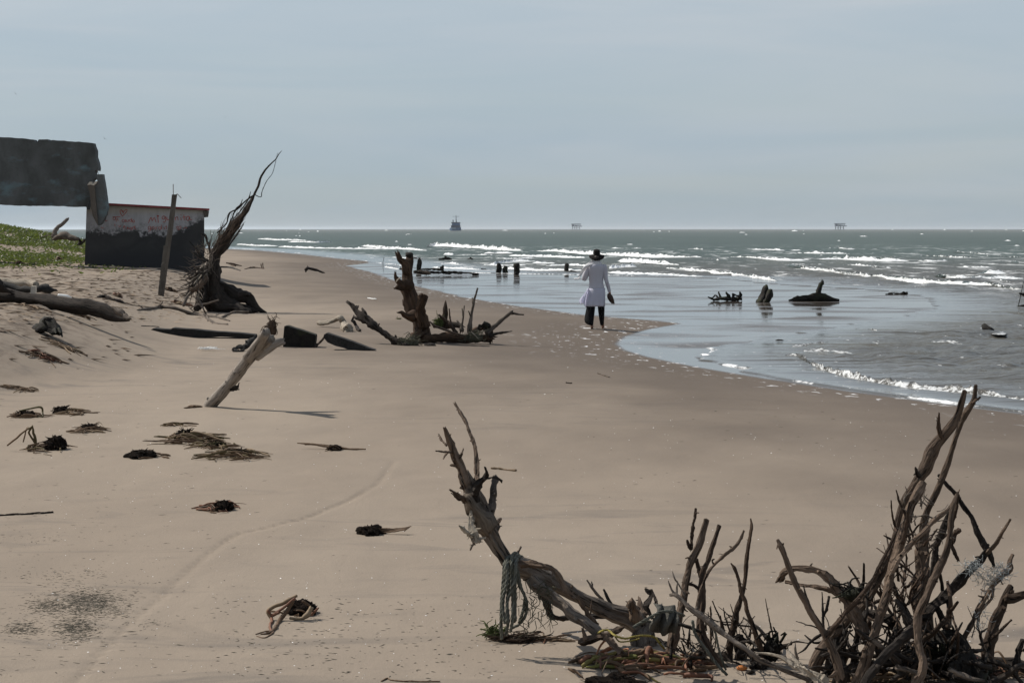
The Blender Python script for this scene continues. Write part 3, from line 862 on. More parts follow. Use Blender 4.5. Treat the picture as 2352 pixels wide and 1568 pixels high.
piece = [(1560, 760), (1642, 758), (1672, 950), (1690, 1080), (1706, 1210), (1716, 1300), (1692, 1400), (1652, 1495), (1610, 1560), (1566, 1580), (1540, 1300), (1520, 1050), (1512, 940), (1560, 870), (1540, 805)]
prism(sb, rough_poly(piece, FS, YS - .30, .008), YS - .30, YS + .05)
hp = child('broken_corner', sb, M['concrete'], slab, smooth=False)
sb = MB()
piece = [(1400, 935), (1512, 940), (1522, 1050), (1542, 1300), (1567, 1580), (1522, 1500), (1482, 1420), (1456, 1300), (1442, 1100)]
pl_ = rough_poly(piece, FS, YS - .40, .008)
prism(sb, pl_, YS - .40, YS - .02)
child('corner_face', sb, M['brownface'], hp, smooth=False)
sb = MB()
prism(sb, [xz(*FS(a, b), YS - .42) for a, b in ((1396, 932), (1432, 882), (1470, 880), (1480, 908), (1500, 908), (1522, 874), (1562, 868), (1530, 912), (1500, 938), (1450, 925))], YS - .43, YS - .1)
child('fresh_break', sb, M['concrete_break'], hp, smooth=False)
sb = MB()
for a in (((1716, 1300), (1725, 1380), (1722, 1418)), ((1690, 1420), (1696, 1470), (1690, 1500)), ((1545, 690), (1570, 730), (1575, 765))):
    tube(sb, [(*xz(*FS(*q), YS - .1),) for q in a] if False else [Vector((xz(*FS(*q), YS - .1)[0], YS - .1, xz(*FS(*q), YS - .1)[1])) for q in a], [.012, .01, .008], seg=5, rough=0, wander=0)
child('rebar', sb, M['rust'], hp)

# leaning post in front of it
def FT(zx, zy): return (349.8 + .2655 * zx, 333.2 + .2655 * zy)
pb = at(*FT(80, 1305)); YP = pb.y; mpx = .2655 * YP / FOC
post = thing('concrete_post', 'leaning weathered concrete post with bent steel bars at its top beside the uprooted tree', 'post', pb)
def post_piece(pts, r, tw=.5, flat=1.0):
    mb = MB()
    P = [on(*FT(a, b), YP) for a, b in pts]
    C, rr = catmull(P, [x * mpx for x in r], 26)
    v = []; f = []
    for i in range(26):
        for q in range(8):
            a = tw + q * math.pi / 4
            k = 1.0 if q % 2 == 0 else .80
            j = 1 + .10 * (NPR.rand() - .5)
            v.append(C[i] + np.array([math.cos(a), math.sin(a) * flat, 0]) * rr[i] * 1.25 * k * j)
    for i in range(25):
        for q in range(8): f.append((i * 8 + q, i * 8 + (q + 1) % 8, i * 8 + 8 + (q + 1) % 8, i * 8 + 8 + q))
    f.append(tuple(range(25 * 8, 26 * 8))); f.append(tuple(range(7, -1, -1)))
    mb.add(v, f)
    return mb
lowz = pb - Vector((0, 0, .4))
child('shaft', post_piece([(72, 1345), (90, 1180), (115, 1000), (135, 870), (160, 700), (180, 540), (193, 428)], [20, 21, 21, 20, 19.5, 19, 18.5]), M['concrete_post'], post, smooth=False)
child('lower_casing', post_piece([(70, 1350), (88, 1190), (113, 1000), (128, 868)], [21, 24, 25.5, 25]), M['concrete_post'], post, smooth=False)
mb = MB(); tube(mb, [on(*FT(182, 440), YP), on(*FT(181, 390), YP), on(*FT(181, 340), YP)], [3.2 * mpx] * 3, seg=5, rough=0, wander=0); child('steel_bar', mb, M['rust'], post)
mb = MB(); tube(mb, [on(*FT(200, 440), YP), on(*FT(215, 424), YP), on(*FT(232, 440), YP), on(*FT(250, 458), YP)], [3 * mpx] * 4, seg=5, rough=0, wander=0); child('steel_bar', mb, M['rust'], post)

# ------------------------------------------------------------------ creeping plants on the dune
def leaf_material():
    t = NT('dune leaves')
    P = t.node('ShaderNodeNewGeometry').outputs['Position']
    n = t.noise(P, 1.3, 4); n2 = t.noise(P, 9, 2)
    c = t.mix(t.rng(n, .3, .7), (.028, .043, .014), (.062, .076, .022))
    c = t.mix(t.rng(n2, .54, .68), c, (.17, .145, .048))
    t.set(Base_Color=c, Roughness=.5)
    tr = t.node('ShaderNodeBsdfTranslucent'); t.link(t.mix(.5, c, (.22, .30, .04)), tr.inputs['Color'])
    mx = t.node('ShaderNodeMixShader'); mx.inputs[0].default_value = .35
    t.link(t.b.outputs[0], mx.inputs[1]); t.link(tr.outputs[0], mx.inputs[2]); t.link(mx.outputs[0], t.out.inputs['Surface'])
    return t.m
M['leaf'] = leaf_material()
gr = np.random.RandomState(4)
N = 110000
gy = gr.uniform(58, 125, N); gx = -gr.uniform(.155, .34, N) * gy
inl = xb_of(gy) - gx
dens = sstep(2.0, 7.0, inl) * sstep(58, 72, gy + (fbm(gx * .3, gy * .3, 3) - .5) * 14) * (.12 + .88 * sstep(.45, .60, fbm(gx * .35, gy * .22, 4) + .20 * sstep(78, 95, gy)))
dens = dens * (1 - np.exp(-((gx + 15) / 2.0) ** 2) * .9)
keep = gr.rand(N) < dens
gx, gy = gx[keep], gy[keep]; n = len(gx); gzv = ground(gx, gy)
hgt = gr.uniform(.03, .13, n) * (.7 + .9 * sstep(85, 95, gy)); wid = gr.uniform(.022, .060, n); an = gr.uniform(0, 6.28, n); ln = gr.uniform(-.14, .14, (n, 2))
ax, ay = np.cos(an) * wid, np.sin(an) * wid
v = np.stack([np.stack([gx - ax, gy - ay, gzv + hgt * .35], -1), np.stack([gx + ln[:, 0] * .3, gy + ln[:, 1] * .3, gzv - .02], -1), np.stack([gx + ax, gy + ay, gzv + hgt * .5], -1), np.stack([gx + ln[:, 0], gy + ln[:, 1], gzv + hgt], -1)], 1).reshape(-1, 3)
mb = MB(); mb.add(v, np.arange(n * 4).reshape(-1, 4).tolist())
go = mb.build('dune_plants', M['leaf'], smooth=False); go['kind'] = 'stuff'

# ------------------------------------------------------------------ driftwood
class Survey:
    """turns the sketch of one dead tree (read off the photograph) into real limbs: each point carries its own distance towards or away from the base"""
    lie = False
    def __init__(self, ox, oy, s, y0): self.ox, self.oy, self.s, self.y0 = ox, oy, s, y0
    def p(self, zx, zy, dy=0.0): return on(self.ox + self.s * zx, self.oy + self.s * zy, self.y0 + dy)
    def r(self, rz, dy=0.0): return rz * self.s * (self.y0 + dy) / FOC
    def limb(self, mb, pts, dy=(0, 0), root=False, lie=False, **kw):
        n = len(pts); P = []; R = []; last = 4.0
        for i, q in enumerate(pts):
            t = i / max(n - 1, 1); d = dy[0] + (dy[1] - dy[0]) * t
            if len(dy) > 2: d += dy[2] * math.sin(t * math.pi)
            r = q[2] if len(q) > 2 else last
            last = r
            p = self.p(q[0], q[1], d); rw = self.r(r, d)
            if (lie or self.lie) and p.z < gz(p.x, p.y) + .3 * rw: p = at(self.ox + self.s * q[0], self.oy + self.s * q[1]) + Vector((0, 0, .45 * rw))
            P.append(p); R.append(rw)
        if root:
            e = P[-1]; g = gz(e.x, e.y)
            if e.z > g - R[-1] * .3: P.append(Vector((e.x + (e.x - P[-2].x) * .2, e.y, g - R[-1] * .5))); R.append(R[-1])
        return tube(mb, P, R, **kw)
class LSurvey(Survey): lie = True
def limb_part(sv, th, name, mat, pts, dy=(0, 0), root=False, parent=None, label=None, **kw):
    if sv is globals().get('FB'): kw.setdefault('lie', True)
    if sv.y0 < 11 and kw.get('seg', 8) >= 7 and not sv.lie: kw.setdefault('spurs', 5); kw.setdefault('spur_len', 1.2)
    if mat == 'wood_black': kw.setdefault('jag', (0, .35))
    mb = MB(); sv.limb(mb, pts, dy, root, **kw)
    o = child(name, mb, M[mat], parent or th, smooth=not (sv.y0 < 11 and mat.startswith('wood') and kw.get('seg', 8) >= 8))
    if label: o['label'] = label
    return o
def lone(name, label, cat, mat, sv, limbs, group=None, **kw):
    """a single stick or log, one mesh"""
    mb = MB()
    for L in limbs:
        k = dict(kw); k.setdefault('jag', (0, .35) if mat == 'wood_black' else (0, .8)); k.setdefault('lie', name not in ('sea_post', 'foam_highlight_streak', 'driftwood_board', 'thin_reed', 'bobbing_log', 'arched_stick', 'floating_wreck', 'floating_wood', 'wash_stick', 'dune_snag')); pts, dy = L[0], (L[1] if len(L) > 1 else (0, 0))
        if len(L) > 2: k.update(L[2])
        sv.limb(mb, pts, dy, **k)
    return tag(mb.build(name, M[mat], smooth=not (sv.y0 < 11 and mat.startswith('wood'))), label, cat, group)
def spray(th, name, mat, base_fn, n, seed, kind=None, seg=5, npts=4, merge=False):
    rg = np.random.RandomState(seed); mb = MB(); out = []
    for i in range(n):
        P, R = base_fn(rg)
        if not merge: mb = MB()
        tube(mb, P, R, seg=seg, rough=.08, wander=.5, rng=rg, step=2.2)
        if not merge: out.append(child(name, mb, M[mat], th))
    if merge:
        o = child(name, mb, M[mat], th)
        if kind: o['kind'] = kind
        out.append(o)
    return out

# --- the uprooted tree by the house
Y0 = at(600, 716).y
T1 = Survey(349.8, 333.2, .2655, Y0)
base = Vector(T1.p(600, 1440)); base.z = gz(base.x, base.y)
tree = thing('uprooted_tree', 'dark uprooted dead tree with a mass of tangled roots and one long leaning limb', 'dead tree', base)
limb_part(T1, tree, 'trunk', 'wood_dark', [(640, 1470, 120), (560, 1380, 115), (530, 1260, 85), (528, 1120, 70), (535, 1010, 62), (570, 920, 55), (620, 830, 45), (700, 700, 36), (770, 620, 28), (815, 570, 24), (855, 500, 18), (890, 420, 11), (920, 355, 10), (935, 290, 9), (965, 235, 8), (1000, 190, 7), (1040, 150, 4.5), (1072, 120, 4), (1090, 85, 3.5), (1118, 52, 2)], (-.1, .3), seg=14, rough=.16, wander=.12)
limb_part(T1, tree, 'root', 'wood_dark', [(560, 1230, 70), (650, 1250, 62), (740, 1295, 58), (820, 1325, 52), (870, 1380, 36), (910, 1418, 22), (990, 1450, 6)], (0, -.5), seg=10, rough=.2)
limb_part(T1, tree, 'root', 'wood_dark', [(760, 1300, 45), (835, 1283, 24), (855, 1300, 12)], (-.2, -.5), seg=8, rough=.2)
limb_part(T1, tree, 'root', 'wood_dark', [(545, 1270, 80), (630, 1340, 62), (720, 1390, 46), (820, 1415, 34), (900, 1440, 18)], (-.1, -.6), seg=12, rough=.16)
limb_part(T1, tree, 'root', 'wood_dark', [(560, 1340, 85), (640, 1390, 62), (740, 1420, 45), (850, 1440, 20)], (-.2, -.9), seg=10, rough=.2)
limb_part(T1, tree, 'root', 'wood_dark', [(480, 1180, 60), (430, 1300, 58), (400, 1390, 40), (370, 1430, 22)], (-.1, -.5), seg=10, rough=.2)
limb_part(T1, tree, 'root', 'wood_tan', [(470, 1135, 16), (430, 1200, 24), (375, 1240, 28), (335, 1250, 16)], (-.6, -.9), seg=8, rough=.2)
limb_part(T1, tree, 'root', 'wood_grey', [(380, 1240, 12), (310, 1300, 16), (270, 1390, 14)], (-.7, -1.1), seg=7, rough=.15, lie=True)
for pts, dy in (([(480, 1000, 12), (420, 960, 10), (370, 890, 9), (320, 830, 5)], (-.3, -.6)), ([(500, 930, 10), (480, 850, 10), (460, 780, 12), (420, 768, 5)], (-.2, -.3)),
                ([(460, 1010, 14), (400, 960, 12), (355, 925, 7)], (-.4, -.8)), ([(600, 940, 8), (660, 880, 9), (720, 790, 8), (790, 685, 4)], (.2, .5)),
                ([(560, 760, 6), (640, 680, 6), (660, 600, 8), (690, 572, 8), (740, 550, 7), (800, 490, 7), (880, 430, 6)], (-.1, 0)), ([(660, 700, 6), (720, 560, 7), (760, 520, 6), (780, 470, 3)], (-.1, -.2)),
                ([(770, 560, 6), (830, 470, 6), (850, 405, 3)], (0, -.1)), ([(740, 660, 7), (790, 560, 8), (830, 500, 6), (870, 440, 5)], (.1, .2)), ([(700, 640, 5), (745, 590, 5), (790, 530, 5)], (0, .1)),
                ([(890, 428, 4), (905, 440, 4), (940, 446, 4), (950, 400, 3.5), (985, 320, 3), (1040, 240, 2.5), (1070, 135, 2.5)], (0, .2)), ([(1000, 195, 5), (1002, 175, 3)], (.2, .2)), ([(1072, 125, 3), (1085, 70, 2)], (.25, .3))):
    limb_part(T1, tree, 'branch', 'wood_charred', pts, dy, seg=6, rough=.12)
def root_fan(rg):
    a = rg.uniform(0, 1)
    sx, sy = 500 - 60 * rg.rand() - 60 * a, 1020 + 170 * a + 40 * rg.rand()
    ang = math.radians(rg.uniform(175, 262)); L = rg.uniform(130, 270) * (.75 + .3 * a)
    P = []; x, y = sx, sy; d0 = rg.uniform(-.5, .25); dd = rg.uniform(-.9, .1)
    for k in range(5):
        P.append((x, y, d0 + dd * k / 4)); ang += rg.normal() * .28 + .04
        x += math.cos(ang) * L / 4; y -= math.sin(ang) * L / 4
    r0 = rg.uniform(4, 13)
    P = [T1.p(*q) for q in P]; 
    P = [Vector((p.x, p.y, max(p.z, gz(p.x, p.y) + .01))) for p in P]
    return P, [T1.r(r0 * (1 - .16 * k)) for k in range(5)]
spray(tree, 'root', 'wood_grey', root_fan, 34, 3)
spray(tree, 'root', 'wood_pale', root_fan, 9, 14)
spray(tree, 'root', 'wood_dark', root_fan, 34, 8)
def fine(rg):
    t = rg.rand(); sx, sy = 480 + 250 * t + rg.normal() * 22, 950 - 260 * t + rg.normal() * 30
    ang = math.radians(rg.uniform(38, 78)); L = rg.uniform(60, 190); x, y = sx, sy; P = []; d0 = rg.uniform(-.5, .3)
    for k in range(4):
        P.append(T1.p(x, y, d0 + .05 * k)); ang += rg.normal() * .13; x += math.cos(ang) * L / 3; y -= math.sin(ang) * L / 3
    r0 = rg.uniform(1.3, 3.2); return P, [T1.r(r0), T1.r(r0), T1.r(r0 * .8), T1.r(r0 * .5)]
spray(tree, 'fine_roots', 'wood_brown', fine, 170, 5, kind='stuff', seg=4, merge=True)
def fine2(rg):
    sx, sy = rg.uniform(380, 540), rg.uniform(860, 1130)
    ang = math.radians(rg.uniform(60, 250)); L = rg.uniform(50, 170); x, y = sx, sy; P = []; d0 = rg.uniform(-.8, .3)
    for k in range(5):
        P.append(T1.p(x, y, d0 - .06 * k)); ang += rg.normal() * .45; x += math.cos(ang) * L / 4; y -= math.sin(ang) * L / 4
    r0 = rg.uniform(1.2, 3.0); return P, [T1.r(r0 * (1 - .15 * k)) for k in range(5)]
spray(tree, 'fine_roots', 'wood_grey', fine2, 80, 6, kind='stuff', seg=4, merge=True)

# fallen branch in front of it
yb = at(430, 722).y
FB = Survey(349.8, 333.2, .2655, yb)
fb = thing('fallen_branch', 'bare grey fallen branch with forked twigs lying in front of the uprooted tree', 'branch', at(430, 724))
limb_part(FB, fb, 'stem', 'wood_grey', [(-130, 1430, 6), (-40, 1425, 16), (60, 1405, 17), (180, 1410, 15), (290, 1440, 16), (350, 1470, 17), (440, 1480, 15), (530, 1490, 13), (600, 1505, 10), (670, 1522, 6)], (.1, -.2), seg=8, spurs=5)
for pts, dy in (([(590, 1503, 10), (650, 1465, 10), (720, 1440, 9), (820, 1442, 8), (832, 1435, 4)], (-.1, .2)), ([(310, 1395, 5), (360, 1440, 8), (430, 1480, 10), (500, 1520, 11), (560, 1545, 8), (650, 1555, 8)], (.3, -.5)),
                ([(330, 1410, 6), (400, 1380, 8), (480, 1365, 8), (575, 1340, 7)], (.2, .4)), ([(372, 1280, 5), (400, 1330, 9), (440, 1410, 8), (470, 1480, 7), (480, 1525, 4)], (.2, -.2)),
                ([(355, 1300, 4), (400, 1370, 4), (460, 1440, 4)], (.3, 0)), ([(520, 1490, 5), (580, 1460, 4), (600, 1452, 2)], (0, .1)), ([(470, 1475, 5), (510, 1530, 6), (520, 1545, 4)], (-.1, -.3))):
    limb_part(FB, fb, 'twig', 'wood_grey', pts, dy, seg=6)

# --- old trunk standing on the beach
Y0 = at(975, 786).y
SV = Survey(882.9, 566.4, .14873, Y0)
base = at(975, 786)
stump = thing('standing_stump', 'tall broken brown tree stump standing upright with a forked top', 'stump', base)
limb_part(SV, stump, 'trunk', 'wood_stump', [(640, 1560, 160), (615, 1440, 150), (575, 1290, 140), (545, 1150, 130), (490, 1010, 125), (440, 880, 112), (395, 740, 112), (355, 620, 110), (355, 500, 96), (362, 370, 82), (385, 260, 70), (400, 160, 56)], (0, .15), seg=16, rough=.15, wander=.08, jag=(0, .5))
for pts, dy in (([(370, 420, 60), (300, 270, 52), (245, 190, 42), (205, 110, 34)], (0, -.1)), ([(370, 560, 95), (290, 585, 88), (225, 610, 62), (175, 640, 18)], (-.05, -.15)), ([(300, 620, 60), (220, 520, 40), (180, 470, 30), (170, 400, 18)], (-.1, -.2)),
                ([(470, 1080, 75), (350, 1045, 52), (260, 1025, 30), (195, 1015, 8)], (-.1, -.3)), ([(420, 1020, 50), (330, 930, 32), (300, 830, 26)], (.1, .2)),
                ([(610, 1240, 90), (580, 1050, 72), (568, 900, 66), (590, 790, 60), (590, 765, 40)], (-.2, -.5)), ([(540, 1330, 80), (470, 1390, 55), (390, 1440, 18)], (-.2, -.6)),
                ([(600, 1420, 95), (800, 1420, 72), (1000, 1420, 65), (1250, 1430, 62), (1500, 1420, 60), (1640, 1420, 50)], (-.2, .2)), ([(1300, 1340, 30), (1450, 1280, 45), (1560, 1260, 55), (1620, 1340, 60), (1640, 1420, 40)], (.1, .2)),
                ([(520, 1480, 50), (510, 1530, 30), (495, 1560, 14)], (-.4, -.7))):
    limb_part(SV, stump, 'root' if pts[0][1] > 1300 else 'limb', 'wood_stump', pts, dy, seg=12, rough=.2)
mb = MB(); blob(mb, SV.p(385, 130, -.05), .075, .09, .055, .35, 2.2, 3, seed=2); child('dark_crust', mb, M['wood_black'], stump)
lone('bleached_splinter', 'pale splintered stick caught in the side knot of the standing stump', 'stick', 'wood_pale', SV, [([(180, 545, 8), (215, 500, 10), (255, 480, 8)], (-.35, -.4))])

# the litter of limbs at its foot
lone('driftwood_board', 'tall pointed dark board stuck upright among branches by the standing stump', 'board', 'wood_brown', SV, [([(905, 1260, 46), (915, 1100, 50), (935, 960, 40), (942, 880, 22), (945, 835, 6)], (.3, .4), dict(flat=.3))], seg=8, rough=.05)
lone('driftwood_stick', 'thick slanting stick leaning beside the pointed board near the standing stump', 'stick', 'wood_brown', SV, [([(840, 1050, 18), (930, 1130, 30), (1020, 1220, 34), (1110, 1330, 34)], (.1, 0))])
lone('driftwood_stick', 'thin straight stick upright just beyond the slanting one by the standing stump', 'stick', 'wood_brown', SV, [([(1000, 960, 12), (1010, 1070, 14), (1030, 1200, 15)], (.4, .3))])
lone('driftwood_log', 'short dark log lying behind the sticks by the standing stump', 'log', 'wood_dark', SV, [([(760, 1230, 30), (900, 1200, 55), (1060, 1200, 50), (1190, 1240, 30)], (.8, .6))], seg=10)
fk = lone('forked_stick', 'small forked stick standing upright midway along the fallen roots of the standing stump', 'stick', 'wood_grey', SV, [([(1235, 910, 10), (1222, 1050, 14), (1200, 1180, 18), (1190, 1290, 34)], (.1, 0)), ([(1200, 950, 8), (1215, 1100, 10)], (.1, .1)), ([(1120, 1140, 12), (1160, 1190, 14), (1200, 1250, 20)], (.1, 0))])
lone('driftwood_pole', 'tallest thin dark pole rising from the fallen roots of the standing stump', 'pole', 'wood_grey', SV, [([(1440, 640, 13), (1410, 740, 17), (1380, 850, 19), (1350, 1000, 22), (1330, 1120, 28), (1310, 1290, 42)], (.1, 0)), ([(1360, 790, 10), (1365, 870, 14)], (.1, .05)), ([(1298, 990, 6), (1325, 1060, 14)], (0, 0))])
lone('driftwood_limb', 'pale forked limb slanting up to the sea side from the fallen roots', 'limb', 'wood_grey', SV, [([(1570, 1330, 50), (1640, 1280, 46), (1760, 1190, 36), (1880, 1080, 28), (1960, 1010, 26), (1980, 990, 12)], (0, .2)), ([(1950, 1030, 22), (2050, 1040, 17), (2150, 1050, 12)], (.2, .1))])
lone('driftwood_stick', 'dark bent stick lying low below the pale forked limb', 'stick', 'wood_dark', SV, [([(1620, 1380, 30), (1720, 1350, 22), (1820, 1330, 20), (1960, 1305, 9)], (-.1, .1))])
lone('driftwood_stick', 'long pale stick lying aslant against the fallen roots of the standing stump', 'stick', 'wood_tan', SV, [([(700, 1160, 12), (800, 1230, 20), (950, 1290, 22), (1100, 1340, 20), (1220, 1370, 10)], (-.1, -.3))])
lone('driftwood_chunk', 'black knotty chunk of wood perched where the pale forked limb begins', 'chunk', 'wood_black', SV, [([(1500, 1230, 30), (1560, 1210, 44), (1640, 1230, 24)], (0, 0)), ([(1440, 1300, 20), (1470, 1230, 24), (1490, 1205, 10)], (-.1, -.1))], rough=.35)
M['moss'] = plain('mossy net', (.095, .092, .066), .95, .5, 30, .9, .1, .03)
M['greengrass'] = plain('green weed', (.062, .075, .026), .9, .5, 20, .3, .1)
def ragged(name, label, cat, c, rx, ry, rz, mat, seed, strands=60, sr=.006):
    mb = MB()
    if mat != 'white_plastic': blob(mb, c, rx * .8, ry * .8, rz * .8, .6, 3.6, 3, seed=seed)
    rg = np.random.RandomState(seed)
    for i in range(strands):
        a = rg.uniform(0, 6.28); e = rg.uniform(0, 1.3)
        p = np.array(c) + np.array([rx * math.cos(a) * math.cos(e), ry * math.sin(a) * math.cos(e), rz * math.sin(e)]) * .9
        q = p + rg.normal(size=3) * np.array([rx, ry, rz]) * .5; q2 = q + rg.normal(size=3) * np.array([rx, ry, rz]) * .4
        tube(mb, [p, q, q2], [sr, sr, sr * .6], seg=4, rough=0, wander=.3, rng=rg, step=3)
    return tag(mb.build(name, M[mat]), label, cat)
ragged('net_scrap', 'grey green tangled net scrap caught on the fallen roots of the stump', 'net', SV.p(1400, 1410, -.55), .15, .12, .10, 'moss', 3)
lone('netting_strand', 'pale strand of netting hanging over the net scrap on the fallen roots', 'strand', 'wood_pale', SV, [([(1340, 1310, 5), (1400, 1370, 6), (1450, 1420, 4)], (-.8, -.8))])
ragged('moss_clump', 'olive moss clump at the foot of the leaning log beside the standing stump', 'moss', at(937, 793) + Vector((0, 0, .04)), .20, .14, .10, 'moss', 4)
ragged('weed_clump', 'small green weed clump caught behind the pointed board', 'weed', SV.p(840, 1190, .25), .09, .08, .10, 'greengrass', 5, 40)
mb = MB(); blob(mb, at(987, 794), .11, .1, .05, .4, 2.2, 3, seed=9); tag(mb.build('wood_chunk', M['wood_dark']), 'low dark wood chunk on the sand before the standing stump', 'chunk')
# leaning dark log to its left
yl = at(945, 794).y
SL = Survey(316.5, 549.7, .3895, yl)
ll = thing('leaning_log', 'dark knobbly log leaning away from the mossy clump beside the standing stump', 'log', at(945, 794))
limb_part(SL, ll, 'stem', 'wood_dark', [(1590, 640, 24), (1540, 605, 23), (1470, 560, 19), (1400, 510, 19), (1350, 470, 22), (1310, 430, 20), (1270, 395, 14), (1238, 370, 9)], (0, .8), seg=9, rough=.25, spurs=12, spur_len=1.5)
for pts in ([(1350, 460, 14), (1335, 425, 16), (1325, 408, 8)], [(1330, 480, 10), (1290, 465, 10), (1275, 455, 5)], [(1360, 490, 8), (1390, 490, 7), (1410, 496, 3)]):
    limb_part(SL, ll, 'branch', 'wood_dark', pts, (.5, .6), seg=7, rough=.25)
ys_ = at(845, 757).y; SB = Survey(316.5, 549.7, .3895, ys_)
lone('twisted_stick', 'short twisted dark stick upright beside the bleached bent wood', 'stick', 'wood_dark', SB, [([(1308, 545, 9), (1290, 515, 10), (1275, 485, 9), (1262, 480, 6), (1274, 455, 6)], (0, .1)), ([(1290, 520, 7), (1312, 536, 5)], (0, 0))])
yb_ = at(790, 755).y; SB = Survey(316.5, 549.7, .3895, yb_)
lone('bleached_wood', 'bleached white bent piece of wood arching over the sand', 'driftwood', 'wood_pale', SB, [([(1065, 492, 14), (1110, 490, 13), (1150, 478, 12), (1180, 460, 14), (1200, 462, 17), (1215, 500, 22), (1240, 545, 30)], (.5, 0)), ([(1065, 490, 14), (1090, 496, 12), (1140, 488, 9)], (.5, .3))], seg=10)

# plank, slab and timber half buried
def slant_prism(name, label, cat, mat, pts, y0, th, sub=None):
    mb = MB(); prism(mb, rough_poly(pts, lambda a, b: (a, b), y0, .006), y0, y0 + th)
    return tag(mb.build(name, M[mat], smooth=False), label, cat)
yk = at(470, 776).y
slant_prism('weathered_plank', 'long dark weathered plank lying on the sand behind the leaning pale log', 'plank', 'wood_charred', [(346, 757), (352, 754), (392, 757), (396, 753), (480, 760), (560, 766), (585, 769), (586, 776), (540, 775), (505, 773), (470, 776), (450, 776), (400, 769), (347, 764)], yk - .1, .35)
yk = at(690, 797).y
slant_prism('concrete_slab', 'dark square concrete slab standing on edge in the sand', 'slab', 'wood_black', [(653, 749), (660, 748), (724, 769), (725, 773), (722, 798), (700, 799), (650, 797), (650, 780)], yk - .1, .3)
yk = at(800, 803).y
slant_prism('dark_timber', 'tapering dark timber half sunk in the sand beside the concrete slab', 'timber', 'wood_charred', [(744, 768), (750, 765), (775, 773), (810, 785), (862, 804), (800, 803), (790, 799), (770, 794), (752, 786), (743, 775)], yk - .1, .3)
yk = at(735, 796).y; SB = Survey(316.5, 549.7, .3895, yk)
lone('rusty_stick', 'small reddish stick propped between the concrete slab and the dark timber', 'stick', 'wood_brown', SB, [([(1040, 640, 6), (1065, 615, 7), (1090, 590, 6), (1100, 570, 4)], (0, .2)), ([(985, 634, 4), (1040, 638, 5)], (0, 0))])
yk = at(565, 806).y; SB = Survey(316.5, 549.7, .3895, yk)
lone('gnarled_root', 'gnarled dark root sticking out beneath the pale leaning log', 'root', 'wood_charred', SB, [([(700, 575, 22), (660, 600, 24), (630, 635, 16), (590, 640, 12), (565, 655, 12)], (.3, -.2)), ([(640, 625, 10), (610, 655, 8), (570, 660, 6)], (-.2, -.3))], seg=8, rough=.3, spurs=5, spur_len=1.2)
yk = at(625, 797).y; SB = Survey(316.5, 549.7, .3895, yk)
ragged('dry_tuft', 'rusty dry tuft sticking up behind the top of the pale leaning log', 'tuft', SB.p(790, 525, .2), .10, .08, .16, 'wood_brown', 12, 40)

# the pale leaning log
yk = at(478, 932).y; SB = Survey(316.5, 549.7, .3895, yk)
lg = thing('pale_log', 'thick pale grey log leaning out of the sand with a forked top', 'log', at(478, 932))
limb_part(SB, lg, 'trunk', 'wood_log', [(405, 1040, 38), (430, 975, 38), (482, 920, 36), (540, 850, 34), (590, 785, 35), (640, 720, 35), (700, 655, 35), (750, 612, 33), (785, 585, 30)], (0, -.75), seg=14, rough=.05, wander=.06, spurs=8, spur_len=.6, jag=(0, .3))
limb_part(SB, lg, 'fork', 'wood_log', [(650, 700, 34), (700, 630, 30), (732, 580, 29), (757, 548, 28)], (-.55, -.95), seg=12, rough=.05, wander=.05, jag=(0, .35))
limb_part(SB, lg, 'fork', 'wood_log', [(690, 690, 34), (760, 640, 34), (820, 610, 30), (855, 600, 18)], (-.5, -.3), seg=12, rough=.08, wander=.05, jag=(0, .5))
limb_part(SB, lg, 'stub', 'wood_dark', [(560, 870, 10), (585, 868, 12), (598, 846, 7)], (-.3, -.25), seg=7, rough=.3)
limb_part(SB, lg, 'stub', 'wood_dark', [(545, 885, 10), (575, 880, 9), (597, 884, 3)], (-.3, -.25), seg=7, rough=.3)

# logs piled on the bank at the far left
yk = at(120, 716).y
SK = Survey(0, 491.4, .16468, yk)
bl = thing('beached_log', 'big dark hollow log lying on the bank with its broken end overhanging the sand', 'log', at(120, 716))
limb_part(SK, bl, 'trunk', 'wood_dark', [(-700, 1080, 150), (-300, 1120, 145), (0, 1140, 125), (300, 1175, 85), (560, 1190, 85), (760, 1230, 105), (960, 1260, 120), (1180, 1290, 125), (1400, 1340, 115), (1560, 1400, 85), (1700, 1450, 55), (1800, 1475, 22)], (.6, -1.0), seg=16, rough=.10, wander=.1)
limb_part(SK, bl, 'broken_end', 'wood_grey', [(1550, 1290, 12), (1620, 1340, 42), (1720, 1410, 48), (1800, 1465, 30)], (-1.1, -1.35), seg=9, rough=.2, flat=.45)
limb_part(SK, bl, 'root', 'wood_dark', [(-60, 900, 40), (-10, 1000, 80), (60, 1060, 70), (160, 1090, 30)], (.1, .1), seg=10, rough=.3)
lone('pale_log_round', 'pale white sawn log lying behind the big dark log on the bank', 'log', 'wood_pale', Survey(0, 491.4, .16468, yk + 1.6), [([(-300, 930, 55), (0, 955, 55), (250, 970, 52), (400, 965, 46), (470, 975, 46), (505, 985, 44)], (.6, -.2))], seg=14, rough=.03, jag=(0, .1))
lone('dark_log', 'dark log wedged between the white sawn log and the hollow log', 'log', 'wood_charred', Survey(0, 491.4, .16468, yk + 1.0), [([(-200, 985, 70), (0, 1000, 65), (150, 1020, 60), (330, 1050, 52), (440, 1060, 40)], (.4, 0))], seg=12)
SK2 = Survey(0, 491.4, .16468, yk + .55)
mb = MB(); box(mb, SK2.p(470, 1060), SK2.r(62), .12, SK2.r(110), Matrix.Rotation(math.radians(4), 3, 'Y')); tag(mb.build('wood_block', M['concrete_break'], smooth=False), 'small pale cut wood block standing against the dark logs on the bank', 'block')
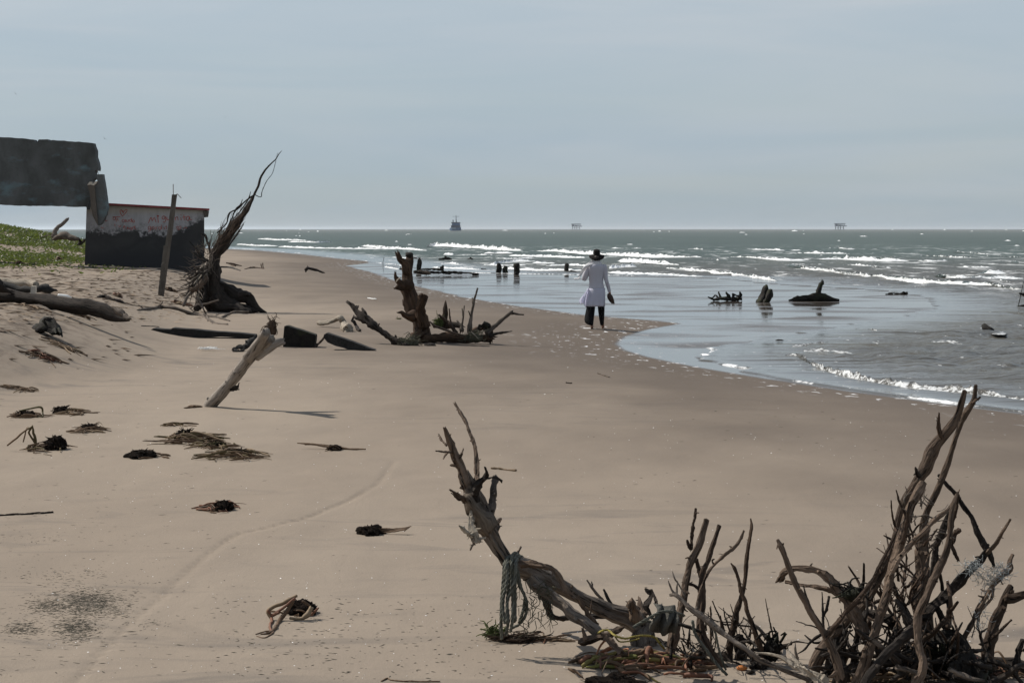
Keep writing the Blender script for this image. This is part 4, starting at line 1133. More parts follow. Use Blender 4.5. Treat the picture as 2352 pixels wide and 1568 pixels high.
lone('dark_beam', 'charred flat beam behind the wood block on the bank', 'beam', 'wood_charred', Survey(0, 491.4, .16468, yk + 1.3), [([(500, 1040, 45), (620, 1055, 55), (720, 1055, 35), (790, 1065, 12)], (0, .2))], rough=.2)
M['white_plastic'] = plain('white plastic', (.78, .78, .76), .4, .08, 10, 0)
SK3 = Survey(0, 491.4, .16468, yk - .9)
mb = MB(); pz = SK3.p(885, 1140); tube(mb, [pz + Vector((-.09, .02, .01)), pz + Vector((0.05, .0, -.005)), pz + Vector((.13, -.01, -.03))], [.022, .024, .010], seg=8, rough=0, wander=0, jag=(0, 0)); tag(mb.build('plastic_bottle', M['white_plastic']), 'white plastic bottle lying on top of the hollow dark log', 'bottle')
lone('driftwood_slab', 'thin dark slab of driftwood behind the broken end of the hollow log', 'driftwood', 'wood_dark', Survey(0, 491.4, .16468, at(280, 692).y), [([(1360, 1160, 14), (1450, 1170, 30), (1560, 1205, 30), (1680, 1240, 22), (1800, 1265, 9), (2100, 1300, 6)], (0, -.4))], rough=.2)
yk = at(105, 770).y; SB = Survey(0, 716.3, .29750, yk)
mb = MB(); SB.limb(mb, [(230, 160, 16), (300, 130, 44), (370, 110, 62), (420, 130, 60), (440, 160, 40)], (.3, -.2), seg=12, rough=.22)
SB.limb(mb, [(360, 90, 30), (395, 60, 22), (412, 52, 10)], (0, 0), seg=8, rough=.25)
tag(mb.build('wood_lump', M['wood_black']), 'dark rounded wood lump half buried in the sloping bank below the hollow log', 'chunk')
# on the dune
yk = 84.0; SB = Survey(0, 491.4, .16468, yk)
lone('dune_snag', 'weathered grey snag sticking up out of the green dune', 'snag', 'wood_grey', SB, [([(750, 330, 40), (770, 235, 36), (800, 190, 30), (850, 160, 28), (900, 120, 24), (930, 80, 22), (948, 68, 14)], (0, .6))], seg=9)
lone('dune_log', 'humped pale driftwood log lying on the dune beside the house', 'log', 'wood_grey', Survey(0, 491.4, .16468, 76.0), [([(735, 355, 14), (790, 330, 34), (870, 305, 50), (960, 325, 44), (1040, 340, 34), (1085, 352, 26)], (0, -.6))], seg=10)
lone('dune_stick', 'thin grey stick lying in the green dune plants', 'stick', 'wood_grey', Survey(0, 491.4, .16468, 80.0), [([(560, 325, 5), (640, 305, 8), (725, 285, 7)], (0, 0))])
lone('dune_stump', 'small dark stump against the corner of the tilted house', 'stump', 'wood_dark', Survey(0, 491.4, .16468, 72.5), [([(1075, 430, 10), (1110, 400, 26), (1095, 340, 12)], (0, 0)), ([(1100, 420, 20), (1150, 400, 22), (1180, 360, 12)], (0, 0))], rough=.3)

# --- wood standing and lying in the wash and the surf
def FZ(a): return Survey(882.9, 566.4, .14873, a)
def sea_y(py): return CAM_Z * FOC / (py - HOR)
yk = sea_y(627); SB = FZ(yk)
for lab, pts in (('sea-worn wooden post nearest the fallen beam in the wash', [(1752, 470, 38), (1752, 380, 40), (1756, 300, 38), (1765, 252, 16)]),
                 ('shortest of the three sea-worn posts, between its two neighbours', [(1862, 470, 34), (1862, 390, 36), (1868, 320, 34), (1872, 300, 24)])):
    lone('sea_post', lab, 'post', 'wood_black', SB, [(pts, (0, 0)), ([(pts[-1][0] - 20, 320, 5), (pts[-1][0] - 28, pts[-1][1] - 35, 3)], (0, 0))], 'rotten posts standing in the wash', seg=9, rough=.16)
yk = sea_y(631); SB = FZ(yk)
lone('sea_post', 'widest sea-worn post with a bulging top, last of the row of three', 'post', 'wood_black', SB, [([(2030, 520, 42), (2030, 420, 42), (2036, 350, 56), (2030, 300, 60), (2035, 258, 40)], (0, 0))], 'rotten posts standing in the wash', seg=10, rough=.16)
yk = sea_y(623.5)
lone('sea_post', 'single square dark post standing in the surf beside the walking person', 'post', 'wood_black', Survey(882.9, 466.4, .2479, yk), [([(1690, 680, 22), (1688, 620, 22), (1690, 575, 22), (1694, 558, 18)], (0, 0))], 'rotten posts standing in the wash', seg=6, rough=.08)
lone('floating_wood', 'small dark lump of wood awash beside the single square post', 'driftwood', 'wood_black', Survey(882.9, 466.4, .2479, sea_y(625)), [([(1712, 640, 10), (1740, 630, 13), (1780, 638, 4)], (0, 0))], rough=.3)
yk = sea_y(628); SB = FZ(yk)
lone('sea_post', 'post with a white streaked crosspiece behind the standing stump', 'post', 'wood_black', SB, [([(530, 430, 34), (530, 330, 34), (535, 230, 30), (540, 175, 16)], (0, 0)), ([(450, 178, 8), (540, 182, 10), (570, 190, 6)], (0, 0))], 'rotten posts standing in the wash', seg=8, rough=.2)
lone('foam_highlight_streak', 'white foam highlights built as a streak on the crosspiece behind the stump', 'streak', 'white_plastic', SB, [([(455, 160, 5), (510, 170, 9), (525, 195, 5)], (-.05, -.05)), ([(555, 185, 4), (590, 185, 9), (608, 212, 4)], (-.05, -.05))], seg=6, rough=.1)  # white foam highlights around the post, built as a solid streak
yk = sea_y(632); SB = FZ(yk)
bm_ = thing('fallen_beam', 'long black fallen timber lying in the wash behind the standing stump', 'timber', at(1020, 631))
limb_part(SB, bm_, 'beam', 'wood_black', [(560, 350, 10), (680, 345, 16), (800, 345, 20), (890, 360, 18)], (.5, .4), seg=8, rough=.25)
limb_part(SB, bm_, 'beam', 'wood_black', [(450, 380, 12), (600, 380, 18), (760, 395, 22), (950, 395, 22), (1150, 400, 18), (1300, 405, 14), (1450, 420, 12)], (.3, -.2), seg=8, rough=.25)
limb_part(SB, bm_, 'snag', 'wood_black', [(890, 370, 24), (885, 320, 24), (908, 290, 10)], (.4, .4), seg=7, rough=.3)
limb_part(SB, bm_, 'end_lump', 'wood_black', [(1360, 430, 14), (1410, 425, 22), (1455, 430, 12)], (-.4, -.4), seg=8, rough=.3)
lone('weathered_board', 'ochre weathered board under the near end of the black fallen timber', 'board', 'wood_tan', SB, [([(450, 400, 10), (560, 395, 26), (680, 410, 22), (720, 425, 5)], (-.3, -.5))], rough=.2)
lone('wash_snag', 'dark knotty snag on the wet sand at the foot of the crosspiece post', 'snag', 'wood_black', SB, [([(470, 420, 6), (490, 390, 10), (530, 400, 14), (570, 390, 10), (560, 425, 5)], (-.6, -.7))], rough=.3)
lone('wash_stick', 'thin stick poking up from the wash left of the standing stump', 'stick', 'wood_black', FZ(sea_y(629)), [([(242, 290, 4), (246, 340, 5), (240, 360, 6)], (0, 0)), ([(235, 345, 12), (300, 345, 14)], (0, 0))], rough=.2)
lone('thin_reed', 'single thin dark reed standing in the shallows beyond the bare sand', 'reed', 'wood_dark', Survey(0, 0, 1, sea_y(610)), [([(880, 611, .7), (880, 601, .6), (882, 591, .5)], (0, 0))], seg=5, rough=.05)
for lab, c in (('flat dark heap of wreckage awash in the surf, the larger of two', (940, 190, 100)), ('small low wreckage awash further along the surf', (1330, 188, 45))):
    a, b, w = c; SB = FZ(sea_y(566.4 + .14873 * 208))
    lone('floating_wreck', lab, 'driftwood', 'wood_black', SB, [([(a - w, b + 6, w * .14), (a - w * .3, b - 4, w * .25), (a + w * .3, b - 2, w * .25), (a + w, b + 8, w * .08)], (0, 0)), ([(a - w * .1, b, 8), (a, b - w * .38, 8), (a + 20, b - w * .2, 6)], (0, 0))], 'wreckage awash in the surf', rough=.35, spurs=5 if w > 60 else 2, spur_len=1.0)
lone('floating_wood', 'thin dark plank floating just before the row of three posts', 'driftwood', 'wood_black', FZ(sea_y(619)), [([(1495, 345, 12), (1540, 350, 8), (1590, 357, 5)], (0, 0))], rough=.3)

FR = lambda py: Survey(1449, 466.4, .3839, sea_y(py))
SB = FR(691)
sn = thing('spiky_snag', 'low spiky snag with curling roots lying in the shallow wash, first of four', 'snag', Vector(SB.p(570, 580)) * 1.0)
for pts, dy in (([(490, 580, 5), (520, 575, 9), (570, 572, 12), (620, 572, 14), (665, 575, 9)], (0, 0)), ([(462, 562, 5), (480, 568, 6), (500, 580, 7)], (0, 0)), ([(480, 575, 4), (505, 550, 5), (525, 570, 7)], (.2, 0)), ([(525, 530, 4), (530, 548, 6), (545, 575, 8)], (.1, 0)),
                ([(570, 532, 5), (580, 550, 9), (600, 572, 9)], (0, 0)), ([(608, 540, 4), (612, 560, 8), (620, 575, 9)], (0, 0)), ([(652, 532, 6), (655, 555, 11), (640, 578, 11)], (-.2, 0)), ([(612, 542, 4), (640, 555, 7), (660, 560, 6)], (-.2, 0))):
    limb_part(SB, sn, 'root', 'wood_black', pts, dy, seg=7, rough=.22)
SB = FR(694)
ds = thing('double_stump', 'pair of thick leaning stump pieces standing in the shallow wash', 'stump', Vector(SB.p(795, 590)))
limb_part(SB, ds, 'post', 'wood_black', [(770, 605, 22), (785, 560, 24), (800, 520, 22), (808, 497, 15)], (.1, .2), seg=9, rough=.18)
limb_part(SB, ds, 'post', 'wood_black', [(805, 605, 20), (820, 560, 20), (835, 525, 16), (842, 518, 8)], (-.2, -.1), seg=9, rough=.18)
SB = FR(692)
ws = thing('anchor_snag', 'low spreading snag with one upright broken limb in the shallow wash', 'snag', Vector(SB.p(1100, 586)))
limb_part(SB, ws, 'root', 'wood_black', [(945, 582, 6), (1000, 570, 20), (1060, 565, 24), (1120, 560, 26), (1180, 572, 20), (1245, 580, 8)], (0, 0), seg=10, rough=.22)
limb_part(SB, ws, 'limb', 'wood_black', [(1105, 570, 24), (1118, 535, 17), (1130, 500, 15), (1145, 475, 14), (1150, 468, 8)], (0, .1), seg=9, rough=.18)
limb_part(SB, ws, 'twig', 'wood_black', [(1146, 476, 4), (1140, 465, 3), (1150, 459, 2)], (.1, .1), seg=5)
lone('spiky_snag', 'small far snag lying at the edge of the surf, last of four', 'snag', 'wood_black', FR(676), [([(1525, 547, 3), (1560, 545, 7), (1600, 545, 9), (1655, 545, 8)], (0, 0)), ([(1630, 530, 4), (1640, 545, 7)], (0, 0)), ([(1650, 535, 3), (1655, 547, 5)], (0, 0))], rough=.3, seg=7)
lone('bobbing_log', 'round dark log end bobbing in the choppy shallows', 'log', 'wood_black', FR(757), [([(2110, 735, 16), (2130, 750, 20), (2160, 765, 16)], (.2, -.1))], seg=9, rough=.12)
lone('arched_stick', 'thin arched stick poking out of the foaming shallows', 'stick', 'wood_dark', FR(783), [([(855, 828, 3), (880, 819, 4), (905, 820, 4), (922, 828, 3)], (0, 0))], seg=6, rough=.1)
SB = FR(707)
eb_ = thing('edge_snag', 'bare snag with thin twigs at the far end of the shallows', 'snag', Vector(SB.p(2345, 625)))
for pts in ([(2310, 622, 6), (2340, 615, 7), (2420, 620, 12)], [(2325, 540, 5), (2352, 548, 8), (2420, 570, 12)], [(2318, 615, 2.5), (2330, 560, 2.5), (2350, 470, 2)], [(2420, 640, 14), (2425, 570, 13), (2440, 480, 8)]):
    limb_part(SB, eb_, 'limb', 'wood_black', pts, (0, .1), seg=7, rough=.2)
# low logs on the open sand further off
lone('beach_log', 'small log with a raised root lying far along the bare sand', 'log', 'wood_dark', Survey(316.5, 549.7, .3895, at(715, 627).y), [([(985, 180, 6), (1000, 170, 10), (1040, 178, 8), (1095, 197, 5)], (0, 0)), ([(990, 192, 5), (1000, 172, 8)], (0, 0))])
lone('beach_stick', 'bundle of brown sticks lying nearest the uprooted tree on the far sand', 'sticks', 'wood_brown', Survey(349.8, 333.2, .2655, at(540, 611).y), [([(640, 1020, 6), (700, 1030, 9), (770, 1045, 5)], (0, 0)), ([(680, 1035, 5), (720, 1050, 6)], (0, 0))])
lone('beach_stick', 'low sticks with a forked tip further right on the far sand', 'sticks', 'wood_brown', Survey(349.8, 333.2, .2655, at(585, 616).y), [([(800, 1075, 4), (870, 1060, 8), (965, 1070, 5)], (0, 0)), ([(950, 1065, 5), (940, 1030, 4)], (0, 0)), ([(960, 1060, 4), (955, 1022, 4)], (0, 0))])
lone('dark_pole', 'straight dark pole lying on the sand behind the uprooted tree', 'pole', 'wood_charred', Survey(349.8, 333.2, .2655, at(540, 617).y), [([(590, 1055, 9), (680, 1065, 9), (760, 1088, 5)], (.5, -.5))])

# ------------------------------------------------------------------ dead wood close to the camera
YA = 9.55
F6 = Survey(966.2, 899.5, .4266, YA)
b6 = F6.p(1200, 1395); b6.z = gz(b6.x, b6.y)
da = thing('fallen_tree', 'long bleached fallen tree with ropes hung over its bend and antler branches at its tip', 'dead tree', b6)
limb_part(F6, da, 'trunk', 'wood_grey', [(1225, 1330, 50), (1170, 1245, 52), (1100, 1205, 48), (1000, 1165, 42), (880, 1115, 38), (760, 1058, 44), (660, 1010, 62), (570, 965, 58), (480, 925, 42), (400, 800, 44), (345, 690, 50), (300, 590, 48), (265, 515, 44)], (0, -.25), seg=16, rough=.11, spurs=10, spur_len=.8)
limb_part(F6, da, 'stump_base', 'wood_grey', [(1215, 1250, 50), (1200, 1310, 55), (1200, 1400, 60)], (0, -.1), root=True, seg=12, rough=.15)
limb_part(F6, da, 'branch', 'wood_tan', [(265, 540, 36), (225, 460, 30), (195, 370, 27), (175, 295, 23), (145, 235, 13), (130, 195, 8)], (-.25, -.35), seg=10, rough=.16, spurs=6, spur_len=1.2)
limb_part(F6, da, 'branch', 'wood_tan', [(290, 540, 24), (305, 440, 15), (300, 370, 14), (282, 280, 12), (255, 195, 10), (220, 125, 9), (185, 62, 7)], (-.2, .1), seg=8, rough=.14, spurs=8, spur_len=1.3)
limb_part(F6, da, 'branch', 'wood_dark', [(280, 580, 40), (310, 510, 26), (340, 460, 15), (352, 435, 10), (346, 405, 5)], (-.3, -.45), seg=8, rough=.2, spurs=4)
limb_part(F6, da, 'twig', 'wood_dark', [(335, 472, 7), (370, 466, 6), (405, 460, 7), (436, 482, 8)], (-.4, -.3), seg=6, rough=.2)
limb_part(F6, da, 'branch', 'wood_grey', [(345, 690, 34), (372, 630, 24), (388, 570, 18), (402, 510, 16), (405, 470, 14), (400, 452, 8)], (-.25, -.1), seg=9, rough=.2, spurs=8, spur_len=.9)
for pts, dy in (([(170, 325, 8), (130, 322, 6), (82, 318, 4)], (-.3, -.5)), ([(140, 290, 7), (115, 262, 6), (98, 230, 5)], (-.3, -.2)), ([(150, 320, 6), (130, 345, 5), (122, 362, 3)], (-.3, -.4)), ([(212, 360, 6), (224, 330, 5), (230, 305, 3)], (-.3, -.2)),
                ([(270, 605, 22), (210, 560, 13), (160, 528, 6)], (-.25, -.5)), ([(365, 755, 40), (398, 712, 22), (430, 685, 7)], (-.2, -.05)), ([(240, 590, 12), (195, 570, 6), (165, 545, 3)], (-.3, -.5)),
                ([(480, 920, 16), (515, 880, 10), (540, 832, 5)], (-.1, 0)), ([(1160, 1225, 38), (1148, 1160, 24), (1135, 1125, 18)], (-.1, -.2)), ([(1185, 1220, 40), (1188, 1150, 22), (1175, 1108, 10)], (0, .1)),
                ([(915, 1200, 6), (918, 1150, 4), (920, 1118, 2)], (-.2, -.2)), ([(940, 1255, 20), (905, 1210, 16), (870, 1150, 12), (845, 1098, 7)], (-.3, -.4))):
    limb_part(F6, da, 'twig', 'wood_tan', pts, dy, seg=7, rough=.2)
limb_part(F6, da, 'branch', 'wood_tan', [(540, 930, 22), (600, 925, 18), (660, 935, 15), (720, 955, 17), (760, 1020, 17), (785, 1070, 17), (830, 1110, 12)], (-.25, -.4), seg=9, rough=.16)
limb_part(F6, da, 'branch', 'wood_grey', [(600, 1010, 40), (680, 1085, 34), (760, 1150, 32), (860, 1225, 30), (960, 1295, 28)], (-.15, -.45), seg=10, rough=.1, spurs=4)
limb_part(F6, da, 'branch', 'wood_dark', [(640, 1060, 24), (680, 1140, 22), (705, 1205, 18), (760, 1218, 15), (850, 1212, 14), (1000, 1205, 14)], (.15, .35), seg=8, rough=.18)
limb_part(F6, da, 'splinter', 'wood_pale', [(272, 640, 10), (272, 700, 18), (280, 760, 28), (300, 800, 24), (318, 805, 10)], (-.35, -.42), seg=9, rough=.2, flat=.6)
limb_part(F6, da, 'splinter', 'wood_pale', [(275, 775, 18), (240, 745, 12), (208, 722, 5)], (-.4, -.5), seg=7, rough=.25)
limb_part(F6, da, 'splinter', 'wood_grey', [(295, 790, 16), (282, 820, 9), (268, 852, 4)], (-.4, -.4), seg=7, rough=.25)
M['bark'] = wood('flaking bark', (.26, .21, .16), (.06, .045, .035), bump=1.0)
mb = MB(); F6.limb(mb, [(250, 560, 30), (300, 640, 40), (350, 720, 36), (370, 760, 20)], (-.33, -.33), seg=10, rough=.35); child('bark', mb, M['bark'], da)

# two thin sticks leaning against its lower end
lone('leaning_stick', 'thin pale stick leaning against the bleached fallen tree, longer of two', 'stick', 'wood_grey', F6, [([(895, 1012, 4), (930, 1060, 8), (1020, 1172, 10), (1060, 1225, 10)], (.15, .1)), ([(920, 1020, 3), (925, 1045, 5)], (.15, .15))], seg=7)
lone('leaning_stick', 'short dark stick leaning against the bleached fallen tree, next to a longer pale one', 'stick', 'wood_charred', F6, [([(985, 1062, 6), (1010, 1110, 9), (1048, 1180, 9), (1075, 1230, 9)], (.12, .1))], seg=7)
lone('driftwood_log', 'short forked driftwood log lying under the lower end of the bleached fallen tree', 'log', 'wood_tan', F6, [([(860, 1345, 24), (930, 1325, 28), (1000, 1305, 25), (1060, 1280, 17), (1092, 1266, 8)], (-.45, -.55)), ([(890, 1330, 16), (872, 1275, 9)], (-.5, -.5)), ([(1000, 1320, 18), (1040, 1360, 18), (1080, 1400, 16)], (-.6, -.7))], seg=9, rough=.18)

# ropes, rag, weed on it
def rope_material():
    t = NT('old rope')
    g = t.attr('grain').outputs['Vector']
    n = t.noise(g, 90, 4, .6); n2 = t.noise(g, 11, 3)
    c = t.mix(t.rng(n, .35, .65), (.030, .032, .026), (.165, .165, .135)); c = t.mix(t.rng(n2, .5, .7), c, (.10, .095, .065))
    t.set(Base_Color=c, Roughness=.95, Normal=t.bump(n, .9, .01)); return t.m
M['rope'] = rope_material()
def rope(mb, P, r, rg, strands=3):
    n = max(12, int(sum((Vector(P[i + 1]) - Vector(P[i])).length for i in range(len(P) - 1)) / (r * 1.1)))
    n = min(n, 90)
    C, _ = catmull([tuple(p) for p in P], np.ones(len(P)), n)
    T = np.gradient(C, axis=0); T /= np.maximum(np.linalg.norm(T, axis=1)[:, None], 1e-9)
    u = np.cross(T, [0.2, 1, .1]); u /= np.maximum(np.linalg.norm(u, axis=1)[:, None], 1e-9); w = np.cross(T, u)
    for k in range(strands):
        a = np.arange(n) * .75 + k * 2 * math.pi / strands
        Q = C + (np.cos(a)[:, None] * u + np.sin(a)[:, None] * w) * r * .55
        tube(mb, Q, np.full(n, r * .58), seg=5, rough=.05, jag=(.5, .5), wander=0, rng=rg, step=1.2)
rg = np.random.RandomState(31)
mb = MB()
for top, xs, x1, zb, d in ((915, 455, 432, 1280, -.33), (908, 520, 508, 1230, -.31), (905, 462, 440, 1330, -.36), (900, 478, 462, 1310, -.34), (890, 492, 488, 1290, -.38), (900, 505, 500, 1180, -.36), (910, 515, 455, 1240, -.40), (905, 470, 452, 1200, -.39)):
    P = [F6.p(xs + 60, 950, .05), F6.p(xs + 25, top - 20, -.08), F6.p(xs - 2, top + 5, d + .05), F6.p(xs - 8 + rg.normal() * 5, 1010, d), F6.p(x1 + 5 + rg.normal() * 6, 1130, d), F6.p(x1 + rg.normal() * 6, 1230, d - .02), F6.p(x1 - 4, zb, d)]
    rope(mb, P, F6.r(8.5), rg)
for pts in ([(480, 900), (520, 960), (540, 1050), (570, 1130), (565, 1200), (530, 1250), (490, 1270)], [(500, 940), (530, 1040), (560, 1100), (550, 1180), (530, 1240)]):
    rope(mb, [F6.p(a, b, -.3) for a, b in pts], F6.r(8), rg)
tag(mb.build('rope', M['rope']), 'thick frayed grey rope hung in loops over the bend of the bleached fallen tree', 'rope')
mb = MB()
for i in range(60):
    x, y = rg.uniform(510, 720), rg.uniform(1010, 1250)
    P = [F6.p(x, y, -.3), F6.p(x + rg.normal() * 22, y + rg.uniform(10, 50), -.32), F6.p(x + rg.normal() * 30, y + rg.uniform(30, 90), -.3)]
    tube(mb, P, [.0022, .0018, .0012], seg=4, rough=0, wander=.5, rng=rg, step=5)
o = mb.build('rope_fibres', M['moss']); tag(o, 'wispy loose fibres dangling beside the hung grey rope', 'fibres')
ragged('weed_clump', 'bright green weed clump on the sand at the foot of the hung rope', 'weed', at(1135, 1468) + Vector((0, 0, .03)), .045, .045, .03, 'greengrass', 15, 50, .003)
ragged('weed_clump', 'brown weed clump on the sand just beside the green one under the hung rope', 'weed', at(1190, 1472) + Vector((0, 0, .01)), .11, .06, .022, 'wood_brown', 16, 90, .003)
F7 = Survey(1299.3, 1124.4, .2831, 9.3)
M['yellow_rope'] = plain('yellow rope', (.28, .23, .06), .85, .5, 60, .6)
mb = MB(); rope(mb, [F7.p(a, b, -.3 + c) for a, b, c in ((255, 1165, .1), (300, 1140, 0), (350, 1140, 0), (400, 1180, -.1), (480, 1205, -.1), (560, 1190, -.05), (640, 1182, 0), (720, 1195, .05), (760, 1240, .05), (800, 1290, .1))], F7.r(9), rg)
rope(mb, [F7.p(a, b, -.2) for a, b in ((400, 1190), (440, 1230), (520, 1225), (600, 1205))], F7.r(6), rg)
tag(mb.build('rope', M['yellow_rope']), 'thin twisted yellow rope looped around the base of the bleached fallen tree', 'rope')

# the clump of upright stems in the middle
md = at(1535, 1512); F7 = Survey(1299.3, 1124.4, .2831, md.y)
mid = thing('dead_shrub', 'clump of upright brown dead stems between the fallen tree and the taller tangle', 'dead shrub', md)
LM = lambda name, mat, pts, dy=(0, 0), **k: limb_part(F7, mid, name, mat, pts, dy, **k)
LM('stem', 'wood_tan', [(1142, 240, 22), (1115, 330, 25), (1090, 430, 28), (1050, 520, 32), (1012, 600, 34), (992, 720, 31), (972, 850, 30), (940, 960, 33), (905, 1080, 38), (862, 1250, 42), (825, 1390, 42)], (.1, -.05), root=True, seg=12, rough=.1, spurs=4)
LM('stem', 'wood_brown', [(1055, 150, 9), (1045, 230, 14), (1032, 300, 15), (1020, 380, 13), (1022, 480, 12)], (.15, .1), seg=8, rough=.2, spurs=3)
LM('twig', 'wood_brown', [(1052, 185, 8), (1080, 187, 4)], (.15, .1), seg=6)
LM('twig', 'wood_brown', [(985, 405, 8), (990, 440, 14), (1010, 475, 12)], (.1, .1), seg=6, rough=.25)
LM('stem', 'wood_brown', [(1245, 290, 18), (1215, 390, 21), (1175, 500, 20), (1145, 590, 18), (1105, 660, 24), (1095, 760, 30), (1095, 900, 34), (1095, 1050, 32), (1130, 1200, 36), (1200, 1350, 40), (1300, 1470, 44), (1380, 1570, 44)], (.2, -.2), root=True, seg=12, rough=.12, spurs=5)
LM('stem', 'wood_brown', [(1060, 560, 16), (1070, 620, 18), (1095, 690, 22)], (.2, .2), seg=8)
LM('stem', 'wood_tan', [(1446, 330, 8), (1415, 400, 14), (1360, 470, 15), (1290, 530, 15), (1205, 600, 14), (1150, 680, 12), (1105, 780, 11), (1075, 880, 11), (1058, 980, 12)], (-.1, -.25), seg=8, rough=.14, spurs=5, spur_len=1.5)
LM('twig', 'wood_brown', [(1198, 600, 10), (1190, 575, 8), (1205, 560, 5)], (-.2, -.2), seg=6, rough=.25)
LM('stem', 'wood_brown', [(1500, 232, 6), (1510, 290, 15), (1498, 380, 15), (1480, 500, 16), (1462, 640, 17), (1440, 780, 18), (1415, 890, 22), (1385, 1000, 28), (1355, 1120, 28), (1340, 1230, 30), (1330, 1350, 30)], (.1, 0), root=True, seg=10, rough=.1, spurs=3)
LM('stem', 'wood_brown', [(1340, 595, 6), (1372, 640, 15), (1400, 720, 16), (1425, 820, 17), (1455, 910, 18), (1490, 1030, 19), (1530, 1150, 22), (1590, 1300, 24)], (-.1, -.15), seg=9, rough=.1, spurs=3)
LM('stem', 'wood_brown', [(1000, 760, 12), (1030, 770, 12), (1075, 800, 14)], (0, 0), seg=7)
LM('twig', 'wood_brown', [(1180, 955, 5), (1190, 900, 6), (1260, 1060, 7), (1300, 1180, 8)][1:], (.1, .1), seg=6, spurs=3)
LM('twig', 'wood_brown', [(1170, 950, 5), (1176, 1010, 7), (1176, 1120, 8), (1180, 1250, 9)], (.1, .1), seg=6)
LM('twig', 'wood_brown', [(1280, 955, 4), (1292, 1030, 7), (1320, 1110, 8), (1345, 1190, 9)], (-.05, -.1), seg=6, spurs=3)
LM('twig', 'wood_brown', [(1380, 1030, 4), (1420, 1110, 5), (1480, 1210, 6), (1500, 1260, 6)], (-.1, -.1), seg=6)
LM('twig', 'wood_brown', [(1252, 1020, 8), (1262, 1080, 12), (1270, 1160, 12)], (0, 0), seg=6)
LM('twig', 'wood_brown', [(1255, 1088, 7), (1350, 1095, 8), (1430, 1100, 8), (1510, 1108, 8)], (.05, .1), seg=6)
LM('twig', 'wood_brown', [(1505, 1120, 6), (1490, 1180, 7), (1465, 1230, 8)], (0, 0), seg=6)
LM('root', 'wood_dark', [(820, 1040, 14), (900, 1080, 18), (1000, 1110, 16), (1090, 1150, 14)], (-.1, -.1), seg=8)
LM('root', 'wood_dark', [(1100, 1350, 60), (1250, 1400, 70), (1400, 1480, 60), (1500, 1560, 60)], (.1, -.2), root=True, seg=10, rough=.3)
LM('root', 'wood_dark', [(1400, 1180, 30), (1420, 1290, 44), (1400, 1400, 50), (1380, 1500, 50)], (0, 0), root=True, seg=10, rough=.3)
LM('root', 'wood_dark', [(1590, 1300, 40), (1610, 1400, 90), (1600, 1500, 120), (1600, 1600, 120)], (-.1, -.2), root=True, seg=12, rough=.3)
LM('root', 'wood_tan', [(940, 1445, 5), (975, 1390, 7), (1030, 1335, 8), (1100, 1285, 7)], (-.3, -.3), seg=6)
def mtw(rg):
    sx, sy = rg.uniform(880, 1560), rg.uniform(1050, 1430); ang = math.radians(rg.uniform(20, 160)); L = rg.uniform(60, 190); d = rg.uniform(-.25, .35)
    P = [F7.p(sx, sy, d)]; x, y = sx, sy
    for k in range(3):
        ang += rg.normal() * .3; x += math.cos(ang) * L / 3; y -= math.sin(ang) * L / 3; P.append(F7.p(x, y, d + rg.normal() * .06))
    r = rg.uniform(2.5, 8); return P, [F7.r(r), F7.r(r), F7.r(r * .8), F7.r(r * .5)]
spray(mid, 'twig', 'wood_dark', mtw, 64, 12)
lone('long_branch', 'long pale branch slanting down across the clump of upright stems to the bottom edge', 'branch', 'wood_grey', F7, [
    ([(848, 852, 12), (890, 850, 20), (940, 890, 19), (1000, 950, 21), (1070, 1005, 28), (1150, 1055, 28), (1230, 1130, 25), (1330, 1205, 22), (1440, 1275, 21), (1560, 1370, 20), (1700, 1432, 18), (1880, 1505, 20), (2060, 1570, 26)], (-.35, -.6), dict(spurs=7, spur_len=1.1)),
    ([(832, 735, 4), (850, 790, 8), (882, 845, 12)], (-.35, -.35)), ([(908, 738, 4), (900, 800, 8), (895, 850, 12)], (-.3, -.35)), ([(866, 660, 3), (880, 710, 7), (930, 790, 6), (975, 870, 6)], (-.2, -.25))], seg=11, rough=.1)
lone('grey_branch', 'smooth grey branch slanting behind the crossed stems towards the taller tangle', 'branch', 'wood_grey', F7, [([(1438, 1035, 6), (1500, 1075, 10), (1570, 1125, 15), (1640, 1215, 16), (1720, 1320, 18), (1800, 1400, 20), (1900, 1470, 22)], (.2, .1), dict(spurs=4))], seg=9, rough=.08)
lone('splintered_branch', 'pale splintered forked branch lying at the foot of the taller tangle', 'branch', 'wood_pale', F7, [([(1540, 1322, 8), (1640, 1326, 10), (1720, 1350, 14), (1830, 1410, 26), (1960, 1475, 40), (2100, 1565, 46)], (-.55, -.75), dict(rough=.2, spurs=6, spur_len=.7)),
    ([(1800, 1290, 6), (1850, 1360, 16), (1920, 1430, 24)], (-.5, -.6)), ([(1830, 1225, 5), (1800, 1290, 8), (1850, 1350, 10)], (-.5, -.5)), ([(1862, 1240, 4), (1866, 1300, 10), (1880, 1380, 14)], (-.5, -.5))], seg=9)
lone('thin_twig', 'single thin straight twig with a dark rag at its foot between clump and tangle', 'twig', 'wood_brown', F7, [([(1620, 880, 3), (1638, 980, 5), (1655, 1060, 6), (1678, 1160, 8), (1690, 1240, 10)], (-.1, -.1), dict(spurs=3))], seg=6)
ragged('dark_rag', 'dark wet rag wrapped at the foot of the thin straight twig', 'rag', F7.p(1685, 1300, -.12), .045, .05, .06, 'wood_black', 18, 20)
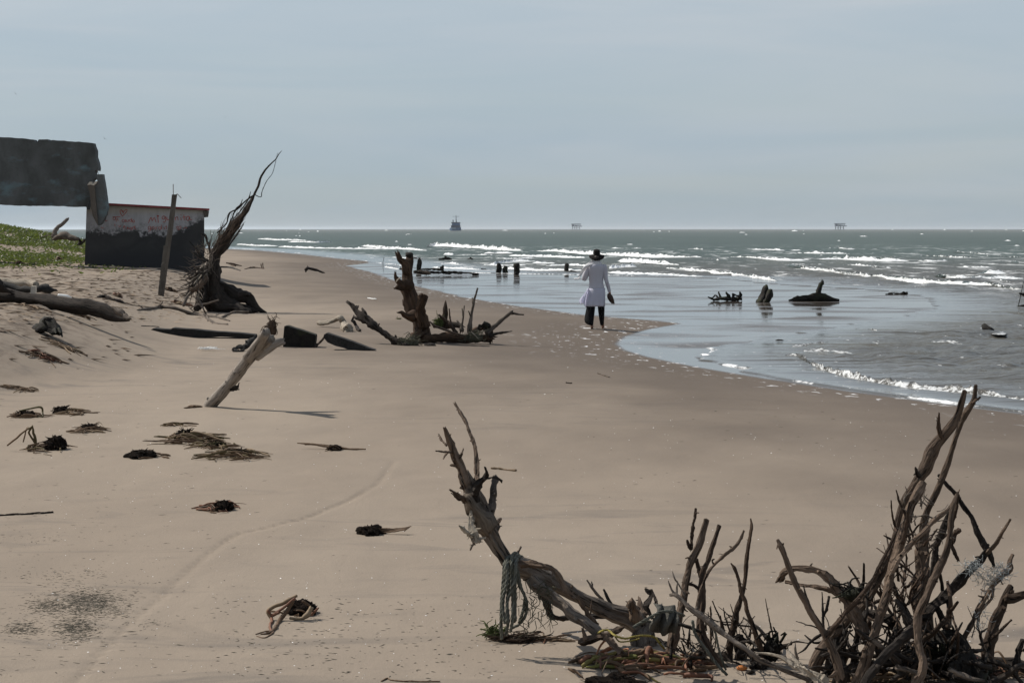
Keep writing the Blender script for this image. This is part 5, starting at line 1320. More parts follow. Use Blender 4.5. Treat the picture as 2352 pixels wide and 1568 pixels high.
# cloth and bark on the stump end
M['rag'] = plain('old sack cloth', (.068, .064, .054), .95, .4, 26, .8, dist=.02)
def cloth(mb, cols, rows, fn):
    v = []; f = []
    for i in range(rows):
        for j in range(cols): v.append(fn(j / (cols - 1), i / (rows - 1)))
    for i in range(rows - 1):
        for j in range(cols - 1): f.append((i * cols + j, i * cols + j + 1, (i + 1) * cols + j + 1, (i + 1) * cols + j))
    mb.add([tuple(p) for p in v], f)
mb = MB()
def drape(u_, v_):
    ph = v_ * 2.4
    x = 715 + 190 * u_ + 18 * math.sin(v_ * 5) + 14 * math.sin(u_ * 11 + v_ * 4)
    y = 925 + 235 * v_ * (1 - .35 * abs(u_ - .45)) + 30 * u_ + 10 * math.sin(u_ * 14)
    return F7.p(x, y, -.30 - .10 * math.sin(v_ * 2.6) - .03 * math.sin(u_ * 13 + 1.5 * v_))
cloth(mb, 26, 20, drape)
o = mb.build('sack_cloth', M['rag']); tag(o, 'grey green sack cloth snagged on the stump end of the fallen tree', 'cloth')
md2 = o.modifiers.new('thickness', 'SOLIDIFY'); md2.thickness = .008
mb = MB(); rope(mb, [F7.p(a, b, c) for a, b, c in ((550, 1115, -.45), (620, 1070, -.44), (690, 1030, -.43), (760, 995, -.42), (830, 985, -.40), (900, 1000, -.36), (960, 1020, -.3))], F7.r(12), rg)
rope(mb, [F7.p(a, b, -.38) for a, b in ((600, 1090), (660, 1065), (700, 1075), (740, 1110))], F7.r(9), rg)
tag(mb.build('rope', M['rope']), 'short stiff grey rope end sticking out of the sack cloth', 'rope')
lone('bark_plate', 'curled dark plate of bark propped beside the sack cloth', 'bark', 'wood_dark', F7, [([(645, 800, 10), (665, 825, 18), (700, 835, 22), (690, 880, 30), (665, 930, 34), (680, 990, 24), (700, 1040, 18)], (-.1, -.15), dict(flat=.35)), ([(705, 830, 10), (725, 870, 12), (735, 910, 16)], (-.15, -.2))], seg=9, rough=.25)
mb = MB(); rope(mb, [F7.p(a, b, -.45) for a, b in ((1030, 1060), (1045, 1150), (1090, 1230), (1150, 1310), (1200, 1380), (1260, 1450), (1310, 1500))], F7.r(12), rg)
rope(mb, [F7.p(a, b, -.42) for a, b in ((1180, 1090), (1215, 1160), (1235, 1260), (1260, 1350), (1300, 1460))], F7.r(9), rg)
tag(mb.build('rope', M['rope']), 'frayed rope strands trailing down through the clump of upright stems', 'rope')

# the tall tangle at the right
Y8 = 8.75
F8 = Survey(1749.1, 866.2, .4477, Y8)
b8 = F8.p(760, 1568); b8.z = gz(b8.x, b8.y)
tg = thing('driftwood_tangle', 'tallest tangle of dead trunks and branches with a twin tip leaning towards the water', 'dead tree', b8)
LT = lambda name, mat, pts, dy=(0, 0), **k: limb_part(F8, tg, name, mat, pts, dy, **k)
LT('trunk', 'wood_tan', [(1042, 68, 12), (1025, 130, 16), (1005, 195, 18), (975, 250, 25), (935, 300, 27), (895, 345, 30), (865, 400, 35), (840, 460, 37), (810, 510, 30), (770, 580, 26), (735, 640, 25), (708, 720, 23), (695, 800, 23), (672, 880, 26), (630, 960, 27), (590, 1045, 28), (530, 1145, 30), (440, 1235, 30), (340, 1365, 33), (270, 1480, 33)], (-.2, -.1), root=True, seg=14, rough=.07, wander=.1, spurs=6, spur_len=.8)
LT('branch', 'wood_brown', [(925, 312, 14), (908, 270, 12), (906, 228, 9), (911, 182, 4)], (-.2, -.25), seg=8)
LT('branch', 'wood_dark', [(812, 508, 14), (797, 485, 12), (790, 462, 5)], (-.2, -.25), seg=7, rough=.2)
LT('trunk', 'wood_tan', [(1100, 40, 9), (1095, 85, 11), (1085, 125, 15), (1058, 170, 17), (1030, 225, 16), (1005, 300, 14), (975, 390, 15), (945, 470, 16), (905, 560, 17), (865, 640, 16), (838, 720, 18), (835, 830, 26), (815, 950, 38), (810, 1060, 44), (825, 1180, 48), (850, 1320, 50), (870, 1480, 55), (880, 1600, 60)], (.05, .25), root=True, seg=12, rough=.1, spurs=8, spur_len=.8)
LT('twig', 'wood_brown', [(1085, 135, 10), (1102, 118, 9), (1122, 102, 5)], (.05, .05), seg=7, rough=.2)
LT('twig', 'wood_dark', [(1040, 110, 4), (1032, 150, 6), (1020, 195, 7), (1012, 225, 8)], (0, 0), seg=6)
LT('trunk', 'wood_tan', [(830, 540, 22), (800, 600, 25), (765, 660, 25), (740, 760, 27), (712, 870, 29), (675, 980, 28), (640, 1090, 26), (612, 1190, 24), (580, 1300, 23), (545, 1400, 24), (515, 1500, 26), (480, 1600, 28)], (-.25, -.5), root=True, seg=12, rough=.1, spurs=8, spur_len=.9)
LT('branch', 'wood_dark', [(908, 500, 10), (950, 550, 12), (1000, 608, 12), (1045, 670, 13), (1090, 745, 14), (1118, 815, 16), (1155, 885, 20), (1175, 920, 14), (1190, 962, 8)], (.2, .1), seg=9, rough=.1, spurs=5)
LT('branch', 'wood_tan', [(1276, 728, 7), (1250, 775, 9), (1215, 828, 10), (1175, 880, 12), (1160, 900, 14)], (-.1, .1), seg=8, spurs=3)
LT('branch', 'wood_dark', [(1160, 890, 18), (1120, 945, 20), (1075, 985, 22), (1020, 1045, 26), (955, 1115, 30), (890, 1170, 34), (840, 1220, 38)], (.1, .1), seg=10, rough=.14, spurs=8, spur_len=.8)
LT('branch', 'wood_tan', [(1016, 575, 3), (1000, 610, 10), (965, 670, 12), (900, 722, 13), (850, 770, 13), (790, 835, 13), (740, 890, 14), (700, 940, 16), (660, 1010, 16)], (-.35, -.5), seg=8, rough=.12, spurs=4)
LT('branch', 'wood_brown', [(692, 790, 7), (655, 870, 8), (610, 960, 10), (570, 1035, 11), (520, 1110, 12), (450, 1190, 13), (390, 1260, 14), (335, 1325, 15)], (-.5, -.6), seg=8, rough=.1, spurs=8, spur_len=1.6)
LT('branch', 'wood_tan', [(1008, 588, 6), (985, 650, 11), (970, 730, 13), (965, 820, 15), (945, 920, 19), (905, 1010, 21), (860, 1085, 22), (825, 1150, 23), (802, 1230, 23), (800, 1320, 23), (812, 1400, 22), (825, 1450, 21), (815, 1520, 28), (790, 1600, 32)], (-.55, -.75), root=True, seg=11, rough=.08, spurs=5)
LT('branch', 'wood_brown', [(1010, 600, 6), (995, 690, 10), (975, 780, 12), (965, 840, 13), (985, 890, 12), (1005, 930, 10)], (-.2, -.1), seg=8, rough=.14)
LT('branch', 'wood_brown', [(1018, 780, 13), (990, 810, 12), (972, 850, 12)], (-.2, -.2), seg=8, rough=.2)
LT('branch', 'wood_dark', [(965, 690, 10), (930, 770, 17), (905, 860, 18), (885, 950, 18), (870, 1040, 18)], (-.05, 0), seg=9, rough=.12)
LT('branch', 'wood_brown', [(760, 640, 6), (752, 700, 9), (735, 790, 11), (720, 850, 12)], (-.45, -.45), seg=7, spurs=3)
LT('branch', 'wood_brown', [(690, 578, 4), (710, 640, 7), (735, 700, 9), (752, 745, 9)], (-.35, -.35), seg=6)
LT('branch', 'wood_brown', [(780, 625, 8), (770, 690, 10), (764, 740, 9)], (-.3, -.3), seg=7)
LT('branch', 'wood_dark', [(690, 1140, 14), (720, 1190, 15), (750, 1240, 17), (790, 1290, 18)], (-.45, -.5), seg=8, rough=.15)
LT('branch', 'wood_dark', [(540, 1200, 18), (600, 1225, 22), (660, 1245, 24), (720, 1330, 26)], (.2, .1), seg=9, rough=.2)
LT('root', 'wood_dark', [(780, 1290, 28), (710, 1355, 26), (640, 1420, 26), (580, 1490, 27), (530, 1570, 28)], (-.6, -.8), root=True, seg=10, rough=.12)
LT('root', 'wood_dark', [(430, 1240, 24), (400, 1350, 26), (370, 1450, 28), (350, 1540, 30)], (.1, .1), root=True, seg=9, rough=.2)
LT('root', 'wood_dark', [(495, 1290, 16), (485, 1370, 18), (470, 1460, 20), (460, 1570, 24)], (0, 0), root=True, seg=9, rough=.2)
LT('root', 'wood_dark', [(380, 1340, 20), (400, 1430, 24), (415, 1520, 28)], (-.2, -.3), root=True, seg=9, rough=.2)
LT('root', 'wood_black', [(880, 1345, 26), (930, 1338, 30), (1000, 1345, 36), (1040, 1400, 60), (1060, 1500, 80), (1060, 1600, 80)], (-.1, -.2), root=True, seg=11, rough=.3)
LT('root', 'wood_black', [(700, 1500, 60), (850, 1500, 90), (1000, 1520, 90), (1150, 1530, 60)], (.0, .0), seg=11, rough=.3)
LT('root', 'wood_dark', [(900, 1180, 16), (930, 1250, 18), (970, 1320, 20)], (.1, .1), seg=8)
LT('branch', 'wood_dark', [(310, 1100, 3), (313, 1160, 5), (316, 1220, 7), (320, 1310, 9)], (-.2, -.3), seg=6, spurs=3)
LT('branch', 'wood_dark', [(347, 1122, 7), (335, 1170, 8), (318, 1225, 8)], (-.2, -.25), seg=6)
LT('branch', 'wood_dark', [(215, 1068, 3), (232, 1130, 7), (262, 1200, 9), (300, 1275, 10)], (-.25, -.3), seg=6)
LT('branch', 'wood_dark', [(185, 1418, 3), (225, 1390, 6), (262, 1345, 8), (310, 1318, 9), (370, 1288, 10), (420, 1270, 9)], (-.3, -.2), seg=7)
def ttw(rg):
    t = rg.rand(); sx, sy = 700 + 190 * rg.rand() - 120 * t, 760 + 560 * t; ang = math.radians(rg.normal(78, 30)); L = rg.uniform(70, 230); d = rg.uniform(-.45, .3)
    P = [F8.p(sx, sy, d)]; x, y = sx, sy
    for k in range(3):
        ang += rg.normal() * .22; x += math.cos(ang) * L / 3; y -= math.sin(ang) * L / 3; P.append(F8.p(x, y, d + rg.normal() * .08))
    r = rg.uniform(2.5, 8.5); return P, [F8.r(r), F8.r(r), F8.r(r * .8), F8.r(r * .5)]
spray(tg, 'twig', 'wood_brown', ttw, 56, 22)
def ttw2(rg):
    sx, sy = rg.uniform(330, 1150), rg.uniform(1330, 1560); ang = math.radians(rg.uniform(10, 170)); L = rg.uniform(60, 220); d = rg.uniform(-.5, .3)
    P = [F8.p(sx, sy, d)]; x, y = sx, sy
    for k in range(3):
        ang += rg.normal() * .35; x += math.cos(ang) * L / 3; y -= math.sin(ang) * L / 3; P.append(F8.p(x, y, d + rg.normal() * .08))
    r = rg.uniform(2.5, 9); return P, [F8.r(r), F8.r(r), F8.r(r * .8), F8.r(r * .5)]
spray(tg, 'twig', 'wood_dark', ttw2, 110, 23)
def ttw3(rg):
    sx, sy = rg.uniform(720, 900), rg.uniform(630, 900); ang = rg.uniform(0, 6.28); L = rg.uniform(40, 110); d = rg.uniform(-.45, -.1)
    P = [F8.p(sx, sy, d)]; x, y = sx, sy
    for k in range(3):
        ang += rg.normal() * .5; x += math.cos(ang) * L / 3; y -= math.sin(ang) * L / 3; P.append(F8.p(x, y, d))
    r = rg.uniform(2.0, 4.5); return P, [F8.r(r), F8.r(r), F8.r(r * .8), F8.r(r * .5)]
spray(tg, 'twig', 'wood_grey', ttw3, 40, 24)

def ttw4(rg):
    sx, sy = rg.uniform(300, 1100), rg.uniform(1280, 1560); lean = (760 - sx) / 900; ang = math.radians(90 - lean * 60 + rg.normal() * 26); L = rg.uniform(130, 420); d = rg.uniform(-.35, .45)
    P = [F8.p(sx, sy, d)]; x, y = sx, sy
    for k in range(4):
        ang += rg.normal() * .16; x += math.cos(ang) * L / 4; y -= math.sin(ang) * L / 4; P.append(F8.p(x, y, d + rg.normal() * .06))
    r = rg.uniform(7, 15); return P, [F8.r(r), F8.r(r), F8.r(r * .9), F8.r(r * .75), F8.r(r * .5)]
spray(tg, 'branch', 'wood_brown', ttw4, 20, 25, seg=8)
spray(tg, 'branch', 'wood_dark', ttw4, 22, 26, seg=8)
def ttw5(rg):
    sx, sy = rg.uniform(330, 1200), rg.uniform(1400, 1570); ang = math.radians(rg.choice([0, 180]) + rg.normal() * 28); L = rg.uniform(120, 340); d = rg.uniform(-.55, .2)
    P = [F8.p(sx, sy, d)]; x, y = sx, sy
    for k in range(3):
        ang += rg.normal() * .2; x += math.cos(ang) * L / 3; y -= math.sin(ang) * L / 3; P.append(F8.p(x, y, d + rg.normal() * .06))
    r = rg.uniform(5, 16); return P, [F8.r(r), F8.r(r), F8.r(r * .9), F8.r(r * .5)]
spray(tg, 'branch', 'wood_dark', ttw5, 34, 27, seg=7)
spray(tg, 'branch', 'wood_grey', ttw5, 10, 28, seg=7)
def mtw2(rg):
    sx, sy = rg.uniform(820, 1700), rg.uniform(1250, 1540); ang = math.radians(rg.choice([20, 160, 90, 140]) + rg.normal() * 25); L = rg.uniform(90, 320); d = rg.uniform(-.3, .3)
    P = [F7.p(sx, sy, d)]; x, y = sx, sy
    for k in range(3):
        ang += rg.normal() * .22; x += math.cos(ang) * L / 3; y -= math.sin(ang) * L / 3; P.append(F7.p(x, y, d + rg.normal() * .06))
    r = rg.uniform(5, 19); return P, [F7.r(r), F7.r(r), F7.r(r * .9), F7.r(r * .5)]
spray(mid, 'branch', 'wood_dark', mtw2, 36, 29, seg=7)
lone('driftwood_stick', 'straight thick stick leaning on the tall tangle with a frayed top', 'stick', 'wood_tan', F8, [([(82, 832, 9), (100, 870, 16), (122, 930, 16), (150, 1000, 16), (185, 1070, 16), (245, 1180, 17), (300, 1275, 18), (350, 1365, 20), (385, 1450, 24), (400, 1540, 26)], (-.55, -.6), dict(spurs=3)), ([(78, 880, 3), (84, 860, 4)], (-.55, -.55)), ([(112, 850, 4), (106, 880, 5)], (-.56, -.55))], seg=11, rough=.07)
lone('arched_branch', 'arched branch with a ragged hooked end resting on the tall tangle', 'branch', 'wood_tan', F8, [([(72, 1052, 4), (95, 1030, 14), (112, 1000, 16), (150, 982, 14), (205, 980, 16), (285, 1000, 18), (350, 1035, 20), (390, 1080, 24), (430, 1140, 30), (475, 1215, 33), (515, 1290, 28), (535, 1340, 22)], (-.15, -.35), dict(spurs=6, spur_len=.8)),
    ([(122, 1046, 8), (180, 1058, 9), (250, 1072, 11), (330, 1085, 16), (390, 1105, 20)], (-.1, -.2)), ([(250, 975, 8), (255, 960, 5), (262, 955, 2)], (-.2, -.2)), ([(100, 1010, 12), (110, 1035, 12), (95, 1045, 6)], (-.15, -.15))], seg=11, rough=.18)
lone('curled_splinter', 'small pale curled splinter standing on the arched branch', 'splinter', 'wood_pale', F8, [([(440, 1048, 5), (450, 1075, 8), (455, 1105, 8), (440, 1130, 6)], (-.35, -.35))], seg=7, rough=.15)
ragged('root_clump', 'small black clump of roots stuck where the arched branch meets the tangle', 'roots', F8.p(472, 1112, -.35), .05, .05, .035, 'wood_black', 24, 30, .004)
lone('netted_branch', 'crooked branch wrapped in grey netting at the water side of the tangle', 'branch', 'wood_tan', F8, [([(1288, 908, 10), (1272, 950, 14), (1275, 985, 17), (1240, 1010, 17), (1205, 1050, 15), (1165, 1100, 14), (1120, 1175, 14), (1090, 1240, 13), (1055, 1310, 13), (1015, 1390, 14), (990, 1450, 16)], (.2, .05), dict(spurs=4)), ([(1190, 1075, 7), (1180, 1130, 8), (1130, 1190, 8), (1112, 1250, 8), (1120, 1310, 8), (1150, 1400, 8), (1220, 1470, 7), (1300, 1510, 6)], (.15, 0))], seg=9, rough=.15)
fl = thing('forked_limb', 'thick forked driftwood limb planted upright at the very edge of the tangle', 'limb', at(2290, 1500))
limb_part(F8, fl, 'stem', 'wood_brown', [(1278, 1070, 15), (1262, 1110, 24), (1235, 1180, 28), (1208, 1250, 32), (1182, 1330, 32), (1165, 1410, 34), (1160, 1470, 38)], (.25, .1), root=True, seg=12, rough=.12, spurs=5, spur_len=.7)
limb_part(F8, fl, 'fork', 'wood_brown', [(1250, 1130, 24), (1300, 1138, 24), (1360, 1118, 22), (1440, 1120, 20)], (.2, .2), seg=10, rough=.12)
limb_part(F8, fl, 'twig', 'wood_brown', [(1284, 1243, 5), (1250, 1275, 10), (1215, 1310, 9), (1165, 1350, 8), (1120, 1370, 8)], (-.05, -.05), seg=7, rough=.15, spurs=2)
lone('short_stake', 'short broken stake standing at the lower edge beside the forked limb', 'stake', 'wood_dark', F8, [([(1342, 1345, 13), (1328, 1390, 15), (1315, 1440, 18), (1305, 1500, 18)], (.1, .1)), ([(1355, 1380, 5), (1345, 1400, 7)], (.1, .1))], seg=9, rough=.15)
lone('dark_log', 'dark log with debris lying under the forked limb at the lower edge', 'log', 'wood_dark', F8, [([(1000, 1440, 30), (1120, 1450, 36), (1250, 1480, 36), (1420, 1510, 34)], (.3, .2), dict(spurs=8, spur_len=.8))], seg=11, rough=.22)
M['net'] = plain('grey nylon net', (.30, .32, .32), .7, .3, 20, 0)
mb = MB(); rg = np.random.RandomState(77)
for cx, cy, sx_, sy_, n, d in ((1090, 975, 60, 30, 90, 0), (1165, 1040, 40, 50, 90, .05), (1230, 1000, 40, 40, 70, .1), (1120, 1240, 30, 60, 30, 0)):
    for i in range(n):
        x, y = cx + rg.normal() * sx_ * .6, cy + rg.normal() * sy_ * .6
        a = rg.uniform(0, 6.28); L = rg.uniform(15, 55)
        P = [F8.p(x, y, d + rg.normal() * .04), F8.p(x + math.cos(a) * L * .5 + rg.normal() * 6, y + math.sin(a) * L * .5 + rg.normal() * 6, d + rg.normal() * .04), F8.p(x + math.cos(a) * L, y + math.sin(a) * L, d + rg.normal() * .04)]
        tube(mb, P, [.0011] * 3, seg=3, rough=0, wander=.6, rng=rg, step=8, jag=(0, 0))
tag(mb.build('fishing_net', M['net']), 'wispy grey shreds of fishing net caught between the branches of the tall tangle', 'net')
M['red_bit'] = plain('red plastic', (.36, .06, .05), .6, .3, 20, 0)
M['orange_bit'] = plain('orange peel plastic', (.45, .16, .04), .5, .3, 20, 0)
for nm, lab, px, py, mk, r in (('plastic_scrap', 'orange plastic scrap on the sand beneath the clump of upright stems', 1703, 1538, 'orange_bit', .017), ('plastic_scrap', 'red plastic scrap wedged in the debris under the forked limb', 2228, 1518, 'red_bit', .022)):
    mb = MB(); p = on(px, py, 8.9); p = at(px, py) if mk == 'orange_bit' else on(px, py, 8.6)
    blob(mb, p + Vector((0, 0, r * .5)), r * 1.4, r, r * .7, .4, 2, 2, seed=5); tag(mb.build(nm, M[mk]), lab, 'scrap')

# ------------------------------------------------------------------ heaps of dried water plants washed up on the sand
def stalk_material(name, a, b, c3):
    t = NT(name)
    g = t.attr('grain').outputs['Vector']; oi = t.node('ShaderNodeObjectInfo')
    n = t.noise(g, 26, 4)
    c = t.mix(t.rng(n, .3, .7), a, b); c = t.mix(t.math('MULTIPLY', oi.outputs['Random'], .8), c, c3)
    t.set(Base_Color=c, Roughness=.7); t.b.inputs['Specular IOR Level'].default_value = .2; return t.m
M['stalk_brown'] = stalk_material('dry brown stalk', (.030, .020, .013), (.105, .064, .038), (.17, .11, .066))
M['stalk_straw'] = stalk_material('straw stalk', (.15, .105, .064), (.32, .24, .155), (.10, .062, .036))
M['stalk_olive'] = stalk_material('olive stalk', (.030, .029, .012), (.090, .080, .032), (.12, .08, .038))
M['stalk_red'] = stalk_material('reddish stalk', (.09, .040, .027), (.24, .115, .07), (.14, .07, .043))
M['leaf_green'] = stalk_material('green leaf strip', (.07, .075, .02), (.17, .17, .05), (.24, .17, .06))
M['leaf_orange'] = stalk_material('orange leaf strip', (.16, .07, .035), (.40, .22, .12), (.33, .14, .08))
def fibre_material():
    t = NT('dark root fibre')
    P = t.node('ShaderNodeNewGeometry').outputs['Position']
    n = t.noise(t.mapping(P, (1, 1, .4)), 90, 4, .7)
    t.set(Base_Color=t.mix(t.rng(n, .35, .7), (.006, .005, .004), (.038, .027, .021)), Roughness=1.0, Normal=t.bump(n, 1.0, .05)); t.b.inputs['Specular IOR Level'].default_value = .05; return t.m
M['fibre'] = fibre_material()
def stalk(mb, c, ang, L, r, rg, lift=.04, bend=.5, flat=.5, dome=None, layer=0.0):
    """one bent stalk lying on or arching over the sand"""
    P = []; x, y = c[0], c[1]; a = ang; n = 5
    kink = rg.randint(1, 4) if rg.rand() < bend else 9
    pk = rg.rand() * lift
    for k in range(n):
        g = gz(x, y)
        z = g + r * .6 + pk * math.sin(math.pi * k / (n - 1))
        if dome: z += layer * dome[4] * math.exp(-((x - dome[0]) / dome[2]) ** 2 - ((y - dome[1]) / dome[3]) ** 2)
        P.append((x, y, z))
        a += rg.normal() * .12 + (rg.choice([-1, 1]) * rg.uniform(.6, 1.6) if k == kink else 0)
        x += math.cos(a) * L / (n - 1); y += math.sin(a) * L / (n - 1)
    tube(mb, P, [r * .8, r, r, r * .9, r * .45], seg=5, rough=.08, flat=flat, wander=.2, rng=rg, step=3.2, jag=(.6, .6))
def heap(label, px, py, w, h, seed, n=18, mats=('stalk_brown', 'stalk_straw', 'stalk_olive'), mass=1.0, lift=.07, long=1.0, mass_at=(0, 0), spread=.6, rr=1.0):
    """px, py: the near edge of the heap; w, h: its extent in the photograph"""
    rg = np.random.RandomState(seed)
    near = at(px, py); m = near.y / FOC
    W = w * m; Hh = h * m
    far = at(px, py - h * .45)
    c = Vector((near.x, (near.y + min(far.y, near.y + W)) / 2, 0)); c.z = gz(c.x, c.y)
    D = max(.06, min(far.y - near.y, W * .9))
    th = thing('plant_debris', label, 'plant debris', c, 'heaps of dried water plants on the sand')
    if mass:
        mb = MB(); cx = c.x + mass_at[0] * W; 
        rz = Hh * .50 * min(1, mass + .2)
        blob(mb, (cx, c.y + mass_at[1] * D, c.z + rz * .25), W * .18 * mass, max(W * .14, D * .25) * mass, rz * .66, .66, 3.6, 4, seed=seed)
        for i in range(70):
            a = rg.uniform(0, 6.28)
            hz = rg.uniform(.1, 1.0); kk = math.sqrt(max(0, 1.02 - hz * hz)) 
            p = np.array((cx + math.cos(a) * W * .17 * mass * kk, c.y + mass_at[1] * D + math.sin(a) * W * .13 * mass * kk, c.z + rz * hz))
            q = p + np.array([math.cos(a), math.sin(a), rg.uniform(-.5, .7)]) * W * .07 * rg.uniform(.3, 1.5)
            tube(mb, [p, q], [m * 1.6, m * .6], seg=4, rough=0, wander=.5, rng=rg, step=4)
        child('root_mass', mb, M['fibre'], th)
    for i in range(int(n * 1.5)):
        mb = MB()
        px_ = c.x + (rg.uniform(-1, 1) * spread * .5 + rg.normal() * .08) * W; py_ = c.y + rg.normal() * .28 * D
        ang = rg.choice([0, math.pi]) + rg.normal() * .75
        L = W * rg.uniform(.22, .55) * long
        if abs(px_ - c.x) > .25 * W: ang = (0 if px_ > c.x else math.pi) + rg.normal() * .5 + math.pi * (rg.rand() < .6); 
        # keep the stalk inside the heap's own width
        ex = px_ + math.cos(ang) * L
        if abs(ex - c.x) > .55 * W: ang += math.pi
        stalk(mb, (px_, py_), ang, L, rr * m * rg.uniform(.8, 3.1), rg, (lift * .15 if rg.rand() < .93 else lift * .7) * min(1.0, Hh / .15), bend=.6, flat=rg.uniform(.18, .7), dome=(c.x, c.y, .30 * W, .45 * D + .05, Hh * .32), layer=rg.rand())
        child('stalk', mb, M[mats[rg.randint(len(mats))]], th)
    return th
heap('large flat heap of olive and straw stalks, the upper half of the longest debris line', 425, 1020, 172, 58, 1, 44, mats=('stalk_brown', 'stalk_olive', 'stalk_straw', 'stalk_brown'), mass=.55, mass_at=(-.1, .1))
heap('broad heap of tan and olive stalks, lower half of the longest debris line', 522, 1060, 190, 66, 2, 44, mats=('stalk_brown', 'stalk_straw', 'stalk_olive'), mass=.4, mass_at=(.1, 0), long=.9)
heap('dark mat of broken stalks joining the olive heap to the tan one', 480, 1034, 130, 34, 30, 30, mats=('stalk_brown', 'stalk_brown', 'stalk_straw', 'stalk_olive'), mass=.6)
heap('thin flat wisp of stalks just above the large olive heap', 405, 982, 100, 16, 3, 10, mass=0)
t_ = heap('dark heap with a tall bent green blade standing up like a tent', 90, 1041, 130, 60, 4, 24, mats=('stalk_brown', 'stalk_brown', 'stalk_olive'), mass=.9, mass_at=(.15, .1))
hp_ = LSurvey(0, 716.3, .29750, at(90, 1036).y)
for pts, mk in (([(55, 1030, 7), (130, 970, 8), (215, 900, 7), (205, 905, 6), (180, 1000, 6)], 'stalk_brown'), ([(250, 880, 6), (262, 930, 11), (275, 990, 13), (270, 1040, 10)], 'stalk_olive'), ([(215, 905, 7), (240, 890, 6), (252, 878, 5), (225, 930, 8), (270, 1010, 9)], 'stalk_olive')):
    limb_part(hp_, t_, 'stalk', mk, pts, (0, .05), seg=6, rough=.05)
heap('small black knotted heap with one raised dark knob', 330, 1056, 110, 32, 5, 10, mats=('stalk_brown',), mass=1.5, mass_at=(-.15, 0))
heap('brown heap with straw stalks fanned to its sunny side, below the bent reed heap', 195, 995, 110, 34, 6, 22, mats=('stalk_brown', 'stalk_brown', 'stalk_straw'), mass=.8)
t_ = heap('dark heap with an angular bent reed frame at the picture edge', 50, 963, 110, 30, 7, 18, mats=('stalk_brown',), mass=.9, mass_at=(-.05, 0))
hp_ = LSurvey(0, 716.3, .29750, at(60, 958).y)
limb_part(hp_, t_, 'stalk', 'stalk_olive', [(150, 765, 7), (240, 745, 7), (315, 732, 8), (328, 770, 7), (325, 815, 7), (225, 810, 6)], (0, .05), seg=6, rough=.05)
limb_part(hp_, t_, 'stalk', 'stalk_brown', [(120, 780, 6), (205, 810, 7), (235, 772, 6), (275, 800, 5)], (0, .05), seg=6, rough=.05)
heap('pale straw tuft with a dark head and a long tapering tail', 155, 955, 115, 30, 8, 22, mats=('stalk_straw', 'stalk_brown', 'stalk_straw'), mass=.8, mass_at=(-.25, .1))
heap('reddish brown compact tuft alone on the open sand beside the wheel track', 490, 1177, 118, 46, 9, 34, mats=('stalk_red', 'stalk_brown', 'stalk_brown'), mass=1.0, mass_at=(.15, -.2), lift=.06)
t_ = heap('slim dark stalk with a small black knot in its middle', 765, 1037, 60, 22, 10, 6, mats=('stalk_brown',), mass=1.3)
hp_ = LSurvey(0, 0, 1, at(765, 1033).y)
limb_part(hp_, t_, 'stalk', 'stalk_brown', [(683, 1017, 1.5), (720, 1020, 2.5), (760, 1026, 3.5), (800, 1030, 3), (840, 1031, 1.6)], (.1, 0), seg=6, rough=.1)
limb_part(hp_, t_, 'stalk', 'stalk_brown', [(700, 1021, 1.2), (745, 1021, 1.5), (780, 1028, 2)], (.15, .05), seg=6, rough=.1)
t_ = heap('hairy black root clump with a bundle of stalks trailing off one side', 850, 1231, 76, 40, 11, 8, mats=('stalk_brown',), mass=2.0, mass_at=(0, 0), long=.6)
hp_ = LSurvey(0, 0, 1, at(870, 1226).y)
for q in range(6): limb_part(hp_, t_, 'stalk', 'stalk_brown', [(865, 1212 + q * 2, 1.6), (895, 1214 + q * 1.5, 1.8), (925, 1212 + q, 1.5), (944 - q * 3, 1208 + q * 2.4, 1)], (0, -.05 * q * .2), seg=5, rough=.1)
t_ = heap('large brown root bundle with thick tan stems drooping towards the camera', 660, 1424, 124, 62, 12, 8, mats=('stalk_brown',), mass=1.5, mass_at=(.18, .15), long=.6)
hp_ = LSurvey(0, 1149.4, .41078, at(655, 1420).y)
for pts, mk, dy in (([(1660, 530, 9), (1600, 560, 11), (1530, 590, 11), (1500, 620, 12), (1520, 660, 10)], 'stalk_straw', (-.02, -.05)), ([(1650, 545, 8), (1580, 600, 10), (1520, 640, 11), (1560, 625, 9)], 'stalk_red', (-.04, -.06)), ([(1640, 560, 10), (1600, 620, 12), (1560, 680, 12), (1540, 720, 10), (1500, 745, 8), (1460, 750, 5)], 'stalk_brown', (-.04, -.1)),
                ([(1500, 610, 9), (1520, 660, 9), (1510, 710, 8), (1520, 740, 6)], 'stalk_red', (-.05, -.1)), ([(1430, 750, 4), (1480, 738, 5), (1530, 735, 6), (1480, 768, 5), (1435, 762, 3)], 'stalk_brown', (-.12, -.15)), ([(1620, 655, 8), (1670, 660, 9), (1720, 640, 16), (1740, 600, 12)], 'stalk_straw', (-.06, -.02)),
                ([(1740, 640, 9), (1760, 620, 8), (1780, 598, 5)], 'stalk_red', (0, 0)), ([(1690, 560, 7), (1720, 575, 8), (1745, 610, 6)], 'stalk_brown', (0, 0))):
    limb_part(hp_, t_, 'stalk', mk, pts, dy, seg=7, rough=.08)
heap('flattened brown wrack at the top of the slope under the hollow log', 95, 826, 100, 26, 13, 24, mats=('stalk_brown', 'stalk_red', 'stalk_brown'), mass=.5)
heap('thin wrack of dark stalks just below the half buried wood lump', 145, 800, 110, 14, 14, 14, mats=('stalk_brown', 'stalk_straw'), mass=0)
heap('sparse wisp of dark stalks along the slope at the picture edge', 45, 898, 110, 16, 15, 16, mats=('stalk_brown', 'stalk_straw'), mass=0)
heap('straw coloured wrack piled in front of the hollow log', 165, 722, 80, 20, 16, 22, mats=('stalk_straw', 'stalk_brown', 'stalk_brown'), mass=.4)
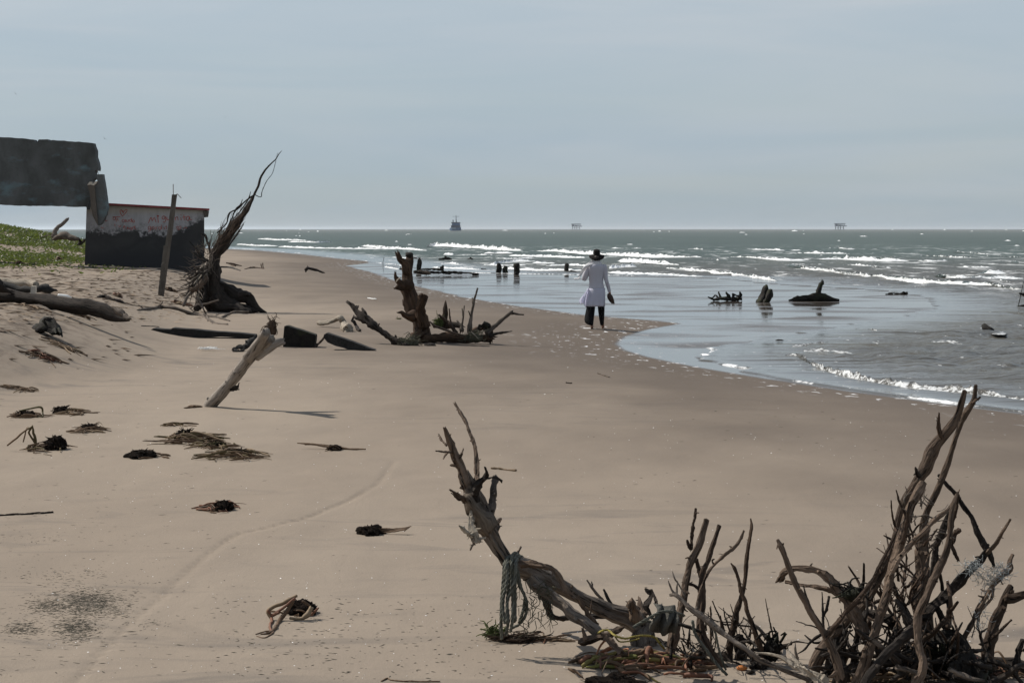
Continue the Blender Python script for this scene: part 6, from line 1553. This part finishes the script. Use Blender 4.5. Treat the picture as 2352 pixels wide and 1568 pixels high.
heap('small loose wrack under the near side of the hollow log', 70, 707, 90, 10, 17, 14, mats=('stalk_straw', 'stalk_brown'), mass=0)
heap('spiky brown tuft standing between the post and the hollow log', 270, 682, 24, 20, 18, 12, mats=('stalk_brown', 'stalk_red'), mass=.7, lift=.3)
heap('small dark tuft on the debris flat in front of the house', 132, 600, 26, 14, 19, 10, mats=('stalk_brown',), mass=.8, lift=.3)
heap('low brown tuft on the sand near the grassy dune', 42, 609, 34, 16, 20, 14, mats=('stalk_brown', 'stalk_red'), mass=.8, lift=.25)
heap('brown heap against the foot of the house wall', 225, 607, 44, 12, 21, 14, mats=('stalk_brown', 'stalk_straw'), mass=.5)
heap('dark tuft beside the foot of the concrete post', 385, 668, 46, 18, 22, 12, mats=('stalk_brown',), mass=.6)
heap('rusty litter of leaves below the roots of the uprooted tree', 412, 700, 60, 12, 23, 22, mats=('stalk_red', 'stalk_straw'), mass=0)
heap('tiny dark wisp near the base of the pale leaning log', 440, 938, 40, 8, 24, 8, mats=('stalk_brown',), mass=.3)
t_ = heap('wide heap of wet red and green leaf strips before the bleached fallen tree', 1480, 1545, 330, 75, 25, 80, mats=('stalk_red', 'leaf_green', 'stalk_brown', 'stalk_brown', 'leaf_orange', 'stalk_red'), mass=0, lift=.14, long=.6, spread=.95, rr=2.5)
t_ = heap('hairy dark root ball lying on the bottom edge before the leaf strips', 1415, 1606, 240, 74, 26, 16, mats=('stalk_brown', 'stalk_red'), mass=1.7, long=.8)
heap('long brown reeds lying on the sand under the bleached fallen tree', 1262, 1474, 150, 12, 27, 12, mats=('stalk_red', 'stalk_brown', 'stalk_straw'), mass=0, long=1.4)
heap('dark debris packed around the foot of the tall tangle', 2100, 1600, 420, 70, 28, 70, mats=('stalk_brown', 'stalk_brown', 'stalk_straw'), mass=0, lift=.3, long=.7, spread=1.0, rr=1.5)
heap('loose debris under the forked limb at the lower edge', 2290, 1560, 160, 40, 29, 30, mats=('stalk_brown', 'stalk_brown', 'stalk_red'), mass=.6, lift=.3)

# single sticks and bits lying on open sand
def bit(name, label, cat, mat, pts, r):
    y = at(pts[len(pts) // 2][0], pts[len(pts) // 2][1]).y
    P = [at(a, b) + Vector((0, 0, r * y / FOC * .7)) for a, b in pts]
    mb = MB(); tube(mb, P, [r * y / FOC] * len(P), seg=6, rough=.15, flat=.7); return tag(mb.build(name, M[mat]), label, cat)
bit('straw_stick', 'pale brown stick lying on the sand beyond the tip of the fallen tree', 'stick', 'stalk_straw', [(1128, 1077), (1155, 1079), (1185, 1083)], 2.8)
bit('long_stick', 'thin dark straight stick lying on the sand at the picture edge', 'stick', 'wood_dark', [(-20, 1186), (40, 1183), (122, 1178)], 2.4)
bit('curved_twig', 'curved grey twig lying alone on the bare sand below the walking person', 'twig', 'wood_grey', [(1372, 858), (1385, 862), (1399, 867)], 2.0)
bit('dark_bit', 'small dark chip on the bare sand nearest the curved grey twig', 'chip', 'wood_dark', [(1300, 880), (1308, 881), (1313, 881)], 1.8)
bit('pale_shell', 'flat pale bit lying on the sand behind the bleached bent wood', 'shell', 'white_plastic', [(845, 686), (855, 687), (864, 688)], 1.6)
bit('small_stick', 'short curved stick lying on the sand at the bottom edge', 'stick', 'stalk_brown', [(876, 1566), (890, 1558), (900, 1563), (940, 1566), (1010, 1566)], 2.4)
bit('small_stick', 'thin dark stick lying above the plank near the fallen branch', 'stick', 'wood_dark', [(325, 749), (350, 750), (365, 751)], 1.2)
bit('sand_stick', 'long thin dark stick on the sand flat beside the fallen branch', 'stick', 'wood_dark', [(640, 781), (670, 782), (700, 783)], 1.4)
ragged('grass_tuft', 'small dry green grass tuft on the sand behind the standing stump', 'grass', at(916, 733) + Vector((0, 0, .0)), .05, .04, .03, 'greengrass', 41, 26, .003)
ragged('plastic_net', 'scrap of white plastic netting lying on the sand before the weathered plank', 'net', at(474, 805) + Vector((0, 0, .03)), .12, .07, .022, 'white_plastic', 42, 60, .004)
for i, (px, py, w, lab) in enumerate(((297, 606.5, 0, 'white bottle lying on the debris flat before the house'),)):
    pass
bit('white_bottle', 'small white bottle lying on the debris flat before the house', 'bottle', 'white_plastic', [(340, 750 - 150), (344, 600.4), (348, 601)], 2.0)
bit('white_scrap', 'white scrap lying on the green dune plants', 'scrap', 'white_plastic', [(64, 548), (68, 549), (72, 550)], 2.0)

# litter too fine to count
def scatter(name, mat, n, seed, region, size, elong, dark=None, flat=.25, dens=None):
    rg = np.random.RandomState(seed)
    px = rg.uniform(region[0], region[2], n); py = region[1] + (region[3] - region[1]) * rg.rand(n) ** (region[4] if len(region) > 4 else 1)
    V = []; F = []; k = 0
    for a, b in zip(px, py):
        if dens is not None and rg.rand() > dens(a, b): continue
        y = (CAM_Z - .27) * FOC / (b - HOR)
        x = (a - W0 / 2) / FOC * y
        if region[0] < 500 and b < 860:
            p = at(a, b); x, y = p.x, p.y
        if xs_of(y) - x < .4: continue
        g = gz(x, y); s = rg.uniform(*size) * (1 if size[1] > .02 else max(1, y / 14)); l = s * rg.uniform(1, elong); an = rg.normal() * .6 if elong > 2 else rg.uniform(0, 6.28)
        ca, sa = math.cos(an), math.sin(an); h = s * flat * rg.uniform(.6, 1.6)
        bx = rg.normal() * s * .5
        V += [(x - ca * l, y - sa * l, g + .001), (x + sa * s, y - ca * s, g), (x + ca * l + bx, y + sa * l, g + .001), (x - sa * s, y + ca * s, g), (x + bx, y, g + h)]
        F += [(k, k + 1, k + 4), (k + 1, k + 2, k + 4), (k + 2, k + 3, k + 4), (k + 3, k, k + 4)]; k += 5
    mb = MB(); mb.add(V, F); o = mb.build(name, M[mat], smooth=False); o['kind'] = 'stuff'; return o
M['shell'] = plain('shell white', (.85, .83, .80), .35, .08, 30, 0, spec=.6)
M['litter'] = plain('dry litter', (.075, .054, .038), .9, .6, 3, 0, .1)
M['litter_pale'] = plain('pale litter', (.26, .20, .145), .9, .4, 3, 0, .1)
M['weedbits'] = plain('dry weed bits', (.070, .063, .050), .95, .4, 6, 0, .05)
scatter('shell_fragments', 'shell', 900, 51, (100, 830, 2352, 1568), (.0016, .0045), 1.5, flat=.5)
scatter('bank_litter', 'litter', 2600, 52, (-40, 586, 470, 830, 1.0), (.012, .045), 8, flat=.5, dens=lambda a, b: 1.0 if b < 700 else (.35 if b < 730 else .06) * (a < 330))
scatter('bank_litter', 'litter_pale', 1000, 53, (-40, 590, 470, 740), (.010, .034), 7, flat=.5)
blot = [(190, 1395, 95, 38), (110, 1405, 60, 25), (45, 1455, 50, 20), (165, 1455, 60, 34), (255, 1415, 50, 16), (120, 1330, 90, 22), (200, 1320, 50, 20), (330, 1440, 60, 14), (90, 1240, 60, 10), (290, 1345, 80, 10)]
wt = [1.0, .8, .7, .9, .45, .22, .2, .2, .2, .12]
def blotd(a, b):
    s = 0
    for (cx, cy, rx, ry), w in zip(blot, wt): s = max(s, w * math.exp(-((a - cx) / rx) ** 2 * 1.6 - ((b - cy) / ry) ** 2 * 1.6))
    return min(1, s ** 1.35 * 1.2 + .004)
scatter('weed_crumbs', 'weedbits', 42000, 54, (-30, 1210, 420, 1500), (.0014, .0034), 6, flat=.5, dens=blotd)
scatter('weed_crumbs', 'weedbits', 900, 55, (-30, 850, 1300, 1568, .7), (.0022, .0048), 7, flat=.4, dens=lambda a, b: max(.05, 1 - a / 900))
scatter('weed_crumbs', 'weedbits', 130, 56, (1300, 900, 2352, 1500), (.003, .006), 5, flat=.4)
scatter('weed_crumbs', 'weedbits', 420, 57, (480, 1370, 1180, 1568), (.0022, .0052), 4, flat=.5)

# ------------------------------------------------------------------ the walking person
pf = at(1372, 755); YP_ = pf.y
K = .1434 * YP_ / FOC
def pp(zx, zy, y=0.0): return np.array([(zx - 620) * K, y, (1432 - zy) * K])
per = thing('person', 'person in black hat, white tunic and black trousers walking barefoot on the wet sand', 'person', (on(1282.7 + .1434 * 620, 700, YP_).x, YP_, gz(pf.x, pf.y)))
def skin_mat(name, col):
    t = NT(name); t.set(Base_Color=col, Roughness=.55); t.b.inputs['Subsurface Weight'].default_value = .05; return t.m
M['skin'] = skin_mat('skin', (.30, .16, .10))
def cloth_mat(name, col, trans=.0, rough=.9):
    t = NT(name)
    co = t.node('ShaderNodeTexCoord').outputs['Object']
    n = t.noise(t.mapping(co, (7, 7, 2.2)), 2.2, 4, .5, .4)
    t.set(Base_Color=col, Roughness=rough, Normal=t.bump(n, .45, .03)); t.b.inputs['Specular IOR Level'].default_value = .1
    if trans:
        tr = t.node('ShaderNodeBsdfTranslucent'); tr.inputs['Color'].default_value = (*col, 1)
        mx = t.node('ShaderNodeMixShader'); mx.inputs[0].default_value = trans
        t.link(t.b.outputs[0], mx.inputs[1]); t.link(tr.outputs[0], mx.inputs[2]); t.link(mx.outputs[0], t.out.inputs['Surface'])
    return t.m
M['cotton'] = cloth_mat('white cotton', (.56, .55, .60), .22)  # white cloth of the upper tunic, its shade put into a greyer colour
M['cotton_backlit'] = cloth_mat('backlit thin cotton', (.80, .80, .88), .58)  # sheer lower cloth, colour also brightened for the sun shining through
M['scarf'] = cloth_mat('white scarf', (.74, .73, .73), .3)
M['black_cloth'] = cloth_mat('black cloth', (.008, .008, .009))
M['black_felt'] = cloth_mat('black felt', (.014, .012, .011))
M['hair'] = plain('dark hair', (.03, .02, .015), .6, .3, 40, .3)
M['shoe'] = plain('brown leather', (.06, .04, .03), .6, .3, 20, .2)
M['band'] = plain('pale hat band', (.45, .43, .40), .8, .1, 20, 0)

# body: one skin surface grown over a skeleton
jt = {}
def J(n, zx, zy, y, r): jt[n] = (pp(zx, zy, y), r)
J('pelvis', 605, 790, 0, .115); J('waist', 608, 690, 0, .105); J('chest', 606, 540, .0, .125); J('neck0', 606, 420, 0, .06); J('neck1', 608, 370, .01, .052); J('head', 610, 300, .02, .085); J('crown', 612, 235, .02, .075)
J('nose', 611, 290, .118, .016)
J('shL', 500, 435, 0, .052); J('elL', 425, 600, .03, .036); J('wrL', 440, 520, .22, .026); J('haL', 450, 480, .28, .026)
J('shR', 715, 435, 0, .052); J('elR', 762, 640, -.03, .038); J('wrR', 815, 820, .04, .026); J('haR', 828, 868, .05, .028)
J('hipL', 545, 850, 0, .085); J('knL', 520, 1130, .03, .056); J('anL', 535, 1375, -.12, .034); J('heL', 533, 1418, -.14, .034); J('baL', 536, 1428, .0, .032); J('toL', 536, 1432, .06, .020)
J('hipR', 675, 850, 0, .085); J('knR', 690, 1120, .09, .056); J('anR', 715, 1370, .12, .034); J('heR', 715, 1400, .09, .033); J('baR', 718, 1416, .22, .030); J('toR', 722, 1420, .28, .020)
ed = [('pelvis', 'waist'), ('waist', 'chest'), ('chest', 'neck0'), ('neck0', 'neck1'), ('neck1', 'head'), ('head', 'crown'), ('head', 'nose'), ('chest', 'shL'), ('shL', 'elL'), ('elL', 'wrL'), ('wrL', 'haL'), ('chest', 'shR'), ('shR', 'elR'), ('elR', 'wrR'), ('wrR', 'haR'),
      ('pelvis', 'hipL'), ('hipL', 'knL'), ('knL', 'anL'), ('anL', 'heL'), ('anL', 'baL'), ('baL', 'toL'), ('pelvis', 'hipR'), ('hipR', 'knR'), ('knR', 'anR'), ('anR', 'heR'), ('anR', 'baR'), ('baR', 'toR')]
for sd, base_, dirv in (('L', 'haL', np.array([.15, .3, .9])), ('R', 'haR', np.array([.25, .1, -.95]))):
    p0 = jt[base_][0]
    for q in range(4):
        off = np.array([.0, (q - 1.5) * .020, 0]); k1, k2 = f'f{sd}{q}a', f'f{sd}{q}b'
        jt[k1] = (p0 + off + dirv * .045, .0105); jt[k2] = (p0 + off * 1.05 + dirv * (.075 + .012 * (q in (1, 2))) + np.array([-.018, 0, 0]), .0085)
        ed += [(base_, k1), (k1, k2)]
    k1, k2 = f'f{sd}Ta', f'f{sd}Tb'
    jt[k1] = (p0 + np.array([-.025, .03, 0]) + dirv * .01, .011); jt[k2] = (p0 + np.array([-.04, .045, 0]) + dirv * .045, .009)
    ed += [(base_, k1), (k1, k2)]
names = list(jt); ix = {n: i for i, n in enumerate(names)}
me = bpy.data.meshes.new('body'); me.from_pydata([jt[n][0].tolist() for n in names], [(ix[a], ix[b]) for a, b in ed], [])
body = bpy.data.objects.new('body', me); COL.objects.link(body); body.parent = per
sk = body.modifiers.new('skin', 'SKIN'); sk.use_smooth_shade = True
for i, n in enumerate(names): me.skin_vertices[0].data[i].radius = (jt[n][1], jt[n][1])
me.skin_vertices[0].data[ix['pelvis']].use_root = True
sb_ = body.modifiers.new('smooth', 'SUBSURF'); sb_.levels = 1; sb_.render_levels = 2
me.materials.append(M['skin'])

def loft(mb, rings, seg=28, pleat=0.0, pn=9, cap=(False, False), ph=0.0, seed=1):
    """rings: (centre, rx, ry) stacked; pleats deepen towards the last ring"""
    rg = np.random.RandomState(seed); n = len(rings); v = []; f = []
    a = np.linspace(0, 2 * math.pi, seg, endpoint=False); irr = rg.rand(seg) - .5
    for i, (c, rx, ry) in enumerate(rings):
        t = i / (n - 1); m = 1 + pleat * t * t * (np.cos(pn * a + ph) + 1.2 * irr)
        for j in range(seg): v.append((c[0] + math.cos(a[j]) * rx * m[j], c[1] + math.sin(a[j]) * ry * m[j], c[2]))
    for i in range(n - 1):
        for j in range(seg): f.append((i * seg + j, i * seg + (j + 1) % seg, (i + 1) * seg + (j + 1) % seg, (i + 1) * seg + j))
    if cap[0]: f.append(tuple(range(seg))[::-1])
    if cap[1]: f.append(tuple(range((n - 1) * seg, n * seg)))
    mb.add(v, f)
def resample(keys, n):
    """keys: (zx_left, zx_right, zy, y_centre, depth radius)"""
    k = np.array(keys, float); s = np.linspace(0, len(k) - 1, n); out = []
    C, _ = catmull(np.c_[k[:, 0], k[:, 1], k[:, 2]], np.ones(len(k)), n); D, _ = catmull(np.c_[k[:, 3], k[:, 4], k[:, 2] / 100], np.ones(len(k)), n)
    for q in range(n):
        l, r, zy = C[q]; out.append((pp((l + r) / 2, zy, D[q][0]), (r - l) / 2 * K, D[q][1]))
    return out
def pchild(name, mb, mat, parent, solid=0):
    v = np.concatenate(mb.v); me = bpy.data.meshes.new(name); me.from_pydata(v.tolist(), [], mb.f)
    a = me.attributes.new('grain', 'FLOAT_VECTOR', 'POINT'); a.data.foreach_set('vector', np.concatenate(mb.g).astype(np.float32).ravel())
    me.polygons.foreach_set('use_smooth', [True] * len(me.polygons)); me.materials.append(M[mat])
    o = bpy.data.objects.new(name, me); COL.objects.link(o); o.parent = parent
    if solid: s = o.modifiers.new('thickness', 'SOLIDIFY'); s.thickness = solid
    return o
mb = MB()
loft(mb, resample([(560, 655, 385, 0, .075), (505, 705, 405, 0, .105), (468, 740, 432, 0, .125), (478, 730, 520, 0, .145), (490, 716, 620, 0, .125), (494, 716, 720, 0, .125), (482, 738, 790, 0, .150)], 16), 32, .02, 7)
tunic = pchild('tunic', mb, 'cotton', per, .004)
mb = MB(); loft(mb, resample([(480, 740, 782, 0, .152), (470, 746, 840, 0, .17), (455, 745, 900, 0, .18), (440, 740, 980, 0, .19), (425, 734, 1070, 0, .20)], 10), 48, .055, 9, seed=4)
pchild('skirt', mb, 'cotton_backlit', tunic, .003)
mb = MB()       # the flap blown out to the side
def flap(u_, v_):
    l = np.array([480 - 20 * v_, 775 + 270 * v_]); far = np.array([455 - 125 * min(1, v_ * 1.35), 790 + 215 * v_ ** .8])
    q = l * (1 - u_) + far * u_
    q = q + np.array([0, 18 * math.sin(u_ * 9)]) * v_
    return pp(q[0], q[1] + 35 * (1 - u_) * v_, -.05 - .10 * u_ + .05 * math.sin(u_ * 8 + v_ * 2))
cloth(mb, 14, 12, flap); pchild('coat_flap', mb, 'cotton_backlit', tunic, .003)
for pts, r, nm in (([(720, 418), (738, 470), (748, 560), (762, 650), (790, 740), (818, 835)], [.056, .060, .050, .045, .040, .036], 'sleeve'), ([(498, 420), (470, 470), (440, 560), (415, 630)], [.058, .066, .070, .062], 'sleeve')):
    mb = MB(); ydep = [0, -.01, -.02, -.03, 0, .04] if len(pts) == 6 else [0, 0, .01, .05]
    P = [pp(a, b, d) for (a, b), d in zip(pts, ydep)]
    if len(pts) == 4: P += [pp(425, 560, .15), pp(440, 505, .24)]; r = r + [.05, .036]
    tube(mb, P, r, seg=14, rough=.05, jag=(0, 0), wander=.05, step=.5); pchild(nm, mb, 'cotton', tunic)
mb = MB()
loft(mb, resample([(478, 610, 860, 0, .13), (462, 592, 1000, 0, .13), (446, 586, 1100, 0, .13), (425, 575, 1200, -.04, .14), (412, 562, 1290, -.09, .15), (432, 556, 1340, -.12, .13), (490, 552, 1368, -.13, .08)], 14), 26, .03, 5, seed=2)
loft(mb, resample([(600, 740, 860, 0, .13), (625, 738, 1000, .03, .12), (632, 742, 1100, .07, .11), (644, 740, 1200, .09, .10), (658, 735, 1300, .11, .09), (675, 730, 1378, .12, .075)], 14), 26, .02, 5, seed=3)
pchild('trousers', mb, 'black_cloth', per)
hat = thing('hat_tmp', 'x y z w', 'hat', (0, 0, 0)); 
mb = MB()
prof = [(0.0, .130), (.05, .128), (.075, .115), (.084, .06), (.088, .012), (.12, .004), (.165, -.008), (.172, -.02), (.165, -.026), (.12, -.012), (.085, -.004)]
seg = 40; v = []; f = []
for i, (r, z) in enumerate(prof):
    for j in range(seg):
        a = j * 2 * math.pi / seg; dz = -.028 * abs(math.cos(a)) ** 2 * (r / .17) ** 3 * 0 + .0
        dz = (-.045 * (math.sin(a) < 0) * abs(math.sin(a)) - .012 * abs(math.sin(a))) * (max(r - .088, 0) / .085)
        v.append((r * math.cos(a) * (1 if r > .1 else .93), r * math.sin(a), z + dz))
for i in range(len(prof) - 1):
    for j in range(seg): f.append((i * seg + j, i * seg + (j + 1) % seg, (i + 1) * seg + (j + 1) % seg, (i + 1) * seg + j))
bpy.data.objects.remove(hat)
c = pp(610, 254, .02); mb.add(np.array(v) @ np.array(Matrix.Rotation(math.radians(14), 3, 'X')).T + c, f); hat = pchild('hat', mb, 'black_felt', per)
mb = MB(); loft(mb, [(c + np.array([0, 0, .014]), .0845, .0905), (c + np.array([0, 0, .034]), .082, .088)], 32); pchild('hat_band', mb, 'band', hat)
mb = MB(); blob(mb, pp(610, 305, -.01), .088, .095, .085, .06, 2, 3); pchild('hair', mb, 'hair', per)
mb = MB()
loft(mb, resample([(572, 655, 328, .0, .075), (545, 672, 352, 0, .10), (535, 690, 378, 0, .115), (545, 690, 400, 0, .11), (575, 668, 412, 0, .09)], 9), 30, .04, 7, seed=7)
def tail(u_, v_):
    P = np.array([[560, 352], [500, 395], [430, 440], [385, 500], [345, 570], [310, 625], [248, 632]], float); s = v_ * (len(P) - 1); i = min(int(s), len(P) - 2); t = s - i
    q = P[i] * (1 - t) + P[i + 1] * t; w = (34 - 22 * v_) * (u_ - .5) * 2
    return pp(q[0] + w * .7, q[1] + w * .75, -.07 + .03 * math.sin(v_ * 9 + u_ * 4) - .05 * v_)
cloth(mb, 7, 30, tail)
pchild('scarf', mb, 'scarf', per, .003)
mb = MB()
for dx, s_ in ((0, 1), (26, -1)):       # soles outward
    P = [pp(806 + dx * .3, 872, .05 + .02 * s_), pp(812 + dx, 920, .05 + .03 * s_), pp(838 + dx, 975, .05 + .03 * s_), pp(868 + dx * .9, 1030, .05 + .02 * s_)]
    tube(mb, P, [.030, .048, .040, .018], seg=12, rough=.04, flat=.45, jag=(0, 0), wander=0, step=.4)
o = mb.build('pair_of_shoes', M['shoe'], origin=(0, 0, 0)); o.location = per.location
tag(o, 'pair of brown shoes hanging from the hand of the walking person', 'shoes')

# ------------------------------------------------------------------ far out: ship and two platforms
M['ship_blue'] = plain('ship blue paint', (.050, .100, .19), .6, .15, .2, 0)  # real blue hull, its tone lightened in place of distance haze
M['ship_dark'] = plain('ship dark paint', (.045, .060, .095), .6, .2, .2, 0)
M['ship_pale'] = plain('ship pale paint', (.25, .30, .36), .6, .2, .2, 0)
M['rig'] = plain('hazed platform steel', (.16, .18, .22), .7, .2, .1, 0)  # blue grey of the distance haze put into the steel colour
YS_ = 2600.0; k_ = YS_ / FOC
def FP(px, py): return ((px - W0 / 2) * k_, CAM_Z + (HOR - py) * k_)
cx = FP(1046.5, 0)[0]
ship = thing('ship', 'blue supply ship seen end on at the horizon with a tall mast', 'ship', (cx, YS_, 0))
def hullring(z, hw, l0, l1): return [(-hw, l0 + 6, z), (-hw * .55, l0, z), (hw * .55, l0, z), (hw, l0 + 6, z), (hw, l1 - 14, z), (hw * .4, l1, z), (-hw * .4, l1, z), (-hw, l1 - 14, z)]
u1 = k_
mb = MB(); rings = [(-1, 11.0), (1.5, 12.3), (3.5, 12.8), (6.6, 11.8)]
v = []; f = []
for z, hw in rings: v += hullring(z * u1, hw * u1, -26, 26)
for i in range(3):
    for j in range(8): f.append((i * 8 + j, i * 8 + (j + 1) % 8, i * 8 + 8 + (j + 1) % 8, i * 8 + 8 + j))
f.append(tuple(range(24, 32)))
mb.add(np.array(v) + np.array([cx, YS_, 0]), f); child('hull', mb, M['ship_blue'], ship, smooth=False)
def sbox(name, mat, x0, x1, z0, z1, y0, y1, par=None):
    mb = MB(); box(mb, (cx + (x0 + x1) / 2 * u1, YS_ + (y0 + y1) / 2, (z0 + z1) / 2 * u1), (x1 - x0) * u1, y1 - y0, (z1 - z0) * u1); return child(name, mb, M[mat], par or ship, smooth=False)
sbox('deckhouse', 'ship_dark', -9.5, 11, 6.5, 12.5, -16, 8)
br = sbox('bridge', 'ship_blue', -7.5, 10.5, 12.5, 17.0, -12, 4)
sbox('bridge_wing', 'ship_dark', -9.3, 11, 17.0, 19.4, -12, 2, br)
sbox('funnel', 'ship_dark', -6.5, -4.5, 19.4, 25, -2, 2); sbox('bow_wall', 'ship_dark', -11, 11.8, 6.2, 8.4, 10, 22)
sbox('aft_panel', 'ship_pale', -9, 2, 4.0, 7.0, -26.6, -26.1); sbox('crane_base', 'ship_dark', -3.5, 0, 8.0, 13, -20, -17)
mb = MB(); tube(mb, [(cx + 1.5 * u1, YS_, 17 * u1), (cx + 1.2 * u1, YS_, 36 * u1)], [1.3 * u1, .45 * u1], seg=6, rough=0, wander=0)
tube(mb, [(cx - 6.5 * u1, YS_, 32.5 * u1), (cx + 8.5 * u1, YS_, 32.5 * u1)], [.35 * u1, .35 * u1], seg=5, rough=0, wander=0)
tube(mb, [(cx + 3.5 * u1, YS_, 17 * u1), (cx + 1.4 * u1, YS_, 25 * u1)], [.7 * u1, .4 * u1], seg=5, rough=0, wander=0)
child('mast', mb, M['ship_dark'], ship)
def platform(label, px0, px1, top, mirror):
    Y = 4200.0; k = Y / FOC; cx = ((px0 + px1) / 2 - W0 / 2) * k; w = (px1 - px0) * k; H = (HOR - top) * k
    th = thing('oil_platform', label, 'platform', (cx, Y, 0), 'oil platforms on the horizon')
    def pb(name, x0, x1, z0, z1, dy=12):
        mb = MB(); box(mb, (cx + (x0 + x1) / 2 * w * mirror, Y, CAM_Z + (z0 + z1) / 2 * H - (0 if z0 > 0 else 1.5)), (x1 - x0) * w, dy, (z1 - z0) * H + (0 if z0 > 0 else 3)); child(name, mb, M['rig'], th, smooth=False)
    pb('upper_deck', -.5, .40, .86, 1.0, 14); pb('lower_deck', -.45, .50, .46, .60, 16)
    for x in (-.40, -.17, .02, .28): pb('leg', x - .022, x + .026, 0, .47, 3)
    for x in (-.44, -.30, -.13, .10, .22, .34): pb('column', x - .016, x + .016, .60, .86, 2)
    pb('module', -.44, -.22, .6, .84, 9); pb('module', -.10, .04, .6, .76, 9); pb('brace', -.40, .28, .20, .25, 2); pb('boom', .34, .56, .52, .56, 2)
platform('steel oil platform on stilts on the horizon, the one between ship and second platform', 1312, 1336, 514, 1)
platform('steel oil platform on stilts on the horizon, the one farthest from the ship', 1915, 1942, 513, 1)
# birds, a long way up
M['bird'] = plain('bird dark', (.03, .03, .035), .8, .2, 3, 0)
def bird(label, px, py, d, span, tilt):
    c = on(px, py, d); mb = MB(); s = span / 4
    v = []; pts = [(-1, -.15, .05), (-.5, .1, .16), (0, .12, 0), (.5, .1, .16), (1, -.15, .05)]
    for x, y, z in pts: v += [(x * s, y * s + .16 * s, z * s), (x * s, y * s - .14 * s, z * s), (x * s, y * s, z * s + .03 * s)]
    f = []
    for i in range(4):
        for a, b in ((0, 1), (1, 2), (2, 0)): f.append((3 * i + a, 3 * i + b, 3 * i + 3 + b, 3 * i + 3 + a))
    R_ = np.array(Matrix.Rotation(tilt, 3, 'Y'))
    b0 = MB(); blob(b0, (0, 0, -.02 * s), .13 * s, .55 * s, .12 * s, .05, 1, 2)
    mb.add(np.array(v) @ R_.T + np.array(c), f); mb.add(b0.v[0] @ R_.T + np.array(c), b0.f)
    tag(mb.build('bird', M['bird']), label, 'bird', 'birds far off in the sky')
bird('tiny dark bird gliding just above the broken concrete wall', 240.5, 318.5, 110, .60, .6)
bird('tiny bird alone in the sky above the house and post', 518, 269.5, 150, .55, -.3)
bird('tiny bird high over the end of the concrete wall by the picture edge', 35.5, 215.5, 120, .5, 1.0)
bird('tiny bird near the top edge, first of two specks', 939, 45, 200, .5, .2)
bird('tiny bird near the top edge, second and lower of two specks', 1023.5, 55, 200, .5, -.2)

# ------------------------------------------------------------------ the sea air that pales the far ship and platforms
mb = MB(); box(mb, (0, 22400, 13), 90000, 45200, 38)
hz = mb.build('haze', bpy.data.materials.new('sea air'), smooth=False)
hz['kind'] = 'stuff'
hm = hz.data.materials[0]; hm.use_nodes = True; hn = hm.node_tree.nodes; hn.clear()
ho = hn.new('ShaderNodeOutputMaterial'); hv = hn.new('ShaderNodeVolumePrincipled')
hv.inputs['Color'].default_value = (.86, .92, .97, 1); hv.inputs['Density'].default_value = 4.5e-5; hv.inputs['Anisotropy'].default_value = .2
hm.node_tree.links.new(hv.outputs[0], ho.inputs['Volume'])
